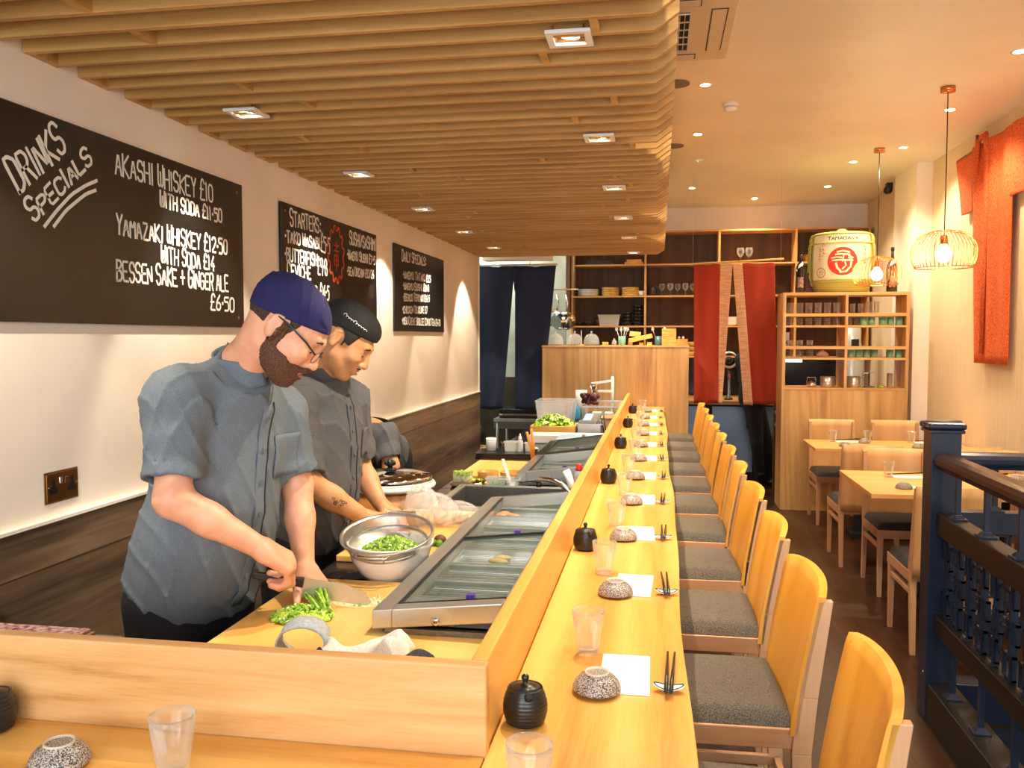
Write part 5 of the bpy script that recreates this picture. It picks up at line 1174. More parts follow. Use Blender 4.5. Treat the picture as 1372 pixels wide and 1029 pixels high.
def kan(s0, z0, h, n, M_, mm):
    for i in range(n):
        zz = z0-i*h*1.15
        for q in range(4):
            a = Vector((s0+kr.uniform(-.4, .4)*h, zz+kr.uniform(0, .9)*h)); b = a+(Vector((kr.uniform(.3, .6)*h, 0)) if q % 2 else Vector((0, -kr.uniform(.3, .5)*h))); pen(mm, [a, b], h*.11, M_)
S1 = Shift(.001)
kan(-.175, .42, .032, 3, S1, m); kan(-.215, .40, .030, 4, S1, m); m.build('side_lettering', mat('faded_red_ink', (190, 90, 66), .7), bt, label='small faded red characters')
m = MB(); kan(.215, .42, .034, 5, S1, m)
pen(m, [Vector((-.195+.045*math.cos(a*PI/12), .185+.045*math.sin(a*PI/12))) for a in range(25)], .004, S1); kan(-.205, .195, .024, 2, S1, m); kan(-.18, .195, .022, 2, S1, m)
m.build('ink_marks', BLACKM, bt, label='black side characters and round seal')
for zz, rr_ in ((.100, .280), (.460, .288), (.545, .270)): MB().tube([((rr_)*math.cos(2*PI*k/40), rr_*math.sin(2*PI*k/40), zz) for k in range(40)], .007, 6, closed=True).build('straw_rope', STRAW, bt)
for a0 in (-PI/2-.17-1.22, -PI/2-.17+1.22, -PI/2-.17-1.42, -PI/2-.17+1.42):
    MB().tube([((rbar(z)+.010+.004*math.sin(z*90))*math.cos(a0+.02*math.sin(z*110)), (rbar(z)+.010)*math.sin(a0+.02*math.sin(z*110)), z) for z in [.07+.0238*k for k in range(21)]], .010, 6).build('straw_rope', STRAW, bt)
MB().lathe([(.05, .578), (.045, .60), (.02, .61), (.0005, .61)], n=16).build('straw_knot', STRAW, bt)
def bottle(x, y, lab, h=.40, seed=1):
    t = thing('sake_bottle', lab, 'bottle', (x, y, 2.0355), 0, 'tall dark sake bottles on the cabinet')
    MB().lathe([(.045, 0), (.048, .006), (.048, h*.56), (.040, h*.64), (.018, h*.74), (.014, h*.80), (.014, h*.93)], n=24).build('bottle_body', mat('dark_bottle', (22, 14, 12), .1, coat=.6), t)
    MB().lathe([(.016, h*.92), (.017, h*.99), (.013, h)], n=16).build('cap', BLACKP, t)
    m = MB(); m.grid(lambda u, v: (.0492*math.cos(-PI/2-.17-.55+1.1*u), .0492*math.sin(-PI/2-.17-.55+1.1*u), .05+.10*v), 12, 4); m.build('front_label', noisy('bottle_label', (60, 48, 42), (186, 150, 120), .6, 60), t)
    m = MB(); m.grid(lambda u, v: ((.046-.01*v)*math.cos(-PI/2-.17-.6+1.1*u), (.046-.01*v)*math.sin(-PI/2-.17-.6+1.1*u)-.003, h*.57+.035*v+.035*u), 10, 3); m.build('neck_label', PAPER, t)
bottle(1.315, 8.50, 'tall dark sake bottle with slanted white label left of the barrel'); bottle(2.13, 8.50, 'tall dark sake bottle right of the barrel behind the far pendant', .42)
tag(MB().box(-.03, .03, -.03, .03, 0, .20).build('bottle_box', mat('red_box', (110, 30, 22), .5), None, loc=(1.395, 8.64, 2.0355)), 'dark red carton squeezed between bottle and sake barrel', 'carton')
t = thing('wine_rack', 'narrow rack of pale bottles between rust curtain and glass cabinet', 'rack', (1.23, 9.2, 0)); MB().box(-.05, .05, -.05, .05, 0, 1.55).build('post', SHELFB, t)
for k in range(6): MB().cyl((-.02, -.09, .72+.13*k), (-.02, -.052, .72+.13*k), .028, n=14).build('bottle_end', mat('pale_foil', (190, 170, 160), .4), t)
MB().lathe([(.024, 0), (.03, .12), (.028, .2)], (0, 0, 1.551), 14).build('candle', mat('pink_wax', (214, 150, 130), .5), t)
# beer tap seen through the curtain slit
t = thing('drinks_font', 'small round wreath-like black and silver drinks tap seen through the curtain slit', 'drinks tap', (.80, 10.2, .9005))
MB().lathe([(.05, 0), (.045, .02), (.02, .03), (.02, .35)], n=18).build('column', BLACKP, t); MB().tube([(.085*math.cos(a*PI/12), -.02, .46+.085*math.sin(a*PI/12)) for a in range(24)], .014, 8, closed=True).build('ring', STEEL, t); MB().ball((0, -.02, .46), .04, 12, 8).build('hub', BLACKP, t); MB().ball((.0, -.04, .28), .016, 8, 6).build('red_button', mat('red_plastic', (206, 34, 34)), t)
for k in range(5): tag(MB().lathe([(.07, 0), (.10, .02), (.10, .025), (.0005, .01)], n=20, cap1=False).build('plate', PORC, None, loc=(.84, 10.74, 1.762+.02*k)), 'white plate of a stack seen through the rust curtain slit, %s' % ('bottom', 'second', 'middle', 'fourth', 'top')[k], 'plate', 'plates behind the rust curtain')
# ================================================================ right side: tables, chairs, kimono, railing
def dchair():
    t = thing('dining_chair', 'x', 'chair', (0, 0, 0), 0, 'beech dining chairs at the tables')   # sitter faces +y, back at -y
    for s_ in (-1, 1):
        x = s_*.185
        MB().hexa([(x-.012, -.245, 0), (x+.012, -.245, 0), (x+.012, -.218, 0), (x-.012, -.218, 0)], [(x-.017, -.215, .43), (x+.017, -.215, .43), (x+.017, -.175, .43), (x-.017, -.175, .43)]).hexa([(x-.017, -.215, .43), (x+.017, -.215, .43), (x+.017, -.175, .43), (x-.017, -.175, .43)], [(x-.012, -.262, .86), (x+.012, -.262, .86), (x+.012, -.235, .86), (x-.012, -.235, .86)]).build('rear_leg', BEECH, t, bevel=.002)
        MB().hexa([(x-.012, .19, 0), (x+.012, .19, 0), (x+.012, .214, 0), (x-.012, .214, 0)], [(x-.017, .18, .42), (x+.017, .18, .42), (x+.017, .215, .42), (x-.017, .215, .42)]).build('front_leg', BEECH, t, bevel=.002)
        MB().box(x-.01, x+.01, -.20, .20, .30, .325).build('stretcher', BEECHX, t, bevel=.002)
    MB().box(-.205, .205, .195, .215, .37, .425).box(-.205, -.185, -.2, .195, .37, .425).box(.185, .205, -.2, .195, .37, .425).box(-.185, .185, -.2, -.182, .37, .425).build('seat_frame', BEECHX, t, bevel=.002)
    def cush(u, v):
        x = -.203+.406*u; y = -.19+.405*v; e = min(u, 1-u, v, 1-v); return (x, y, .424+.042*min(1, e/.08)**.45+.008*math.sin(PI*u)*math.sin(PI*v))
    c = MB().grid(cush, 20, 20); c.box(-.2, .2, -.188, .212, .422, .427); c.build('seat_cushion', mat('dark_seat', (52, 46, 44), .8), t)
    P_ = []; b = MB(); N_, V = 16, 8
    for side in (0, 1):
        for i in range(N_+1):
            x = -.198+.396*i/N_
            for j in range(V+1):
                z = .40+.475*j/V; y = -.222-.10*(z-.40)*.9-.028*(1-(x/.198)**2); P_.append((x, y-(.016 if side else 0), z))
    b.v = P_; S = (N_+1)*(V+1); ii = lambda s, i, j: s*S+i*(V+1)+j
    for i in range(N_):
        for j in range(V): b.f += [(ii(0, i, j), ii(0, i+1, j), ii(0, i+1, j+1), ii(0, i, j+1)), (ii(1, i, j), ii(1, i, j+1), ii(1, i+1, j+1), ii(1, i+1, j))]
    ns = len(b.f)
    for i in range(N_): b.f += [(ii(0, i, 0), ii(1, i, 0), ii(1, i+1, 0), ii(0, i+1, 0)), (ii(0, i, V), ii(0, i+1, V), ii(1, i+1, V), ii(1, i, V))]
    for j in range(V): b.f += [(ii(0, 0, j), ii(0, 0, j+1), ii(1, 0, j+1), ii(1, 0, j)), (ii(0, N_, j), ii(1, N_, j), ii(1, N_, j+1), ii(0, N_, j+1))]
    b.sm = [True]*ns+[False]*(len(b.f)-ns); b.mi = [0]*len(b.f); b.build('backrest', TABP, t)
    return t
D0 = dchair()
spots = [(1.475, 4.82, 0, 'beech chair with its back to the camera at the nearer table, by the newel post'),
         (2.10, 4.80, 0, 'beech chair at the nearer table, mostly behind the stair railing on the right'),
         (1.555, 5.80, PI, 'beech chair facing the camera across the nearer table, left one'),
         (2.13, 5.80, PI, 'beech chair facing the camera across the nearer table, right one'),
         (1.465, 6.52, 0, 'beech chair at the near side of the farther table, left one'),
         (2.09, 6.52, 0, 'beech chair at the near side of the farther table, right one'),
         (1.550, 7.88, PI, 'beech chair against the cabinet behind the farther table, left one'),
         (2.09, 7.88, PI, 'beech chair against the cabinet behind the farther table, right one')]
for k, (x, y, rz, lab) in enumerate(spots):
    if k == 0: D0.location = (x, y, 0); D0['label'] = lab
    else: copy_tree(D0, (x, y, 0), rz, lab)
def table(x0, x1, y0, y1, lab):
    t = thing('dining_table', lab, 'table', ((x0+x1)/2, (y0+y1)/2, 0), 0, 'beech dining tables'); w, d = (x1-x0)/2, (y1-y0)/2
    MB().box(-w, w, -d, d, .722, .75).build('table_top', TABW, t, bevel=.003)
    MB().box(-.24, .24, -.03, .03, .04, .70).build('pedestal', BLACKM, t); MB().box(-.24, .24, -.12, .12, .70, .722).build('support_plate', BLACKM, t); MB().box(-.28, .28, -.12, .12, 0, .04).build('foot_plate', BLACKM, t, bevel=.004)
table(1.175, 2.43, 5.02, 5.88, 'nearer beech dining table behind the stair railing')
table(1.22, 2.43, 7.02, 7.62, 'farther beech dining table in front of the glass cabinet')
ZTB = .7505
for (x, y, w_) in ((1.42, 5.66, 'near table, far left seat'), (1.30+.62, 5.70, 'near table, far right seat'), (1.44, 7.50, 'far table, far left seat'), (2.06, 7.52, 'far table, far right seat')):
    put_glass(x, y-.02, ZTB, 'clear tumbler on the '+w_, 'tumblers on the dining tables'); put_napkin(x+.12, y-.03, ZTB, 'white napkin on the '+w_, PI/2); put_bowl(x+.235, y-.08, ZTB+.0005, 'upturned speckled bowl on the '+w_, 'bowls on the dining tables')
    c = C0.copy(); COL.objects.link(c); c.location = (x+.20, y+.055, ZTB+.004); c.rotation_euler = (-.045, 0, PI/2+.02); tag(c, 'black chopsticks above the napkin on the '+w_, 'chopsticks', 'chopsticks on the dining tables')
for (x, y, w_) in ((1.40, 5.22, 'near table, near left seat'), (1.98, 5.20, 'near table, near right seat'), (1.47, 7.16, 'far table, near left seat'), (2.02, 7.16, 'far table, near right seat')):
    put_bowl(x, y, ZTB+.0005, 'upturned speckled bowl on the '+w_, 'bowls on the dining tables'); put_napkin(x-.13+.27, y+.02, ZTB, 'white napkin on the '+w_, PI/2)
for (x, y, w_) in ((1.60, 7.36, 'far table beside its centre, left'),): put_glass(x+.12, y+.15, ZTB, 'wide clear tumbler on the '+w_, 'tumblers on the dining tables')
put_pot(2.31, 7.36, ZTB, 'black soy pot on the farther table by the wall, just right of the newel', .5)
put_pot(2.30, 5.45, ZTB, 'black soy pot on the nearer table by the wall', 2.5)

# kimono on the wall
kt = thing('wall_kimono', 'orange patterned kimono hung spread out on the right wall', 'kimono', (XR-.012, 0, 0))
def kpanel(name, ya, yb, yc, yd, z1, z0, nf, ph, amp=.018, lab=None, off=0):
    # ya..yb at top, yc..yd at bottom
    def fn(u, v):
        y = (ya*(1-v)+yc*v)*(1-u)+(yb*(1-v)+yd*v)*u
        return (-.026-off-amp*(.5+.5*math.sin(u*nf*2*PI+ph+.5*v)), y, z1+(z0-z1)*v)
    return MB().grid(fn, 48, 24).build(name, KIMO, kt, solid=.006, label=lab)
kpanel('robe_body', 7.30, 6.50, 7.12, 6.50, 3.09, 1.425, 2.5, 0, .022)
kpanel('sleeve', 7.67, 7.29, 7.50, 7.27, 3.06, 2.60, 1.0, 1, .012, 'left sleeve')
kpanel('sleeve', 6.52, 5.75, 6.52, 5.75, 3.10, 2.60, 1.5, 1, .016, 'right sleeve')
MB().tube([(-.03, 7.22, 2.60), (-.055, 7.16, 2.95), (-.06, 7.12, 3.12), (-.05, 7.0, 3.13), (-.045, 6.96, 2.95), (-.045, 6.97, 2.1), (-.045, 6.98, 1.5)], [.02, .03, .035, .035, .03, .028, .024], 10, flat=.5).build('collar', KIMO, kt)
MB().tube([(-.055, 7.12, 3.09), (-.07, 7.10, 3.14), (-.055, 7.06, 3.11)], [.012, .016, .012], 8).build('collar_lining', mat('kimono_lining', (96, 44, 70), .8), kt)
MB().cyl((-.012, 7.72, 3.075), (-.012, 5.7, 3.11), .010).build('hanging_rod', mat('bamboo_dark', (150, 96, 52), .5), kt)

# stair railing
RX = 1.180
np_ = thing('newel_post', 'thick navy-painted newel post with rounded cap at the stair corner', 'newel post', (RX, 3.85, 0))
MB().box(-.058, .058, -.058, .058, 0, 1.235).build('post', NAVYP, np_, bevel=.003)
MB().box(-.068, .068, -.068, .068, 1.222, 1.236).build('cap_base', NAVYP, np_, bevel=.003)
MB().tube([(-.078, -.0, 1.252), (.078, 0, 1.252)], [.020, .020], 16, flat=1).box(-.074, .074, -.074, .074, 1.237, 1.265).build('cap', NAVYP, np_, bevel=.010)
for z in (.20, ): MB().ball((-.058, -.02, z), .004, 8, 6).build('screw', CHROME, np_)
def railing(name, a, b, lab, n, lat=True, tint=NAVYP):
    """railing from a to b (ground points)"""
    t = thing(name, lab, 'railing', (a[0], a[1], 0), math.atan2(b[1]-a[1], b[0]-a[0])); L = math.hypot(b[0]-a[0], b[1]-a[1])
    # local +x runs along the railing
    hr = MB()
    prof_ = [(-.036, 1.085), (-.030, 1.070), (.030, 1.070), (.036, 1.085), (.048, 1.095), (.050, 1.115), (.040, 1.130), (.020, 1.138), (-.020, 1.138), (-.040, 1.130), (-.050, 1.115), (-.048, 1.095)]
    M_ = Matrix.Rotation(-PI/2, 4, 'Z')   # prism extrudes along +y -> local +x
    hr.prism(prof_, L, M_); hr.build('handrail', tint, t, bevel=.003)
    bm_ = MB().box(0, L, -.035, .035, .800, .892); bm_.build('middle_beam', CURBP if lat else NAVYP, t, bevel=.003)
    MB().box(0, L, -.035, .035, .385, .460).build('lower_beam', CURBP if lat else NAVYP, t, bevel=.003)
    MB().box(0, L, -.055, .055, 0, .165).build('curb', CURBM if lat else NAVYP, t, bevel=.003)
    for k in range(n):
        x = .15+.305*k
        for z0, z1 in ((.892, 1.070), (.165, .385)):
            s_ = MB().box(x-.010, x+.010, -.010, .010, z0, z1); s_.build('spindle', NAVYP, t, bevel=.002)
            MB().hexa([(x-.028, -.028, z0), (x+.028, -.028, z0), (x+.028, .028, z0), (x-.028, .028, z0)], [(x-.013, -.013, z0+.022), (x+.013, -.013, z0+.022), (x+.013, .013, z0+.022), (x-.013, .013, z0+.022)]).box(x-.030, x+.030, -.030, .030, z0, z0+.008).build('spindle_foot', NAVYP, t, bevel=.001)
    # lattice of interlocking squares
    m = MB(); th = .008; z0 = .462; H_ = .336
    def fr(x0_, x1_, za, zb, dy=.014):
        x0_, x1_ = max(x0_, 0), min(x1_, L)
        if x1_-x0_ < .03: return
        for q in ((x0_, x1_, za, za+th), (x0_, x1_, zb-th, zb), (x0_, x0_+th, za, zb), (x1_-th, x1_, za, zb)): m.box(q[0], q[1], -dy*.5, dy*.5, q[2], q[3])
    P_ = .260; nx = int(L/P_)+1
    for i in range(nx):
        x = i*P_
        fr(x+.004, x+.070, z0+.012, z0+.098); fr(x+.004, x+.070, z0+.238, z0+.324); fr(x+.030, x+.096, z0+.125, z0+.211)
        fr(x+.086, x+.176, z0+.062, z0+.172, .010); fr(x+.086, x+.176, z0+.190, z0+.300, .010)
        fr(x+.128, x+.218, z0+.004, z0+.090); fr(x+.128, x+.218, z0+.246, z0+.332); fr(x+.150, x+.240, z0+.130, z0+.206)
        for xx in (.050, .196): m.box(min(x+xx, L-th), min(x+xx+th, L), -.012, .012, z0, z0+H_)
    m.build('lattice_panel', NAVYP, t)
    return t
CURBP = noisy('brown_black_beam', (15, 11, 10), (22, 17, 15), .38, 9)
railing('stair_railing', (RX, 3.789), (RX, .6), 'dark stair railing with square lattice running toward the camera at right', 10, True, wood('dark_handrail_wood', (30, 17, 12), (48, 27, 19), (66, 38, 26), 'X', .3))
railing('stair_railing', (1.241, 3.85), (2.44, 3.85), 'navy lattice railing across the far side of the stairwell, behind the newel', 4, False)
# ================================================================ people: implicit surfaces meshed with surface nets
V3 = lambda *a: np.array(a, float)
def nrm(v): v = np.asarray(v, float); return v/np.linalg.norm(v)
class SDF:
    def __init__(s): s.p = []
    def cap(s, a, b, r1, r2=None, k=.01, op='u', fl=None):
        s.p.append(('c', op, k, np.asarray(a, float), np.asarray(b, float), r1, r1 if r2 is None else r2, fl)); return s
    def ell(s, c, r, R=None, k=.01, op='u'):
        s.p.append(('e', op, k, np.asarray(c, float), np.asarray(r, float), np.eye(3) if R is None else R)); return s
    def plane(s, c, n, k=.002):      # keep the side opposite to n
        s.p.append(('p', 'i', k, np.asarray(c, float), nrm(n))); return s
    def fn(s, f): s.p.append(('f', 'add', 0, f)); return s
    def __call__(s, P):
        D = None
        for q in s.p:
            if q[0] == 'c':
                a, b, r1, r2, fl = q[3:]; ba = b-a; pa = P-a; h = np.clip(pa@ba/max(ba@ba, 1e-12), 0, 1); v = pa-h[:, None]*ba
                if fl is not None: v = v+(v@fl[0])[:, None]*fl[0]*(fl[1]-1)
                d = np.sqrt((v*v).sum(1))-(r1+(r2-r1)*h)
            elif q[0] == 'e':
                v = (P-q[3])@q[5]; r = q[4]; k0 = np.sqrt(((v/r)**2).sum(1)); k1 = np.sqrt(((v/(r*r))**2).sum(1))+1e-9; d = k0*(k0-1)/k1
            elif q[0] == 'p': d = (P-q[3])@q[4]
            elif q[0] == 'f': D = D+q[3](P); continue
            if D is None: D = d; continue
            k = q[2]
            if q[1] == 'u':
                h = np.clip(.5+.5*(D-d)/k, 0, 1); D = D*(1-h)+d*h-k*h*(1-h)
            elif q[1] == 's':
                h = np.clip(.5-.5*(D+d)/k, 0, 1); D = D*(1-h)-d*h+k*h*(1-h)
            else:
                h = np.clip(.5-.5*(D-d)/k, 0, 1); D = D*(1-h)+d*h+k*h*(1-h)
        return D
def axis(*seg):     # (start, end, step), ...
    out = []
    for a, b, st in seg:
        n = max(1, int(round((b-a)/st))); out += [a+(b-a)*i/n for i in range(n)]
    return np.array(out+[seg[-1][1]])
def surf(F, xs, ys, zs, name, m, parent=None, label=None, Mw=None, smooth=1, keep=None):
    nx, ny, nz = len(xs), len(ys), len(zs); B = 7
    G = np.full((nx, ny, nz), 1.0, np.float32)
    bi = [np.arange(0, n, B) for n in (nx, ny, nz)]
    c = [np.array([(a[i]+a[min(i+B, len(a)-1)])/2 for i in b]) for a, b in zip((xs, ys, zs), bi)]
    hw = [np.array([(a[min(i+B, len(a)-1)]-a[i])/2 for i in b]) for a, b in zip((xs, ys, zs), bi)]
    CX, CY, CZ = np.meshgrid(*c, indexing='ij'); HX, HY, HZ = np.meshgrid(*hw, indexing='ij')
    P = np.stack([CX.ravel(), CY.ravel(), CZ.ravel()], 1); d = F(P).reshape(CX.shape); rad = np.sqrt(HX**2+HY**2+HZ**2)*1.35+.012
    act = np.argwhere(np.abs(d) < rad)
    sgn = np.repeat(np.repeat(np.repeat(np.sign(d), B, 0), B, 1), B, 2)[:nx, :ny, :nz]; G[:] = sgn
    for s0 in range(0, len(act), 900):
        A = act[s0:s0+900]; o = np.arange(B)
        I = (A[:, 0]*B)[:, None, None, None]+o[None, :, None, None]; J = (A[:, 1]*B)[:, None, None, None]+o[None, None, :, None]; K = (A[:, 2]*B)[:, None, None, None]+o[None, None, None, :]
        I, J, K = [q.ravel() for q in np.broadcast_arrays(I, J, K)]; ok = (I < nx) & (J < ny) & (K < nz); I, J, K = I[ok], J[ok], K[ok]
        G[I, J, K] = F(np.stack([xs[I], ys[J], zs[K]], 1))
    S = G < 0
    cnt = np.zeros((nx-1, ny-1, nz-1), np.int8)
    for a in (0, 1):
        for b in (0, 1):
            for e in (0, 1): cnt += S[a:nx-1+a, b:ny-1+b, e:nz-1+e]
    cell = np.argwhere((cnt > 0) & (cnt < 8)); idx = np.full((nx-1, ny-1, nz-1), -1, np.int32); idx[tuple(cell.T)] = np.arange(len(cell))
    acc = np.zeros((len(cell), 3)); num = np.zeros(len(cell)); i, j, k = cell.T
    AX = (xs, ys, zs)
    for ax in range(3):
        o1, o2 = [q for q in range(3) if q != ax]
        for a in (0, 1):
            for b in (0, 1):
                p0 = cell.copy(); p0[:, o1] += a; p0[:, o2] += b; p1 = p0.copy(); p1[:, ax] += 1
                g0 = G[tuple(p0.T)]; g1 = G[tuple(p1.T)]; m_ = (g0 < 0) != (g1 < 0); t = g0/(g0-g1+1e-20)
                w0 = np.stack([AX[q][p0[:, q]] for q in range(3)], 1); w1 = np.stack([AX[q][p1[:, q]] for q in range(3)], 1)
                acc[m_] += (w0+(w1-w0)*t[:, None])[m_]; num[m_] += 1
    V = acc/num[:, None]; Q = []
    for ax in range(3):
        o1, o2 = [(1, 2), (2, 0), (0, 1)][ax]
        sl0 = [slice(None)]*3; sl1 = [slice(None)]*3; sl0[ax] = slice(0, -1); sl1[ax] = slice(1, None)
        s0 = S[tuple(sl0)]; s1 = S[tuple(sl1)]; e = np.argwhere(s0 != s1)
        ok = (e[:, o1] > 0) & (e[:, o2] > 0) & (e[:, o1] < G.shape[o1]-1) & (e[:, o2] < G.shape[o2]-1); e = e[ok]
        def at(d1, d2): q = e.copy(); q[:, o1] -= d1; q[:, o2] -= d2; return idx[tuple(q.T)]
        q = np.stack([at(1, 1), at(0, 1), at(0, 0), at(1, 0)], 1); fl = ~s0[tuple(e.T)]; q[fl] = q[fl][:, ::-1]; Q.append(q)
    Q = np.concatenate(Q); Q = Q[(Q >= 0).all(1)]
    for _ in range(smooth):   # one relaxing pass
        A2 = np.zeros_like(V); N2 = np.zeros(len(V))
        for a, b in ((0, 1), (1, 2), (2, 3), (3, 0)):
            np.add.at(A2, Q[:, a], V[Q[:, b]]); np.add.at(A2, Q[:, b], V[Q[:, a]]); np.add.at(N2, Q[:, a], 1); np.add.at(N2, Q[:, b], 1)
        V = V*.5+.5*A2/np.maximum(N2, 1)[:, None]
    if Mw is not None: V = V@Mw[0].T+Mw[1]
    me = bpy.data.meshes.new(name); me.vertices.add(len(V)); me.vertices.foreach_set('co', V.astype(np.float32).ravel())
    me.loops.add(len(Q)*4); me.loops.foreach_set('vertex_index', Q.astype(np.int32).ravel()); me.polygons.add(len(Q)); me.polygons.foreach_set('loop_start', np.arange(0, len(Q)*4, 4, dtype=np.int32))
    me.polygons.foreach_set('use_smooth', np.ones(len(Q), bool)); me.update(calc_edges=True); me.validate()
    me.materials.append(m); o = bpy.data.objects.new(name, me); COL.objects.link(o)
    if parent is not None: o.parent = parent
    if label: o['label'] = label
    return o
def frame(fwd, up=(0, 0, 1)):   # columns: forward, left, up
    f = nrm(fwd); u = np.asarray(up, float); u = nrm(u-f*(u@f)); l = np.cross(u, f); return np.stack([f, l, u], 1)
def yawpitch(yaw, pitch, roll=0):
    y, p = math.radians(yaw), math.radians(pitch); f = V3(math.cos(y)*math.cos(p), math.sin(y)*math.cos(p), -math.sin(p)); R = frame(f)
    if roll: c, s_ = math.cos(math.radians(roll)), math.sin(math.radians(roll)); R = np.stack([R[:, 0], R[:, 1]*c+R[:, 2]*s_, R[:, 2]*c-R[:, 1]*s_], 1)
    return R
def vnoise(P, f, seed=0):
    s_ = seed*1.7
    return np.sin(P[:, 0]*f+s_+1.3*np.sin(P[:, 1]*f*.7+s_))*np.sin(P[:, 1]*f*1.1+2.1+s_+np.sin(P[:, 2]*f*.8))*np.sin(P[:, 2]*f*.9+.7+s_+1.1*np.sin(P[:, 0]*f*.9))
def head_prims(F, c, R, s, smile=0):
    L = lambda x, y, z: c+R@(np.array([x, y, z])*s)
    E = lambda x, y, z, a, b, d, k=.01, op='u', R2=None: F.ell(L(x, y, z), np.array([a, b, d])*s, R if R2 is None else R2, k*s, op)
    C = lambda a, b, r1, r2, k=.006, op='u': F.cap(L(*a), L(*b), r1*s, r2*s, k*s, op)
    E(-.012, 0, .034, .098, .076, .084); E(.045, 0, .0, .058, .062, .085, .03); E(.040, 0, -.055, .052, .054, .055, .03)
    C((.018, .046, -.055), (.070, .016, -.095), .020, .017, .03); C((.018, -.046, -.055), (.070, -.016, -.095), .020, .017, .03)
    E(.080, 0, -.098, .020, .020, .016, .022)                       # chin
    C((.088, -.034, .030), (.094, 0, .028), .011, .012, .014); C((.088, .034, .030), (.094, 0, .028), .011, .012, .014)   # brow
    for q in (-1, 1):
        E(.072, q*.042, -.022, .026, .022, .022, .022)               # cheek
        E(.106, q*.032, .006, .018, .019, .014, .010, 's')          # eye socket
        E(.081, q*.031, .006, .0155, .0165, .0135, .004)             # eyelid ball
        E(.106, q*.013, -.036, .0105, .0085, .0085, .007)            # nostril wing
        # ear
        cy = q*.078
        E(-.012, cy, -.002, .019, .0085, .032, .006, 'u'); E(-.005, q*.088, .002, .010, .0055, .018, .004, 's'); E(-.008, q*.081, -.026, .010, .007, .010, .006)
        C((-.024, q*.083, .020), (-.002, q*.083, .028), .0035, .0035, .003); C((-.024, q*.084, .018), (-.028, q*.084, -.008), .0035, .003, .003)
    C((.098, 0, .018), (.116, 0, -.024), .0085, .0115, .010); E(.118, 0, -.032, .013, .013, .011, .008)   # nose
    E(.094, 0, -.062, .014, .026, .016, .014)                        # mouth mound
    C((.098, -.018, -.056), (.108, 0, -.053), .0042, .0052, .004); C((.098, .018, -.056), (.108, 0, -.053), .0042, .0052, .004)
    C((.096, -.016, -.070), (.104, 0, -.072), .0046, .0060, .004); C((.096, .016, -.070), (.104, 0, -.072), .0046, .0060, .004)
    h = .0035 if smile else .0012
    C((.096, -.024, -.061), (.113, 0, -.063), h, h*1.1, .002, 's'); C((.096, .024, -.061), (.113, 0, -.063), h, h*1.1, .002, 's')
    for q in (-1, 1): E(.114, q*.0075, -.043, .005, .0038, .003, .003, 's')
    return L
def hand_prims(F, w, d, n, t, s=1.0, curl=(20, 25, 18), spread=.10, thumb=(.6, .35), tcurl=25, fc=None):
    """w wrist, d pointing direction, n back-of-hand normal, t thumb-side direction"""
    d = nrm(d); n = nrm(np.asarray(n, float)-d*(np.asarray(n, float)@d)); sd = nrm(np.cross(n, d)); sd = sd if sd@np.asarray(t, float) > 0 else -sd
    tips = []
    for i, (o, l1, l2, l3, r) in enumerate(((.030, .045, .026, .021, .0090), (.010, .049, .030, .022, .0093), (-.010, .046, .028, .021, .0088), (-.029, .037, .021, .019, .0080))):
        base = w+sd*o*.62*s+d*.018*s; mcp = w+sd*o*s+d*(.088-(.006 if i in (0,) else 0)-(.012 if i == 3 else 0))*s+n*.004*s
        F.cap(base, mcp, .0165*s, .0125*s, .018*s)
        cu = curl if fc is None else fc[i]; dr = nrm(d+sd*(1.5-i)*spread); p = mcp; a = 0
        for L_, cdeg, r_ in ((l1, cu[0], r*1.08), (l2, cu[1], r), (l3, cu[2], r*.9)):
            a += math.radians(cdeg); q = p+(dr*math.cos(a)-n*math.sin(a))*L_*s; F.cap(p, q, r_*s, r_*.94*s, .005*s); p = q
        tips.append(p)
    th0 = w+sd*.022*s+d*.022*s-n*.006*s; td = nrm(d*thumb[1]+sd*thumb[0]-n*.28)
    m1 = th0+td*.042*s; F.cap(th0, m1, .0165*s, .0125*s, .016*s); td2 = nrm(td+d*math.tan(math.radians(tcurl))); m2 = m1+td2*.032*s; F.cap(m1, m2, .0115*s, .0102*s, .006*s)
    td3 = nrm(td2+d*.25-n*.15); m3 = m2+td3*.026*s; F.cap(m2, m3, .0102*s, .0085*s, .005*s)
    return tips+[m3]
def skin(name, c1, c2): return noisy(name, c1, c2, .48, 26, detail=3, bump=.12, sss=.12)
def jacket_folds(seed, amp=.0055, cz=1.2):
    def f(P):
        w = vnoise(P, 9, seed)*.6+vnoise(P, 5, seed+3)
        a = np.sin(P[:, 2]*20+P[:, 0]*36+P[:, 1]*24+2.2*w+seed); b = np.sin(P[:, 0]*52-P[:, 1]*34-P[:, 2]*16+2.4*w+seed*2)
        r1 = (1-np.abs(a))**3.6; r2 = (1-np.abs(b))**3.6; g = .5+.5*vnoise(P, 6, seed+9)
        return -amp*(r1*g+r2*(1-g)*.9)+amp*.35*vnoise(P, 14, seed)
    return f
FAB1 = noisy('slate_twill', (96, 106, 114), (108, 118, 126), .82, 300, bump=.25, detail=2)
FAB2 = noisy('grey_twill', (84, 84, 86), (96, 96, 98), .85, 300, bump=.25, detail=2)
TROU = mat('black_trousers', (20, 20, 24), .85)
SHOE = mat('black_shoes', (14, 14, 15), .35)
HAIRB = noisy('dark_brown_hair', (44, 30, 22), (74, 52, 38), .7, 300, bump=.6)
BEARD = noisy('brown_beard', (62, 38, 26), (120, 78, 54), .8, 330, bump=.9, detail=3)
HAIRK = noisy('black_hair', (18, 15, 14), (40, 32, 28), .6, 300, bump=.5)
SKIN1 = skin('fair_skin', (226, 160, 126), (236, 176, 142))
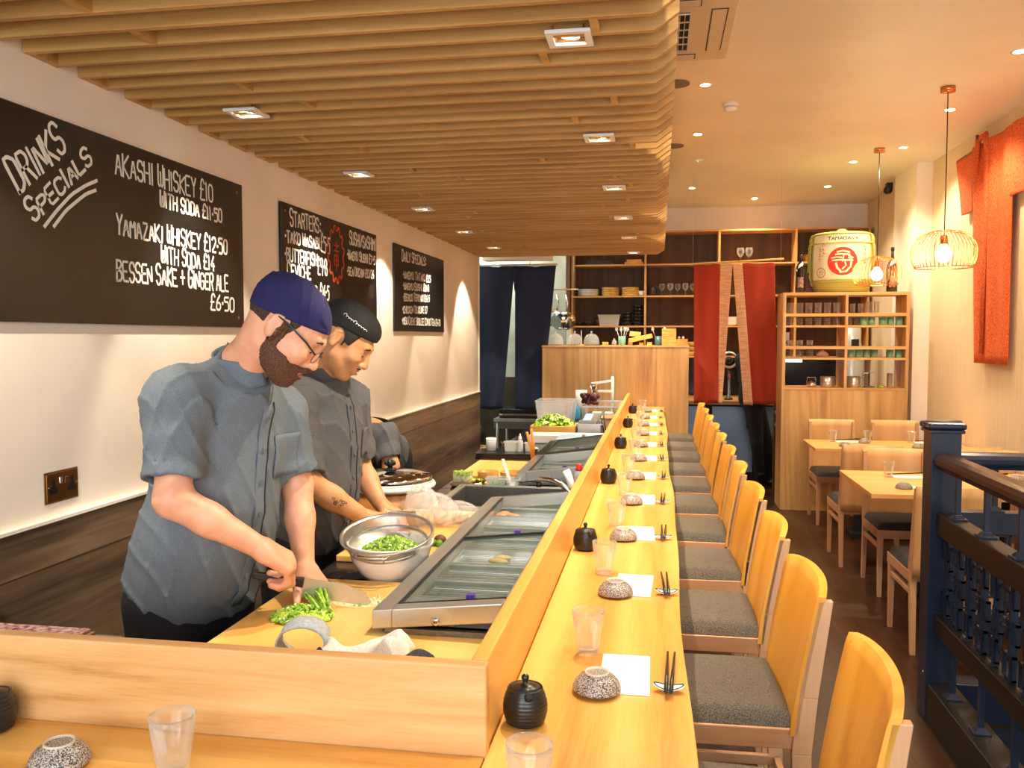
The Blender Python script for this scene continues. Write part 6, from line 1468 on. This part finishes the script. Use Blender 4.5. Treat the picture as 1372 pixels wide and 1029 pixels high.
SKIN2 = skin('tan_skin', (206, 146, 100), (218, 160, 112))
def raycast(F, p, d, n=90, mx=.6):
    p = np.array(p, float); d = nrm(d); t = 0
    for _ in range(n):
        v = float(F((p+d*t)[None, :])[0])
        if v < .0004: return p+d*t
        t += max(v*.6, .0006)
        if t > mx: break
    return None
def stitched(F, pts, d, w, name, m, parent, off=.002, thick=.0025, label=None):
    """a narrow band laid on the garment along points, seen along direction d"""
    hits = [h for h in (raycast(F, q, d) for q in pts) if h is not None]
    if len(hits) < 2: return None
    o = MB().tube([Vector(h-nrm(d)*off) for h in hits], w/2, 8, flat=thick/(w/2), up=Vector(-nrm(d))).build(name, m, parent, label=label); return o

def person_chef(J, name_lab, facing, head, capf, mats, smile, seed, hands, hz=(1.42, 1.80), bulk=1.0, footY=None):
    FAB, SKN = mats
    root = thing('person', name_lab, 'person', (0, 0, 0), 0, None)
    T = frame(facing); f, l, u = T[:, 0], T[:, 1], T[:, 2]
    pel, che, nb = [np.asarray(J[k], float) for k in ('pelvis', 'chest', 'neck')]
    spine = nrm(che-pel); TT = frame(f-spine*(f@spine), spine)
    hc, hR, hs = head
    # ---- body (one continuous surface: head, neck, torso, arms, hands, legs)
    Bd = SDF(); L = head_prims(Bd, hc, hR, hs, smile)
    Bd.cap(L(-.030, 0, -.045), nb, .054*hs, .056, .035); Bd.cap(nb, che, .056, .09, .04)
    Bd.ell(che, V3(.10, .155, .19)*bulk, TT, .04); Bd.ell(pel+spine*.06, V3(.11, .155, .17)*bulk, TT, .05)
    for sd in 'RL':
        S_, E_, W_ = [np.asarray(J[sd+k], float) for k in ('sh', 'el', 'wr')]
        Bd.cap(nb-spine*.06, S_, .042, .050, .04); Bd.cap(S_, E_, .052, .043, .02); Bd.cap(E_, E_+(W_-E_)*.45, .044, .041, .02); Bd.cap(E_+(W_-E_)*.4, W_, .041, .0275, .015, fl=None)
        hd = hands[sd]; Bd_t = hand_prims(Bd, W_, *hd['dir'], s=hd.get('s', 1.0), **hd.get('kw', {}))
    feet = J['feet']
    for q, sg in ((0, -1), (1, 1)):
        hip = pel+l*.085*sg-V3(0, 0, .02); ft = np.asarray(feet[q], float); kn = (hip+ft)/2+f*.03+V3(0, 0, .04)
        Bd.cap(hip, kn, .085, .055, .04); Bd.cap(kn, ft+V3(0, 0, .09), .055, .04, .02); Bd.cap(ft+V3(0, 0, .05), ft+f*.13+V3(0, 0, .035), .04, .03, .02)
    allp = np.array([J[k] for k in ('pelvis', 'chest', 'neck', 'Rsh', 'Rel', 'Rwr', 'Lsh', 'Lel', 'Lwr')]+[hc]+list(feet)); hp = np.array([hands[s_]['c'] for s_ in 'RL'])
    lo, hi = allp.min(0)-.28, allp.max(0)+.28
    zl = min(hp[:, 2].min()-.11, .86)
    xs = axis((lo[0], min(hc[0]-.17, lo[0]+.3) if False else lo[0]+.02, .02), (lo[0]+.02, hi[0], .0042)); ys = axis((lo[1], hi[1], .0042))
    zs = axis((0.0, zl, .02), (zl, hz[0], .0045), (hz[0], hz[1], .0034))
    surf(Bd, xs, ys, zs, 'body', SKN, root)
    # ---- jacket
    Jk = SDF(); b = bulk
    Jk.ell(che+spine*.02, V3(.128*b, .185*b, .22), TT, .05)
    Jk.ell((che+pel)/2+f*.018*b, V3(.145*b, .180*b, .24), TT, .06); Jk.ell(pel+spine*.12, V3(.140*b, .182*b, .20), TT, .06); Jk.cap(pel+spine*.02-l*.05, pel+spine*.02+l*.05, .132*b, .132*b, .05)
    Rs, Ls = np.asarray(J['Rsh'], float), np.asarray(J['Lsh'], float)
    Jk.cap(nb-spine*.045, Rs, .064, .074, .04); Jk.cap(nb-spine*.045, Ls, .064, .074, .04); Jk.cap(nb+spine*.0, nb-spine*.09, .070, .10, .04)
    cuffs = []
    for sd in 'RL':
        S_, E_ = np.asarray(J[sd+'sh'], float), np.asarray(J[sd+'el'], float); a = nrm(E_-S_); ln = np.linalg.norm(E_-S_); end = S_+a*(ln*J.get('cuff', .86))
        Jk.ell(S_, V3(.072, .072, .072), None, .03)
    FOLD = jacket_folds(seed, .0115)
    hem = np.asarray(J['hem'], float); Jk.plane(hem, J.get('hemn', (0, 0, -1)))
    cut = []
    for sd in 'RL':
        S_, E_ = np.asarray(J[sd+'sh'], float), np.asarray(J[sd+'el'], float); a = nrm(E_-S_); ln = np.linalg.norm(E_-S_); end = S_+a*(ln*J.get('cuff', .86)); cut.append((end, a, E_))
    def cuffcut(P):   # trims each sleeve at its cuff and hollows it
        return 0*P[:, 0]
    base = Jk
    class JK:
        def __call__(s, P):
            D = base(P)
            for end, a, E_ in cut:
                S_ = E_-a*np.linalg.norm(E_-end)/(1-J.get('cuff', .86))*1.0
                v = P-S_; h = v@a; Ls_ = (end-S_)@a; t = np.clip(h/Ls_, 0, 1); q_ = v-np.clip(h, 0, Ls_+.03)[:, None]*a; ds = np.sqrt((q_*q_).sum(1))-(.073-.003*t)
                ds = ds+.004*np.sin(h*62+3*vnoise(P, 8, 3))*t
                rr = np.sqrt(((v-h[:, None]*a)**2).sum(1)); ds = np.maximum(ds, h-Ls_); ds = np.maximum(ds, -np.maximum(rr-.060, -(h-Ls_)-.035))
                kk = .030; hh = np.clip(.5+.5*(D-ds)/kk, 0, 1); D = D*(1-hh)+ds*hh-kk*hh*(1-hh)
            D = D+FOLD(P)
            v = P-nb; nd = nrm(L(-.030, 0, -.045)-nb); h = v@nd; rr = np.sqrt(((v-h[:, None]*nd)**2).sum(1)); D = np.maximum(D, -np.maximum(rr-.064, -h-.02)); D = np.maximum(D, np.where(rr < .11, h-.016, -1))
            return D
    JF = JK(); lo2 = np.minimum.reduce([pel, che, nb, Rs, Ls, cut[0][0], cut[1][0]])-.23; hi2 = np.maximum.reduce([pel, che, nb, Rs, Ls, cut[0][0], cut[1][0]])+.23
    jk = surf(JF, axis((lo2[0], hi2[0], .0052)), axis((lo2[1], hi2[1], .0052)), axis((hem[2]-.03, nb[2]+.12, .0052)), 'jacket', FAB, root)
    # stand-up collar
    nd = nrm(L(-.030, 0, -.045)-nb); CR = frame(f, nd)
    m = MB(); n = 40
    def col(u_, v_):
        a = math.radians(5)+math.radians(350)*u_; r = .0735-.004*v_+.0015*math.sin(5*a); p = nb+CR@V3(math.cos(a)*r*1.03, math.sin(a)*r, -.036+.074*v_-.014*math.cos(a)); return tuple(p)
    m.grid(col, n, 5).build('collar', FAB, jk, solid=.005)
    # trousers and shoes
    Tr = SDF(); Tr.ell(pel, V3(.128, .175, .15)*b, TT, .05); Tr.cap(pel, hem+(pel-hem)*0+V3(0, 0, 0) if False else pel+spine*.10, .125*b, .122*b, .04)
    for q, sg in ((0, -1), (1, 1)):
        hip = pel+l*.085*sg-V3(0, 0, .02); ft = np.asarray(feet[q], float); kn = (hip+ft)/2+f*.03+V3(0, 0, .04); Tr.cap(hip, kn, .105, .075, .04); Tr.cap(kn, ft+V3(0, 0, .09), .075, .065, .02)
    Tr.plane((0, 0, .075), (0, 0, -1)); lo3, hi3 = lo.copy(), hi.copy()
    pts = np.array([pel]+list(feet)); lo3 = pts.min(0)-.24; hi3 = pts.max(0)+.24
    surf(Tr, axis((lo3[0], hi3[0], .014)), axis((lo3[1], hi3[1], .014)), axis((.04, pel[2]+.2, .014)), 'trousers', TROU, root)
    for ft in feet:
        Sh = SDF(); ft = np.asarray(ft, float); Sh.cap(ft+V3(0, 0, .055)-f*.03, ft+f*.17+V3(0, 0, .04), .052, .044, .02); Sh.plane((0, 0, .004), (0, 0, -1))
        surf(Sh, axis((ft[0]-.2, ft[0]+.3, .012)), axis((ft[1]-.25, ft[1]+.25, .012)), axis((-.012, .14, .012)), 'shoe', SHOE, root)
    return root, jk, Bd, JF, L, T, TT
def surf_local(F, c, R, s, box, st, name, m, parent, label=None):
    return surf(F, axis((box[0], box[1], st)), axis((box[2], box[3], st)), axis((box[4], box[5], st)), name, m, parent, label, Mw=(R*s, c))
def eyes(L, R, s, root, col):
    for q in (-1, 1):
        e = MB().ball((0, 0, 0), .0122*s, 16, 12); o = e.build('eye', mat('eye_white', (236, 228, 220), .2), root); o.location = Vector(L(.0845, q*.031, .003))
        d = R@V3(.8, 0, -.6); i = MB().ball(tuple(d*.0090*s), .0062*s, 12, 8).build('iris', mat('iris_'+col, (40, 26, 18), .15), o)
def local_sdf_head(): F = SDF(); head_prims(F, V3(0, 0, 0), np.eye(3), 1.0); return F
HL = local_sdf_head()
class Sub:
    def __init__(s, f): s.f = f
    def __call__(s, P): return s.f(P)
def rot2(R, v): return R@np.asarray(v, float)
# ---------------------------------------------------------------- chef in glasses
R1 = yawpitch(15, 40, 0); h1 = V3(-.948, 2.075, 1.645)
J1 = dict(pelvis=(-1.262, 2.15, .93), chest=(-1.165, 2.145, 1.27), neck=(-1.082, 2.12, 1.545), Rsh=(-1.190, 1.975, 1.462), Lsh=(-1.065, 2.275, 1.405),
          Rel=(-1.165, 1.905, 1.225), Rwr=(-.985, 1.990, 1.095), Lel=(-1.025, 2.315, 1.195), Lwr=(-.962, 2.215, .985), feet=((-1.33, 2.02, 0), (-1.30, 2.28, 0)), hem=(-1.2, 2.1, .872), hemn=(-.12, .05, -1), cuff=.80)
H1 = dict(R=dict(dir=((.060, .060, -.065), (.35, -.25, .90), (.55, .6, .35)), c=(-.94, 2.05, 1.03), s=1.12, kw=dict(curl=(46, 72, 44), spread=.05, thumb=(.5, .75), tcurl=20)),
          L=dict(dir=((.085, -.060, -.062), (.35, .25, .90), (-.55, -.75, 0)), c=(-.90, 2.2, .93), s=1.10, kw=dict(curl=(28, 48, 38), spread=.06, thumb=(.5, .7), tcurl=20)))
p1, jk1, B1, JF1, L1, T1, TT1 = person_chef(J1, 'chef in glasses, navy cap and slate jacket chopping spring onions, nearest the camera', (.93, -.36, 0), (h1, R1, 1.0), None, (FAB1, SKIN1), True, 1.0, H1, (1.42, 1.82), 1.02)
eyes(L1, R1, 1.0, p1, 'brown')
def hairpart(F0, off, region, name, m, root, c, R, s, box, label=None, st=.0032, noise=0, nf=300):
    def F(P):
        d = F0(P)-off
        if noise: d = d+noise*vnoise(P, nf, 2)+noise*.7*vnoise(P, nf*.55, 5)
        return np.maximum(d, region(P))
    return surf_local(F, c, R, s, box, st, name, m, root, label)
# short hair at the nape and temples
def reg_hair(P):
    x, y, z = P.T; a = np.maximum(-(z+.030+.010*np.sin(x*60)+.006*vnoise(P, 160, 2)), x-.034-.35*(z-.02)-.004*vnoise(P, 200, 1))           # above the nape line, behind the temple
    ear = .030-np.sqrt(((x+.010)/1.0)**2+((z-.002)/1.35)**2+0*y); return np.maximum(a, np.where(np.abs(y) > .05, ear, -1))
hairpart(HL, .0035, reg_hair, 'hair', HAIRB, p1, h1, R1, 1.0, (-.12, .12, -.10, .10, -.06, .14), noise=.0008)
def reg_beard(P):
    x, y, z = P.T; ay = np.abs(y)
    top = z-(-.040-.012*np.sin((x-.02)*30))                       # under the cheek
    top = np.where((ay > .035) & (x < .045), np.minimum(top, np.maximum(np.maximum(x-.022, -(x-.002)), z-.02)), top)
    moust = np.maximum(np.maximum(np.abs(z+.0505+ay*.25)-.0055, ay-.030), .09-x)
    mouth = .0115-np.sqrt(((z+.062)/.8)**2+np.maximum(ay-.020, 0)**2); back = -x-.008-.0*z
    lowr = np.maximum(np.maximum(top, back), np.where(x > .06, mouth, -1)); low2 = np.maximum(lowr, -(z+.135))
    return np.minimum(low2+.004*vnoise(P, 90, 3)+.003*vnoise(P, 260, 1), moust)
hairpart(HL, .0055, reg_beard, 'beard', BEARD, p1, h1, R1, 1.0, (-.03, .13, -.09, .09, -.14, .03), noise=.0016, nf=420, st=.0026)
for q in (-1, 1):
    MB().tube([L1(.100, q*.016, .026), L1(.103, q*.030, .033), L1(.094, q*.048, .027)], [.0028, .0042, .0022], 8, flat=.8).build('eyebrow', HAIRB, p1)
MB().tube([L1(.090, -.023, -.063), L1(.104, -.008, -.0615), L1(.107, 0, -.061), L1(.104, .008, -.0615), L1(.090, .023, -.063)], .0026, 8).build('teeth', mat('teeth', (238, 230, 214), .3), p1)
LIP = mat('lips', (188, 104, 92), .45)
for z_, r_ in ((-.0545, .0040), (-.0715, .0050)): MB().tube([L1(.094, -.021, z_-.003), L1(.107, -.009, z_), L1(.1105, 0, z_), L1(.107, .009, z_), L1(.094, .021, z_-.003)], [r_*.4, r_, r_, r_, r_*.4], 8).build('lip', LIP, p1)
class CapF:
    """soft cap: the skull inflated, cut by a plane above brow and nape"""
    def __init__(s, infl, c, r, pl, k=.012, fold=.002, seed=1): s.i, s.c, s.r, s.pl, s.f, s.sd, s.k = infl, c, r, pl, fold, seed, k
    def __call__(s, P):
        hd = HL2(P)-s.i; v = (P-s.c); k0 = np.sqrt(((v/s.r)**2).sum(1)); k1 = np.sqrt(((v/(s.r*s.r))**2).sum(1))+1e-9; e = k0*(k0-1)/k1
        h = np.clip(.5+.5*(hd-e)/s.k, 0, 1); D = hd*(1-h)+e*h-s.k*h*(1-h)
        D = D+s.f*(-(1-np.abs(np.sin(P[:, 0]*70+P[:, 2]*55+2*vnoise(P, 30, s.sd))))**3)
        for c, n in s.pl: D = np.maximum(D, (P-c)@nrm(n))
        return D
HL2_ = SDF(); HL2_.ell((-.012, 0, .034), (.098, .076, .084)); HL2_.ell((.045, 0, 0), (.058, .062, .085), None, .03)
HL2 = lambda P: HL2_(P)
NAVYC = noisy('navy_cap_cotton', (22, 20, 70), (31, 29, 90), .85, 260, bump=.3)
surf_local(CapF(.006, V3(-.016, 0, .066), V3(.102, .084, .066), [(V3(.110, 0, .060), (.30, 0, -1.0))], fold=.004), h1, R1, 1.0, (-.14, .14, -.11, .11, -.02, .19), .0036, 'skull_cap', NAVYC, p1)
# glasses
gl = MB().tube([L1(-.016, -.086, .022), L1(.02, -.086, .022), L1(.075, -.078, .014), L1(.1085, -.056, .002)], [.0018, .0024, .003, .0026], 8).tube([L1(-.016, .086, .022), L1(.075, .078, .014), L1(.1085, .056, .002)], [.0018, .003, .0026], 8).build('glasses', mat('glasses_frame', (40, 38, 42), .3), p1)
for q in (-1, 1):
    ring = [L1(.1165-.16*(.032+.0225*math.cos(a)-.010), q*(.032+.0225*math.cos(a)), -.006+.0165*math.sin(a)) for a in [2*PI*k/28 for k in range(28)]]
    MB().tube(ring, .0011, 6, closed=True).build('rim', mat('rim_metal', (90, 80, 74), .3, 1), gl)
    m = MB(); m.add([tuple(v) for v in ring], [tuple(range(28))]); m.build('lens', mat('spectacle_lens', (255, 255, 255), .02, alpha=.10), gl)
MB().tube([L1(.1165, -.010, -.002), L1(.122, 0, .003), L1(.1165, .010, -.002)], .0014, 6).build('bridge', mat('rim_metal', (90, 80, 74)), gl)
def dress(JF, T, TT, J, jk, FAB, nb, pel, lat, dirn, zs, btn=True, pocket=None, seam=True):
    f, l = T[:, 0], T[:, 1]
    pts = []; n = 26
    for k in range(n+1):
        t = k/n; c = np.asarray(nb)*(1-t)+np.asarray(pel)*t; pts.append(c+f*.35+l*lat)
    hits = [h for h in (raycast(JF, q, -f) for q in pts) if h is not None]
    if len(hits) > 3:
        MB().tube([Vector(h+f*.0012) for h in hits], .0175, 8, flat=.12, up=Vector(f)).build('placket', FAB, jk, label='front button placket')
        MB().tube([Vector(h+f*.003+l*.017) for h in hits], .0016, 6).build('placket_edge', mat('dark_seam', (52, 56, 64), .9), jk)
        for k in range(2, len(hits)-1, 4):
            Mx = Matrix.Translation(Vector(hits[k]+f*.004)) @ Vector(f).to_track_quat('Z', 'Y').to_matrix().to_4x4()
            MB().lathe([(.0062, 0), (.0068, .0015), (.0058, .003), (.004, .0022), (.0005, .0022)], n=14, M=Mx, cap1=False).build('button', mat('button_grey', (96, 98, 104), .35), jk)
    if pocket is not None:
        c, w_, h_ = pocket; m = MB(); up = np.array([0, 0, 1.]); G_ = []
        for i in range(9):
            row = []
            for j in range(9):
                q = np.asarray(c)+l*(i/8-.5)*w_+up*(j/8-.5)*h_; hh = raycast(JF, q+f*.3, -f); row.append(hh)
            G_.append(row)
        if all(x is not None for r in G_ for x in r):
            m.grid(lambda u, v: tuple(G_[int(round(u*8))][int(round(v*8))]+f*.0035), 8, 8).build('chest_pocket', FAB, jk, solid=.003, label='left chest pocket')
dress(JF1, T1, TT1, J1, jk1, FAB1, V3(-1.085, 2.12, 1.45), V3(-1.24, 2.15, .90), .012, None, None, pocket=((-1.10, 2.235, 1.30), .095, .115))
# ---------------------------------------------------------------- chef in the black cap
R2 = yawpitch(10, 38, 0); h2 = V3(-1.065, 2.795, 1.615)
J2 = dict(pelvis=(-1.262, 2.90, .92), chest=(-1.185, 2.88, 1.22), neck=(-1.158, 2.84, 1.510), Rsh=(-1.215, 2.715, 1.405), Lsh=(-1.135, 3.02, 1.385),
          Rel=(-1.145, 2.665, 1.140), Rwr=(-.995, 2.79, 1.005), Lel=(-1.120, 3.085, 1.145), Lwr=(-1.000, 2.985, 1.012), feet=((-1.33, 2.80, 0), (-1.31, 3.03, 0)), hem=(-1.2, 2.9, .84), cuff=.90)
H2 = dict(R=dict(dir=((.075, .06, -.035), (.2, -.35, .9), (.3, .9, .2)), c=(-.94, 2.84, .99), kw=dict(curl=(30, 40, 30), spread=.05, thumb=(.6, .5))),
          L=dict(dir=((.085, -.01, -.045), (.2, .2, .95), (-.2, -1, 0)), c=(-.93, 2.98, .98), kw=dict(curl=(30, 40, 30), spread=.05, thumb=(.6, .5))))
p2, jk2, B2, JF2, L2, T2, TT2 = person_chef(J2, 'chef in black cap and grey jacket with tattooed forearm, behind the one in glasses', (.96, -.28, 0), (h2, R2, .98), None, (FAB2, SKIN2), False, 4.0, H2, (1.40, 1.80), .93)
eyes(L2, R2, .98, p2, 'dark')
def reg_hair2(P):
    x, y, z = P.T; a = np.maximum(-(z-.014+.012*np.sin(x*50))+.003*vnoise(P, 180, 2), x-.050-.30*(z-.03)); a = np.minimum(a, np.maximum(np.maximum(x-.022, .004-x), -(z+.012)))
    ear = .028-np.sqrt((x+.012)**2+((z-.0)/1.3)**2); return np.maximum(a, np.where(np.abs(y) > .05, ear, -1))
hairpart(HL, .004, reg_hair2, 'hair', HAIRK, p2, h2, R2, .98, (-.12, .12, -.10, .10, -.06, .14), noise=.0008)
for q in (-1, 1): MB().tube([L2(.100, q*.014, .024), L2(.103, q*.030, .030), L2(.094, q*.048, .024)], [.0030, .0046, .0022], 8, flat=.8).build('eyebrow', HAIRK, p2)
MB().tube([L2(.100, -.020, -.052), L2(.113, -.008, -.048), L2(.115, 0, -.0475), L2(.113, .008, -.048), L2(.100, .020, -.052)], [.0012, .0024, .002, .0024, .0012], 8).build('moustache', HAIRK, p2)
for z_, r_ in ((-.0555, .0042), (-.0690, .0052)): MB().tube([L2(.094, -.021, z_-.001), L2(.107, -.009, z_), L2(.1105, 0, z_), L2(.107, .009, z_), L2(.094, .021, z_-.001)], [r_*.4, r_, r_, r_, r_*.4], 8).build('lip', LIP, p2)
BLKC = noisy('black_cap_cotton', (16, 16, 17), (28, 28, 29), .8, 260, bump=.3)
cap2 = surf_local(CapF(.006, V3(-.002, 0, .074), V3(.106, .084, .064), [(V3(.112, 0, .060), (.16, 0, -1.0))], fold=.0015, seed=4), h2, R2, .98, (-.14, .14, -.11, .11, -.01, .19), .0036, 'cap', BLKC, p2)
m = MB()
def capsurf(x, z):
    p = raycast(CapF(.006, V3(-.002, 0, .074), V3(.106, .084, .064), [], fold=0), V3(x, -.14, z), V3(0, 1, 0)); p = V3(x, -.085, z) if p is None else p; return L2(p[0], p[1]-.001, p[2])
scr = []
for j_ in range(61):
    tt = j_/60; hgt = .0085 if (tt < .12 or .42 < tt < .52) else .0042; ph_ = tt*2*PI*9
    scr.append((-.034+.094*tt-.0032*math.sin(ph_), .0835+hgt*.5*(1-math.cos(ph_))*1.0-.002))
m.tube([tuple(capsurf(x, z-.004)) for x, z in scr], .0010, 5); m.build('embroidery', mat('white_thread', (240, 240, 240), .8), cap2, label='white script embroidery')
m = MB(); r_ = random.Random(5); Ea, Wa = np.array(J2['Rel']), np.array(J2['Rwr']); ax_ = nrm(Wa-Ea); cam_ = nrm(V3(0, 0, 1.62)-(Ea+Wa)/2); sd_ = nrm(np.cross(ax_, cam_))
for tt, k0 in ((.50, 0), (.62, 1)):
    for q in range(5):
        pts = []; x0_, y0_ = tt+r_.uniform(-.04, .04), r_.uniform(-.012, .012)
        for j in range(7):
            p = Ea+(Wa-Ea)*(x0_+.022*math.cos(j*1.1+q))+sd_*(y0_+.0045*math.sin(j*1.1+q)*(1+.4*math.cos(2.2*j))); hh = raycast(B2, p+cam_*.12, -cam_)
            if hh is not None: pts.append(Vector(hh+cam_*.0003))
        if len(pts) > 2: m.tube(pts, .0009, 5)
m.build('tattoo', mat('tattoo_ink', (70, 60, 58), .6), p2)
dress(JF2, T2, TT2, J2, jk2, FAB2, V3(-1.15, 2.84, 1.42), V3(-1.24, 2.90, .88), .030, None, None, pocket=((-1.11, 2.99, 1.24), .085, .10))
# ---------------------------------------------------------------- third cook bending down
J3 = dict(pelvis=(-1.615, 4.86, .93), chest=(-1.585, 4.60, 1.065), neck=(-1.605, 4.40, 1.045), Rsh=(-1.665, 4.47, 1.06), Lsh=(-1.475, 4.46, 1.09),
          Rel=(-1.655, 4.42, .86), Rwr=(-1.60, 4.30, .70), Lel=(-1.41, 4.40, .93), Lwr=(-1.46, 4.30, .73), feet=((-1.68, 4.86, 0), (-1.50, 4.90, 0)), hem=(-1.55, 5.06, .84), hemn=(.1, .9, -.5), cuff=.80)
H3 = dict(R=dict(dir=((.05, -.04, -.08), (0, -1, .3), (1, 0, 0)), c=(-1.56, 4.28, .66)), L=dict(dir=((-.05, -.04, -.08), (0, -1, .3), (-1, 0, 0)), c=(-1.50, 4.28, .66)))
p3, jk3, B3, JF3, L3, T3, TT3 = person_chef(J3, 'cook in grey jacket bending down behind the rice warmer, mostly hidden', (-.12, -1, .0), (V3(-1.61, 4.265, .985), yawpitch(-95, 62), .96), None, (FAB2, SKIN2), False, 7.0, H3, (.80, 1.3), .88)
surf_local(CapF(.006, V3(-.010, 0, .094), V3(.100, .084, .064), [(V3(.112, 0, .050), (.2, 0, -1.0))], fold=.0015), V3(-1.61, 4.265, .985), yawpitch(-95, 62), .96, (-.14, .14, -.11, .11, -.02, .19), .006, 'cap', BLKC, p3)
# ---------------------------------------------------------------- waiter behind the rust curtain
root = thing('person', 'person in black trousers and shoes standing behind the rust curtain, legs visible', 'person', (0, 0, 0))
Bq = SDF(); hq = V3(1.00, 9.50, 1.60); Rq = yawpitch(60, 5); Lq = head_prims(Bq, hq, Rq, .95)
Bq.cap(Lq(-.03, 0, -.05), (.99, 9.5, 1.44), .05, .06, .03); Bq.cap((.99, 9.5, 1.40), (.99, 9.5, 1.0), .11, .11, .05)
for s_ in (-1, 1):
    sh = V3(.99+.10*s_, 9.5-.13*s_, 1.38); el = sh+V3(.03, .04, -.26); wr = el+V3(.08, .16, -.10); Bq.cap((.99, 9.5, 1.40), sh, .06, .05, .04); Bq.cap(sh, el, .045, .038, .02); Bq.cap(el, wr, .036, .026, .02); hand_prims(Bq, wr, (.2, .8, -.3), (0, .3, 1), (s_, 0, 0))
surf(Bq, axis((.72, 1.28, .0075)), axis((9.2, 9.98, .0075)), axis((.85, 1.78, .0065)), 'body', SKIN2, root)
Sq = SDF(); Sq.cap((.99, 9.5, 1.38), (.99, 9.5, .98), .135, .14, .05)
for s_ in (-1, 1): sh = V3(.99+.10*s_, 9.5-.13*s_, 1.38); el = sh+V3(.03, .04, -.26); Sq.cap((.99, 9.5, 1.36), sh, .085, .072, .04); Sq.cap(sh, el, .068, .055, .03)
Sq.fn(jacket_folds(3, .004)); surf(Sq, axis((.72, 1.28, .012)), axis((9.25, 9.78, .012)), axis((.8, 1.5, .012)), 'shirt', BLACKM, root)
Tq = SDF(); Tq.cap((.98, 9.53, .97), (1.02, 9.47, .95), .13, .13, .05)
Tq.cap((.99, 9.46, .92), (1.04, 9.44, .50), .092, .066, .04); Tq.cap((1.04, 9.44, .50), (1.085, 9.52, .13), .066, .05, .02)
Tq.cap((1.03, 9.54, .92), (1.15, 9.56, .50), .092, .066, .04); Tq.cap((1.15, 9.56, .50), (1.20, 9.58, .10), .066, .052, .02); Tq.fn(jacket_folds(5, .003))
surf(Tq, axis((.8, 1.4, .010)), axis((9.2, 9.8, .010)), axis((.06, 1.12, .010)), 'trousers', TROU, root)
for c_, e_ in (((1.085, 9.50, .15), (1.12, 9.56, .045)), ((1.19, 9.56, .055), (1.30, 9.50, .04))):
    Sh = SDF(); Sh.cap(c_, e_, .045, .042, .02); surf(Sh, axis((.95, 1.4, .009)), axis((9.38, 9.70, .009)), axis((-.006, .22, .009)), 'shoe', SHOE, root)
